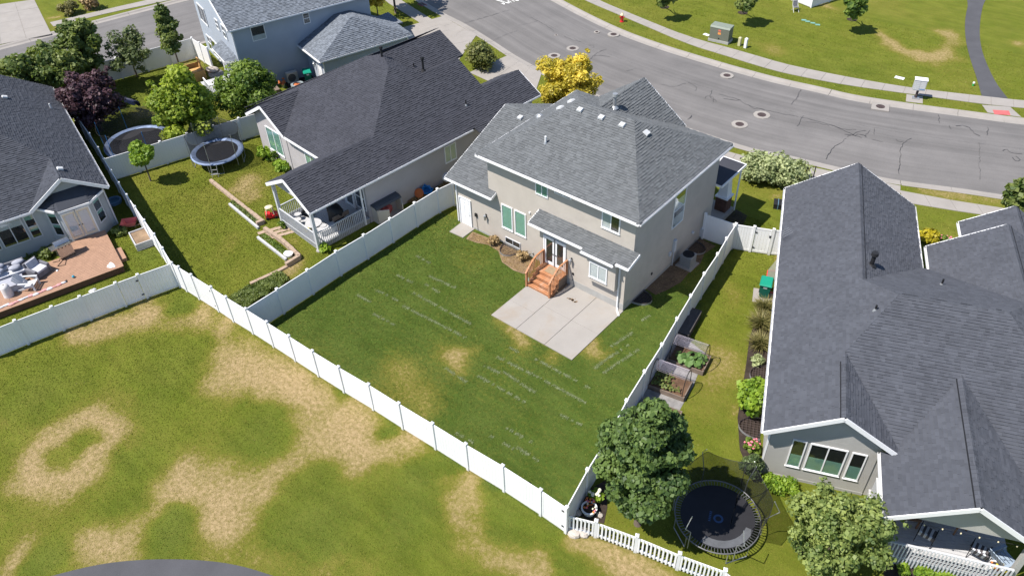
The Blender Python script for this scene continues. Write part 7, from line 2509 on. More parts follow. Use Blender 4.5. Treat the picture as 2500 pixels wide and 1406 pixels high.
tag(MB().ell((0, 0, .08), .22, .16, .12, 9, 5, .2).build('stone', M_STONE, None, False, (*(5.54, -11.66), 0)), 'grey stone on mulch left of the white flower pot', 'stone')
tag(MB().ell((0, 0, .05), .5, .28, .2, 11, 7, .12).build('boulder', M_STONE, None, False, (*(5.89, -12.47), 0), -.3), 'wide pale boulder under the first picket section at the corner', 'boulder')
tag(MB().ell((0, 0, .05), .28, .22, .2, 11, 7, .12).build('boulder', M_STONE, None, False, (*(6.29, -12.29), 0), -.3), 'smaller pale boulder under the pickets right of the wide boulder', 'boulder')
tag(MB().ell((0, 0, .06), .22, .13, .1, 11, 7, .08).build('stone', M_STONE, None, False, (*(14.34, -2.96), 0), -.3), 'pale oval stone at the foot of the grey gable wall', 'stone')

# things on the right porch
def lawn_chair(label, p, rz):
    t = thing('porch_chair', label, 'chair', p, rz)
    for s in (-1, 1):
        MB().tube([(s * .3, -.35, .02), (s * .3, -.3, .4), (s * .3, .25, .38), (s * .3, .5, .95)], .016, 5).build('side_frame', M_DARK, t)
        MB().tube([(s * .3, .35, .02), (s * .3, .05, .58), (s * .3, -.32, .6), (s * .3, -.3, .4)], .016, 5).build('arm', M_DARK, t)
    MB().tube([(-.3, -.35, .02), (.3, -.35, .02)], .014, 5).build('foot_bar', M_DARK, t)
    for i in range(6):
        x = -.28 + i * .0935
        m = M_LIGHTCLOTH if i % 2 else M_STRIPE
        MB().box(x, -.28, .40, x + .0925, .24, .47).build('seat_cushion', m, t)
        MB().extr([(x, .22, .44), (x + .0925, .22, .44), (x + .0925, .47, .95), (x, .47, .95)], (0, .06, -.02)).build('back_cushion', m, t)
    return t
def on_R(x, y, z=.5): return loc_of(HR, x, y, z)
R226 = math.radians(22.6)
lawn_chair('striped cushion porch chair nearer the brown table', on_R(6.35, -2.15), R226 + 2.75)
lawn_chair('striped cushion porch chair nearer the round planter', on_R(8.2, -2.4), R226 + 2.75)
tt = thing('porch_table', 'brown wicker table at the left end of the shaded porch', 'table', on_R(5.5, -1.5), R226 + .12)
for i in range(5):
    MB().box(-.6, -.36 + i * .145, .55, .6, -.36 + i * .145 + .137, .59).build('top_board', M_CARD, tt)
for sx in (-.55, .55):
    for sy in (-.3, .3):
        MB().box(sx - .03, sy - .03, 0, sx + .03, sy + .03, .55).build('leg', M_CARD, tt)
tt = thing('side_table', 'small brown corner table behind the second striped chair', 'table', on_R(7.55, -1.2), R226 + .6)
MB().box(-.35, -.35, .5, .35, .35, .54).build('tabletop', M_CARD, tt)
for sx in (-.3, .3):
    for sy in (-.3, .3):
        MB().box(sx - .025, sy - .025, 0, sx + .025, sy + .025, .5).build('leg', M_CARD, tt)
bl_ = thing('adirondack_chair', 'pale blue slatted chair at the right end of the porch', 'chair', on_R(9.0, -2.5), R226 + 2.2)
for i in range(5):
    x = -.24 + i * .12
    MB().bar((x, .2, .25), (x * 1.1, .55, .95), .1, .025, up=(0, 1, .4)).build('back_slat', M_PALEBLUE, bl_)
    MB().bar((-.3, -.35 + i * .13, .36 - i * .03), (.3, -.35 + i * .13, .36 - i * .03), .11, .025).build('seat_slat', M_PALEBLUE, bl_)
for s in (-1, 1):
    MB().bar((s * .36, -.42, .56), (s * .36, .38, .56), .12, .03).build('arm', M_PALEBLUE, bl_)
    MB().box(s * .33 - .03, -.42, 0, s * .33 + .03, -.32, .55).build('leg', M_PALEBLUE, bl_)
flower_pot('white planter with orange green plant inside the porch railing', (on_R(8.75, -2.85).x, on_R(8.75, -2.85).y), .24, .78, M_TRIM, (M_FLOWERO, M_YELLOW), 6)
sl_ = thing('string_lights', 'string of small bulbs along the porch pediment', 'string lights', on_R(4.7, -3.22, 2.9), R226)
MB().tube([(0, 0, 0), (1.1, 0, -.06), (2.2, 0, 0), (3.3, 0, -.06), (4.4, 0, 0)], .008, 4).build('wire', M_DARK, sl_)
for i in range(7):
    MB().ell((.3 + i * .62, -.01, -.09), .03, .03, .045, 7, 5).build('bulb', M_CREAM, sl_)

# ------------------------------------------------------------------ street furniture
hy = thing('fire_hydrant', 'red fire hydrant with cream bonnet on the far grass strip', 'hydrant', (*(-21.88, 32.44), 0))
MB().cyl((0, 0, 0), (0, 0, .06), .2, n=14).build('flange', M_REDHYD, hy)
MB().cyl((0, 0, .06), (0, 0, .6), .13, .12, 14).build('barrel', M_REDHYD, hy)
MB().cyl((0, 0, .6), (0, 0, .66), .17, n=14).build('collar', M_CREAM, hy)
MB().cyl((0, 0, .66), (0, 0, .82), .15, .06, 14).cyl((0, 0, .82), (0, 0, .9), .03, n=6).build('bonnet', M_CREAM, hy)
for a in (0, 2.1, 4.2):
    MB().cyl((.1 * math.cos(a), .1 * math.sin(a), .48), (.23 * math.cos(a), .23 * math.sin(a), .48), .07, n=10).build('outlet', M_REDHYD, hy)
e0, e1 = (-13.48, 33.4), (-11.98, 33.56)
tr_ = thing('utility_cabinet', 'large green utility cabinet on a concrete plinth in the far grass', 'utility cabinet', ((e0[0] + e1[0]) / 2, (e0[1] + e1[1]) / 2 + .5, 0), math.atan2(e1[1] - e0[1], e1[0] - e0[0]))
MB().box(-.92, -.5, 0, .92, .55, .22).build('plinth', M_FOUND, tr_)
MB().box(-.86, -.45, .22, .86, .5, 1.25).build('cabinet', M_TRANSF, tr_)
MB().extr([(-.88, -.47, 1.25), (.88, -.47, 1.25), (.88, -.3, 1.38), (-.88, -.3, 1.38)], (0, .02, 0)).add([(-.88, -.3, 1.38), (.88, -.3, 1.38), (.88, .52, 1.38), (-.88, .52, 1.38), (-.88, .52, 1.25), (.88, .52, 1.25), (-.88, -.47, 1.25), (.88, -.47, 1.25)], [(0, 1, 2, 3), (3, 2, 5, 4), (0, 3, 4, 6), (2, 1, 7, 5)]).build('lid', mat('utility_green_light', (.20, .23, .19), .6, .06), tr_)
MB().box(-.12, -.457, .98, .12, -.451, 1.12).build('warning_sticker', M_REDSTK, tr_)
MB().box(-.12, -.457, .72, .14, -.451, .9).build('warning_sticker', M_ORSTK, tr_)
MB().box(-.04, -.47, .32, .06, -.451, .42).build('latch', M_DARK, tr_)
for nm, lb, xy, m, h in (('utility_pedestal', 'tan utility pedestal, left of the two by the green cabinet', (-10.95, 34.05), M_UTIL, .75), ('utility_pedestal', 'white utility pedestal, right of the two by the green cabinet', (-10.34, 33.97), M_TRIM, .85)):
    t = thing(nm, lb, 'pedestal', (*xy, 0))
    MB().box(-.11, -.11, 0, .11, .11, h - .08).build('post', m, t)
    MB().add([(-.13, -.13, h - .08), (.13, -.13, h - .08), (.13, .13, h - .08), (-.13, .13, h - .08), (-.08, -.08, h), (.08, -.08, h), (.08, .08, h), (-.08, .08, h)], [(4, 5, 6, 7), (0, 1, 5, 4), (1, 2, 6, 5), (2, 3, 7, 6), (3, 0, 4, 7), (3, 2, 1, 0)]).build('cap', m, t)
mk = thing('irrigation_marker', 'small white and green capped marker in the grass by the footpath', 'marker', (*(6.82, 37.95), 0))
MB().cyl((0, 0, 0), (0, 0, .2), .06, n=8).build('stem', M_GREENP, mk)
MB().cyl((0, 0, .2), (0, 0, .3), .08, n=8).build('cap', M_TRIM, mk)
mbx = thing('mailbox_cluster', 'grey cluster mailbox on a single post over its concrete pad', 'mailbox', (*(4.07, 33.31), 0), math.radians(20))
MB().box(-.25, -.2, 0, .25, .2, .1).build('pedestal_foot', M_METAL, mbx)
MB().cyl((0, 0, .1), (0, 0, .75), .09, n=10).build('pedestal', M_IRON, mbx)
MB().box(-.42, -.22, .75, .42, .25, 1.55).build('cabinet', mat('mailbox_grey', (.45, .46, .47), .5, .05), mbx)
MB().box(-.45, -.26, 1.55, .45, .28, 1.6).build('top', M_TRIM, mbx)
for i in range(2):
    for k in range(5):
        MB().box(-.39 + i * .4, -.235, .8 + k * .145, -.02 + i * .4, -.221, .93 + k * .145).build('mail_door', mat('mail_door', (.52, .53, .53), .45, .05), mbx)
MB().box(.02, -.245, .86, .38, -.236, .9).build('slot', M_BLUETUB, mbx)
fc = thing('folding_chair', 'small grey folding chair standing on the far grass near the white fence', 'chair', (*(-10.36, 43.73), 0), .8)
MB().extr([(-.22, -.22, .42), (.22, -.22, .42), (.22, .2, .38), (-.22, .2, .38)], (0, 0, .03)).build('seat', M_WICKER, fc)
MB().extr([(-.22, .2, .42), (.22, .2, .42), (.22, .34, .9), (-.22, .34, .9)], (0, .03, 0)).build('backrest', M_WICKER, fc)
for s in (-1, 1):
    MB().tube([(s * .24, -.3, 0), (s * .24, .2, .55), (s * .24, .35, .95)], .016, 5).build('leg', M_TRIM, fc)
    MB().tube([(s * .2, .35, 0), (s * .2, -.2, .45)], .016, 5).build('leg', M_TRIM, fc)
MB().box(-.05, .36, .95, .06, .42, 1.12).build('cushion', M_TRIM, fc)
gt = thing('drain_grate', 'rusty red storm drain grate at the kerb near the top left of the street', 'drain', (*(-39.88, 24.62), .0), -.25)
MB().box(-.45, -.3, -.1, .45, .3, .02).build('frame', M_RUST, gt)
for i in range(6):
    MB().box(-.4 + i * .14, -.27, .02, -.33 + i * .14, .27, .035).build('bar', M_IRON, gt)

# ------------------------------------------------------------------ plants
LEAF = {
    'maple_dark': leafmat('leaf_maple_dark', (.034, .070, .022), (.16, .235, .06), .33),
    'apple': leafmat('leaf_apple', (.085, .135, .035), (.34, .40, .12), .36),
    'yellow': leafmat('leaf_yellow', (.30, .26, .025), (.82, .66, .11), .4),
    'ash': leafmat('leaf_ash', (.065, .11, .028), (.235, .275, .075), .35),
    'olive': leafmat('leaf_olive', (0.081, 0.112, 0.043), (0.189, 0.225, 0.090), 0.3),
    'plum': leafmat('leaf_plum', (0.027, 0.012, 0.018), (0.128, 0.068, 0.083), 0.2),
    'lime': leafmat('leaf_lime', (.12, .19, .02), (.42, .49, .07), .42),
    'green': leafmat('leaf_green', (0.051, 0.105, 0.017), (0.196, 0.272, 0.043), 0.35),
    'box': leafmat('leaf_box', (.075, .105, .028), (.235, .235, .075), .3),
    'varieg': leafmat('leaf_variegated', (0.133, 0.175, 0.070), (0.476, 0.518, 0.273), 0.3),
    'bright': leafmat('leaf_bright', (0.094, 0.188, 0.015), (0.300, 0.413, 0.044), 0.35),
    'grass': leafmat('leaf_tall_grass', (0.072, 0.091, 0.026), (0.286, 0.247, 0.098), 0.3),
    'squash': leafmat('leaf_squash', (0.072, 0.143, 0.039), (0.169, 0.286, 0.078), 0.3),
    'conifer': leafmat('leaf_conifer', (0.048, 0.083, 0.032), (0.136, 0.184, 0.064), 0.2),
    'straw': leafmat('leaf_straw', (.20, .13, .06), (.46, .33, .16), .1),
    'gold': leafmat('leaf_gold', (.22, .20, .012), (.55, .46, .03), .3),
    'bloom': leafmat('leaf_bloom', (.45, .10, .13), (.80, .42, .42), .2),
    'clip': leafmat('leaf_clip', (.12, .155, .065), (.27, .30, .17), .1),
}

def quads_mesh(name, P, T, B, size, aspect, tone, m, tri=False):
    """leaf blades: centre P, along T, across B"""
    n = len(P)
    a = T * (size * aspect)[:, None]
    b = B * size[:, None]
    if tri:
        V = np.stack([P - b * .5, P + b * .5, P + a], 1)
        k = 3
    else:
        V = np.stack([P - a * .5, P + b * .5 - a * .05, P + a * .5, P - b * .5 - a * .05], 1)
        k = 4
    me = bpy.data.meshes.new(name)
    me.vertices.add(n * k)
    me.vertices.foreach_set('co', V.reshape(-1).astype(np.float32))
    me.loops.add(n * k)
    me.loops.foreach_set('vertex_index', np.arange(n * k, dtype=np.int32))
    me.polygons.add(n)
    me.polygons.foreach_set('loop_start', np.arange(0, n * k, k, dtype=np.int32))
    me.update(calc_edges=True)
    at = me.attributes.new('tone', 'FLOAT', 'FACE')
    at.data.foreach_set('value', np.clip(tone, 0, 1).astype(np.float32))
    me.materials.append(m)
    return me

def unit(v):
    return v / np.maximum(1e-9, np.linalg.norm(v, axis=1, keepdims=True))

def crown_leaves(name, centers, radii, per, lsize, m, r, flat=.55, aspect=1.3, up=.5, tone_c=None):
    Ps, Ts, Bs, Ss, To = [], [], [], [], []
    for i, (c, cr) in enumerate(zip(centers, radii)):
        n = max(6, int(per * (cr / np.mean(radii)) ** 2))
        d = unit(r.normal(size=(n, 3)))
        rad = cr * r.random(n) ** .4
        p = c + d * rad[:, None] * np.array([1, 1, flat])
        nr = unit(d * .8 + np.array([0, 0, up]) + r.normal(size=(n, 3)) * .55)
        t = unit(np.cross(nr, r.normal(size=(n, 3))))
        b = np.cross(nr, t)
        Ps.append(p); Ts.append(t); Bs.append(b)
        Ss.append(lsize * np.clip(r.lognormal(0, .38, n), .4, 2.0))
        base = r.uniform(.15, .85) if tone_c is None else tone_c[i]
        To.append(base + r.normal(size=n) * .2)
    return quads_mesh(name, np.concatenate(Ps), np.concatenate(Ts), np.concatenate(Bs), np.concatenate(Ss), aspect, np.concatenate(To), m)

def tree(label, X, Y, zc, r, kind, rz=None, clumps=40, per=90, lsize=.17, seed=1, trunk=.12, lean=(0, 0), shape='round', name='tree', cat='tree', flat=.7, group=None, cr=.33, base=None, limbs=7, squash=1.0, aspect=1.3, holes=0.0):
    g = np.random.default_rng(seed)
    rz = rz or r
    bx, by = base if base else (X + lean[0], Y + lean[1])
    t = thing(name, label, cat, (bx, by, 0), 0, group)
    cx, cy = X - bx, Y - by
    pts = []
    rad = []
    k = 0
    while len(pts) < clumps and k < 4000:
        k += 1
        d = g.normal(size=3)
        d /= np.linalg.norm(d)
        q = g.random() ** .45
        p = d * q
        if shape == 'cone':
            w = 1 - .62 * (p[2] + 1) / 2
            p[0] *= w * 1.25
            p[1] *= w * 1.25
        elif shape == 'up':
            w = .6 + .4 * math.cos(p[2] * 1.2)
            p[0] *= w
            p[1] *= w
        elif shape == 'dome' and p[2] < -.45:
            continue
        if holes and g.random() < holes * (1 - q):
            continue
        pts.append((cx + p[0] * r * (1 - cr * .6), cy + p[1] * r * (1 - cr * .6) * squash, zc + p[2] * rz * (1 - cr * .5)))
        rad.append(cr * r * g.uniform(.45, 1.45))
    for j in range(int(clumps * .3)):     # sprigs that break the outline
        b0 = pts[g.integers(len(pts))]
        v = np.array([b0[0] - cx, b0[1] - cy, b0[2] - zc + .25 * rz])
        v = v / (np.linalg.norm(v) + 1e-6)
        pts.append((b0[0] + v[0] * r * .2, b0[1] + v[1] * r * .2, b0[2] + v[2] * r * .2))
        rad.append(cr * r * g.uniform(.25, .5))
    pts = np.array(pts)
    rad = np.array(rad)
    link('crown', crown_leaves('crown', pts, rad, per, lsize, LEAF[kind], g, flat, aspect), t)
    tb = MB()
    zt = zc - rz * .35
    tb.tube([(0, 0, -.05), (cx * .3 + .02, cy * .3, zt * .5), (cx * .7, cy * .7, zt), (cx, cy, zc + rz * .35)], [trunk, trunk * .8, trunk * .62, trunk * .2], 8)
    tk = tb.build('trunk', M_BARK, t, True)
    idx = g.choice(len(pts), min(limbs, len(pts)), replace=False)
    for j in idx:
        f = g.uniform(.35, .9)
        s0 = np.array([cx * f * .8, cy * f * .8, zt * (.75 + .25 * f)])
        mid = (s0 + pts[j]) / 2 + np.array([0, 0, .12 * rz])
        MB().tube([s0, mid, pts[j]], [trunk * .42, trunk * .28, trunk * .08], 5).build('limb', M_BARK, tk, True)
    return t

def shrub(label, X, Y, r, h, kind, clumps=22, per=80, lsize=.1, seed=1, name='shrub', cat='shrub', squash=1.0, rz=0.0, flat=.8, cr=.38, z0=0.0, bloom=None):
    g = np.random.default_rng(seed)
    t = thing(name, label, cat, (X, Y, z0), rz)
    pts, rad = [], []
    while len(pts) < clumps:
        d = g.normal(size=3)
        d /= np.linalg.norm(d)
        p = d * g.random() ** .4
        pts.append((p[0] * r * (1 - cr * .6), p[1] * r * (1 - cr * .6) * squash, h * .52 + p[2] * h * .5 * (1 - cr * .4)))
        rad.append(cr * min(r, h) * g.uniform(.7, 1.2))
    link('foliage', crown_leaves('foliage', np.array(pts), np.array(rad), per, lsize, LEAF[kind], g, flat), t)
    for i in range(4):
        a = g.uniform(0, 6.28)
        MB().tube([(0, 0, 0), (math.cos(a) * r * .25, math.sin(a) * r * .25 * squash, h * .3), (math.cos(a) * r * .5, math.sin(a) * r * .5 * squash, h * .6)], [.025, .02, .008], 5).build('stem', M_BARK, t)
    if bloom:
        bm, nb, bs = bloom
        for i in range(nb):
            a, q = g.uniform(0, 6.28), g.random() ** .5
            MB().ell((math.cos(a) * q * r * .85, math.sin(a) * q * r * .85 * squash, h * (.78 + .28 * (1 - q))), bs, bs, bs * .6, 7, 4, .15).build('bloom', bm, t)
    return t

def tuft(label, X, Y, r, h, kind, n=500, seed=1, name='ornamental_grass'):
    g = np.random.default_rng(seed)
    t = thing(name, label, 'ornamental grass', (X, Y, 0))
    a = g.uniform(0, 2 * math.pi, n)
    q = g.random(n) ** .7
    P0 = np.stack([np.cos(a) * q * r * .3, np.sin(a) * q * r * .3, np.zeros(n)], 1)
    T = unit(np.stack([np.cos(a) * q * r, np.sin(a) * q * r, h * (1.05 - .45 * q)], 1) + g.normal(size=(n, 3)) * .08)
    L = h * g.uniform(.75, 1.25, n)
    B = unit(np.cross(T, g.normal(size=(n, 3))))
    P1 = P0 + T * (L * .6)[:, None]
    T2 = unit(T + np.stack([np.cos(a), np.sin(a), -.7 * np.ones(n)], 1) * .6)
    w = .035
    me = quads_mesh('blades', np.concatenate([P0 + T * (L * .3)[:, None], P1 + T2 * (L * .22)[:, None]]), np.concatenate([T, T2]), np.concatenate([B, B]), np.full(2 * n, w), np.concatenate([L * .62 / w, L * .48 / w])[0:1].repeat(2 * n) * 0 + 1, np.concatenate([g.uniform(.1, .6, n), g.uniform(.4, 1, n)]), LEAF[kind]) if False else None
    V, F, TO = [], [], []
    for i in range(n):
        p0, p1 = P0[i], P1[i]
        p2 = p1 + T2[i] * L[i] * .45
        b = B[i] * w * .5
        o = len(V)
        V += [p0 - b, p0 + b, p1 + b * .8, p1 - b * .8, p2]
        F += [(o, o + 1, o + 2, o + 3), (o + 3, o + 2, o + 4)]
        TO += [g.uniform(.05, .5), g.uniform(.45, 1)]
    mb = MB()
    mb.v = [tuple(v) for v in V]
    mb.f = F
    mb.t = TO
    mb.build('blades', LEAF[kind], t)
    MB().cyl((0, 0, 0), (0, 0, h * .12), r * .3, r * .22, 10).build('crown_base', M_STRAW, t)
    return t

def patch(name, poly, n, lsize, kind, zmax, seed, parent=None, up=.8, zmin=0.02):
    """low ground cover of countless leaves inside a polygon"""
    g = np.random.default_rng(seed)
    xs = [p[0] for p in poly]
    ys = [p[1] for p in poly]
    P = np.stack([g.uniform(min(xs), max(xs), n * 3), g.uniform(min(ys), max(ys), n * 3)], 1)
    P = P[inpoly(P[:, 0], P[:, 1], poly)][:n]
    n = len(P)
    hgt = vnoise(P[:, 0] + 50, P[:, 1] + 50, .45, seed) * zmax
    z = zmin + hgt * g.random(n) ** .5
    p3 = np.concatenate([P, z[:, None]], 1)
    nr = unit(g.normal(size=(n, 3)) * .6 + np.array([0, 0, up]))
    t = unit(np.cross(nr, g.normal(size=(n, 3))))
    me = quads_mesh(name, p3, t, np.cross(nr, t), lsize * g.uniform(.6, 1.3, n), 1.4, .3 + hgt / zmax * .4 + g.normal(size=n) * .18, LEAF[kind])
    o = link(name, me, parent)
    return o

# big trees
tree('large dense dark green maple beside the black trampoline', 7.81, -10.52, 4.4, 1.9, 'maple_dark', 3.3, 125, 240, .12, 21, .17, shape='up', flat=.62, cr=.24, limbs=9)
tree('loose pale green fruit tree in front of the grey gable windows', 14.53, -7.04, 2, 2.07, 'apple', 1.75, 120, 85, .10, 22, .12, flat=.75, cr=.2, limbs=12, holes=.5)
tree('golden yellow tree at the kerb behind the grey hip roof', -15.63, 15.61, 2.6, 2.46, 'yellow', 2.1, 85, 170, .135, 23, .13, cr=.24, limbs=8)
tree('broad green street tree farthest left behind the charcoal roof', -48.05, -8.66, 3.2, 2.24, 'ash', 1.9, 75, 170, .17, 24, .15, cr=.32)
tree('green tree between the far left tree and the street, next to purple plum', -47.28, -6.88, 3.4, 2.19, 'ash', 2.1, 75, 170, .17, 25, .15, cr=.32)
tree('tall green tree overhanging the back street with feathery top', -48.18, -4.36, 4, 1.76, 'ash', 2.4, 60, 150, .17, 26, .14, cr=.3, shape='up')
tree('thin sparse olive tree against the back street fence', -46.16, -1.8, 3, 1.89, 'olive', 2.0, 44, 70, .13, 27, .08, cr=.26, base=(-48.33, -0.84), limbs=12, holes=.6)
tree('slender upright young tree at the back fence corner', -44.15, 1.09, 4.4, 1.11, 'ash', 2.3, 44, 95, .14, 28, .07, cr=.33, shape='cone', base=(-47.48, 2.61), limbs=8)
tree('dark purple plum tree beside the fenced trampoline', -42.03, -7.47, 2.6, 2.22, 'plum', 2.2, 85, 210, .14, 29, .14, cr=.3)
tree('lime green maple overhanging the white fence between trampolines', -34.89, -3.96, 3.2, 2.44, 'lime', 2.9, 95, 150, .16, 30, .13, cr=.24, shape='cone')
tree('round mid green tree behind the black roofed ranch gable', -33.88, 0.61, 2.4, 2.49, 'green', 1.8, 80, 190, .14, 31, .13, cr=.3)
tree('tiny lollipop tree with crooked trunk on the ranch lawn', -32.23, -9.01, 2.3, 0.9, 'bright', .95, 30, 130, .1, 32, .06, cr=.4, base=(-32.64, -8.91), limbs=5)
tree('young tree at the top edge left of the utility cabinet', -18.89, 34.81, 2.4, 1.02, 'ash', 1.5, 22, 60, .22, 33, .07, cr=.36, base=(-20.59, 37.66))
tree('young tree at the top edge beside the folding chair', -12.68, 38.11, 2.6, 1.15, 'ash', 1.5, 22, 60, .22, 34, .07, cr=.36, base=(-14.06, 40.66))
tree('young tree casting a round shadow near the white fence corner', -4.55, 42.08, 2.6, 1.12, 'green', 1.5, 24, 70, .22, 35, .08, cr=.36, base=(-5.5, 44.95))
tree('leafy tree entering the picture at the right edge by the sidewalk', 13.86, 20.26, 2.4, 1, 'ash', 1.6, 30, 70, .2, 36, .09, cr=.33)
tree('street tree shading the sidewalk at the top, right of the blue house', -40.4, 21.6, 4.2, 2.6, 'ash', 1.6, 36, 70, .24, 37, .12, cr=.34)
tree('golden crown showing behind the blue house at the top edge', -38.48, 17.82, 3.4, 1.09, 'yellow', 1.5, 22, 60, .2, 38, .08, cr=.36)
for xy, lb in (((-20.59, 37.66), 'mulch ring'), ((-14.06, 40.66), 'mulch ring'), ((-5.5, 44.95), 'mulch ring')):
    struct(MB().ring(xy, .02, .45, .0, .02, 20).build('tree_ring', M_MULCH))

# shrubs
shrub('pale variegated hedge mound, left half beside the front walk', -0.14, 16.2, 0.8, 1.28, 1.5, 'varieg', 44, 110, .12, 41) if False else None
def shrub_at(label, a, h, kind, **kw):
    X, Y, z, r = a
    return shrub(label, X, Y, r * 1.12, h, kind, **kw)
shrub_at('pale variegated bush on the front lawn nearest the tapered porch column', (-0.06, 16.27, 0.8, 1.34), 1.75, 'varieg', clumps=50, per=95, lsize=.13, seed=41)
shrub_at('pale variegated bush on the front lawn nearest the slate roof', (1.53, 16.86, 0.8, 1.38), 1.75, 'varieg', clumps=50, per=95, lsize=.13, seed=42)
shrub_at('clipped round green bush by the driveway across from the manholes', (-25.99, 17.63, 0.95, 1.29), 2.1, 'box', clumps=46, per=95, lsize=.13, seed=43)
shrub_at('bright yellow green shrub against the slate house gutter', (8.55, -1.99, 0.75, 0.73), 1.6, 'bright', clumps=40, per=80, lsize=.14, seed=44, squash=1.5)
tuft('dark ornamental grass clump just below the green bin', *(5.94, 4.73), .62, .75, 'grass', 420, 45)
tuft('middle ornamental grass clump along the slate house bed', *(6.38, 3.46), .7, .85, 'grass', 460, 46)
tuft('lowest ornamental grass clump above the small variegated plant', *(7.01, 2.1), .62, .75, 'grass', 420, 47)
shrub_at('small yellow edged plant below the ornamental grasses', (7.44, 0.78, 0.3, 0.33), .65, 'varieg', clumps=16, per=50, lsize=.11, seed=48)
shrub_at('dense conical evergreen shrub at the corner of the grey gable', (10.29, -5.43, 0.6, 0.46), 1.35, 'conifer', clumps=50, per=110, lsize=.06, seed=49, flat=1.0)
shrub_at('pink flowering bush beside the grated window well', (9.68, -4.16, 0.3, 0.37), .6, 'green', clumps=16, per=50, lsize=.09, seed=50, bloom=(M_FLOWERP, 15, .055))
shrub_at('low bright hedge under the grey gable wall', (11.59, -5.23, 0.25, 0.88), .6, 'bright', clumps=50, per=70, lsize=.08, seed=51, squash=.5, rz=.39)
shrub_at('golden leaved bush by the front door of the slate house', (10.68, 15.98, 0.4, 0.58), .9, 'gold', clumps=22, per=60, lsize=.12, seed=52)
shrub_at('leafy bush at the back wall of the ranch, left one', (-28.57, -2.24, 0.4, 0.58), .95, 'bright', clumps=18, per=60, lsize=.13, seed=53)
shrub_at('leafy bush at the back wall of the ranch, right one', (-26.39, -2.36, 0.35, 0.62), .8, 'bright', clumps=18, per=60, lsize=.13, seed=54)
shrub_at('tall weedy plant against the ranch back wall between the bushes', (-27.37, -2.22, 0.7, 0.34), 1.5, 'green', clumps=14, per=30, lsize=.09, seed=55)
shrub_at('broad leaved plant at the foot of the ranch porch corner post', (-17.09, -6.57, 0.2, 0.39), .45, 'bright', clumps=10, per=30, lsize=.15, seed=56)
shrub_at('small green plant at the far corner of the ranch porch', (-20.85, -6.48, 0.2, 0.41), .5, 'green', clumps=12, per=36, lsize=.1, seed=57)
shrub_at('hydrangea with pale yellow heads behind the orange pot', (5.75, -10.68, 0.3, 0.3), .75, 'bright', clumps=18, per=45, lsize=.1, seed=58, bloom=(M_FLOWERW, 9, .075))
shrub_at('clump of tall bushy grass beside the sidewalk at the top left', (-66.41, 2.4, 0.6, 0.96), 1.4, 'grass', clumps=26, per=70, lsize=.14, seed=59)
shrub_at('tawny ornamental bush at the top edge by the sidewalk', (-66.05, 4.41, 0.7, 0.97), 1.5, 'straw', clumps=24, per=70, lsize=.14, seed=60)
shrub_at('low trimmed plant under the porch railing, left of the mulch gap', (16.97, -5.81, 0.2, 0.24), .4, 'bright', clumps=20, per=45, lsize=.07, seed=61)
shrub_at('low trimmed plant under the porch railing, right of the mulch gap', (17.63, -5.42, 0.2, 0.35), .4, 'bright', clumps=26, per=45, lsize=.07, seed=62, squash=.6, rz=.4)
shrub_at('low trimmed plant at the bottom edge below the railing middle', (18.34, -5.06, 0.2, 0.35), .4, 'bright', clumps=26, per=45, lsize=.07, seed=63, squash=.6, rz=.4)
shrub_at('yellow green plant climbing the railing near the right porch post', (19.87, -3.89, 0.4, 0.27), .9, 'gold', clumps=16, per=45, lsize=.1, seed=64)
shrub_at('dark leafy plant under the deck window of the blue grey house', (-30.03, -17.39, 0.25, 0.51), .6, 'ash', clumps=24, per=50, lsize=.1, seed=65, squash=.7)
shrub_at('shaded plant clump between the deck and the fence planter', (-28.6, -13.44, 0.25, 0.44), .5, 'ash', clumps=18, per=50, lsize=.09, seed=66)
shrub_at('purple flowered bed plant by the slate house front lawn', (11.55, 16.56, 0.15, 0.43), .4, 'green', clumps=12, per=36, lsize=.09, seed=67, bloom=(M_FLOWERP, 8, .05))
shrub_at('weedy shrub by the basement window of the beige house', (-7.15, .1, 0, .4), .55, 'straw', clumps=12, per=40, lsize=.09, seed=68)
shrub_at('straw coloured weed clump left of the basement window', (-9.4, .15, 0, .38), .6, 'straw', clumps=12, per=36, lsize=.09, seed=69)

# vegetables in the raised beds
def veg(label, bed, pts, kind, leaf, h, seed, n=14, name='squash_plant'):
    g = np.random.default_rng(seed)
    root = None
    for (x, y) in pts:
        w = bed.matrix_basis @ Vector((x, y, .22))
        t = thing(name, label, 'vegetable plant', w, g.uniform(0, 6), 'vegetables in ' + label.split(' in ')[-1] if ' in ' in label else None)
        lm = MB()
        for i in range(n):
            a, q = g.uniform(0, 6.28), g.uniform(.05, .34)
            c = (math.cos(a) * q, math.sin(a) * q, h * g.uniform(.4, 1))
            nr = Vector((math.cos(a) * .5, math.sin(a) * .5, 1)).normalized()
            u = nr.orthogonal().normalized()
            v = nr.cross(u)
            vs = [Vector(c) + (u * math.cos(k * .785) + v * math.sin(k * .785)) * leaf * g.uniform(.8, 1.1) for k in range(8)]
            lm.add(vs, [tuple(range(8))], float(np.clip(.5 + g.normal() * .25, 0, 1)))
            lm.tube([(0, 0, 0), c], .01, 3)
        lm.build('leaves', LEAF[kind], t)
veg('broad leaved squash plant in the first hooped raised bed', RB1, [(-.35, -.2), (.1, .1), (.5, -.2), (-.1, -.35), (.6, .2), (.25, -.3)], 'squash', .13, .35, 71)
veg('small seedling plant in the second hooped raised bed', RB2, [(-.6, -.3), (-.3, -.35), (0, -.3), (.3, -.35), (-.5, 0), (-.15, -.05), (-.6, .3), (-.2, .3)], 'ash', .06, .3, 72, 12, 'seedling')
veg('leafy plant in the hoopless raised bed', RB3, [(.55, .2)], 'squash', .09, .2, 73, 10, 'lettuce')

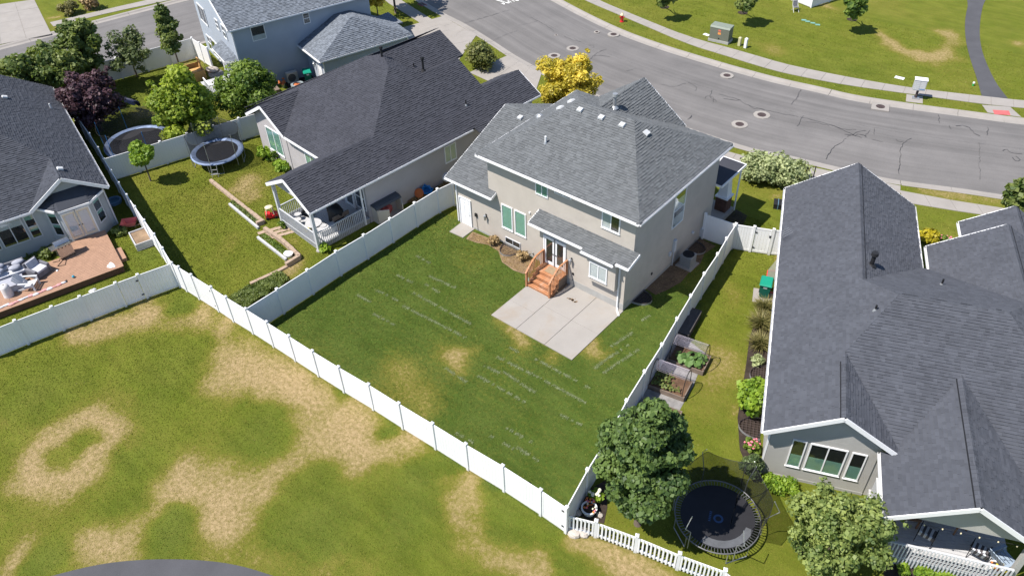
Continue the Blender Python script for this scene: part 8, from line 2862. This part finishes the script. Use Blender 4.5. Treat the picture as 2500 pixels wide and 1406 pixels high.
# countless low leaves: weeds, bed cover, clippings, straw
stuff(tag(patch('vegetable_patch', [(-17.77,-12.92), (-17.89,-11.67), (-17.65,-10.71), (-17.31,-9.51), (-16.35,-9.78), (-16.47,-11.01), (-16.4,-12.58), (-16.75,-12.98)], 5200, .09, 'ash', .42, 81), 'leafy green vegetable patch along the white fence corner', 'vegetable patch'))
stuff(tag(patch('bed_plants', [(-25.93,-7.14), (-25.96,-6.85), (-22.78,-7.16), (-22.68,-7.44)], 900, .09, 'ash', .22, 82), 'leafy green strip between timber edging and block wall', 'bed plants'))
stuff(tag(patch('bed_grass', [(-21.39,-8.12), (-21.32,-7.77), (-18.65,-8.03), (-18.54,-8.37)], 700, .07, 'green', .12, 83), 'grassy strip between lower timber edging and block wall', 'bed grass'))
stuff(tag(patch('dry_straw', [(-11.18,0.25), (-9.84,0.39), (-8.65,0.43), (-7.33,0.52), (-6.42,0.47), (-6.04,-0.36), (-6.3,-0.86), (-6.93,-0.91), (-7.92,-0.78), (-8.73,-0.18), (-9.63,-0.09), (-10.35,-0.33), (-11,-0.42)], 5200, .035, 'straw', .06, 84), 'dry straw and dead weeds in the bed along the beige wall', 'dry straw'))
stuff(tag(patch('dry_straw', [(.1, 2.4), (1.0, 2.3), (1.1, 4.6), (1.15, 6.3), (1.0, 8.0), (.1, 8.1)], 500, .03, 'straw', .03, 85), 'scattered dry stalks in the shaded side bed', 'dry straw'))
stuff(tag(patch('fence_weeds', [(-16.84,-0.06), (-16.71,0.57), (-16.33,1.84), (-16.25,3.01), (-15.97,3.22), (-15.8,3.04), (-16.08,1.58), (-16.21,0.27)], 900, .12, 'straw', .5, 86), 'brown overgrown weeds between ranch wall and fence', 'weeds'))
stuff(tag(patch('ground_cover', [(-31.47,-17.94), (-30.64,-16.41), (-29.8,-16.64), (-30.09,-17.73), (-30.57,-18.44)], 800, .1, 'ash', .4, 87), 'dark ground cover between the blue grey wall and the deck', 'ground cover'))

def clipping_lines():
    g = np.random.default_rng(5)
    P = []
    for line in [
        [(-10.39,-4.39), (-8.59,-4.27)], [(-10.07,-6), (-5.75,-5.88)], [(-11.98,-7.14), (-10.22,-7)], [(-9.73,-7.13), (-5.25,-6.8)], [(-12.44,-8.08), (-11.34,-8.01)], [(-10.04,-5.04), (-8.88,-5.07)], [(-3.19,-7.69), (-2.22,-7.64)], [(-3,-8.44), (-0,-8.32)], [(-1.47,-5.75), (1.88,-5.65)], [(-3.04,-5.94), (-2.39,-5.92)], [(-3.16,-6.87), (-0.52,-6.65)], [(-0.52,-6.65), (2.29,-6.52)], [(0.27,-10.08), (1.74,-9.98)], [(-0.04,-10.88), (1.34,-10.8)], [(-2.2,-7.45), (-0.04,-7.54)], [(-12.3,-3.53), (-11.13,-3.5)], [(-9.75,-4.31), (-8.44,-4.2)], [(-10.54,-8.58), (-8.94,-8.47)], [(-12.08,-5.48), (-10.68,-5.4)], [(1.29,-4.44), (1.44,-3.15)], [(1.06,-2.67), (1.37,-1.08)], [(2.06,-3.18), (2.36,-1.56)], [(1.83,-4.43), (2.01,-3.11)], [(1.24,-0.06), (1.36,0.6)], [(-1.39,-11.75), (-0.32,-11.68)], [(-4.64,-9.06), (-3.13,-9.11)], [(1.36,-10.61), (2.63,-10.61)], [(1.46,-3.25), (1.69,-1.95)], [(1.75,-7.86), (2.93,-7.74)],
    ]:
        a, b = np.array(line[0]), np.array(line[-1])
        L = np.linalg.norm(b - a)
        n = int(L * 230)
        t = g.random(n)
        dens = vnoise(t * L + a[0] * 3, np.full(n, a[1]), .16, 12)
        t = t[dens > .3]
        d = (b - a) / L
        q = a + (b - a) * t[:, None] + np.stack([-d[1], d[0]]) .reshape(1, 2) * (g.normal(size=len(t)) * .05)[:, None]
        P.append(q)
    P = np.concatenate(P)
    n = len(P)
    p3 = np.concatenate([P, g.uniform(.012, .035, (n, 1))], 1)
    nr = unit(g.normal(size=(n, 3)) * .35 + np.array([0, 0, 1]))
    t = unit(np.cross(nr, g.normal(size=(n, 3))))
    me = quads_mesh('grass_clippings', p3, t, np.cross(nr, t), g.uniform(.014, .034, n), 1.6, g.uniform(0, 1, n), LEAF['clip'])
    return stuff(tag(link('grass_clippings', me), 'pale broken mower lines of dry clippings across the green yard', 'grass clippings'))
clipping_lines()
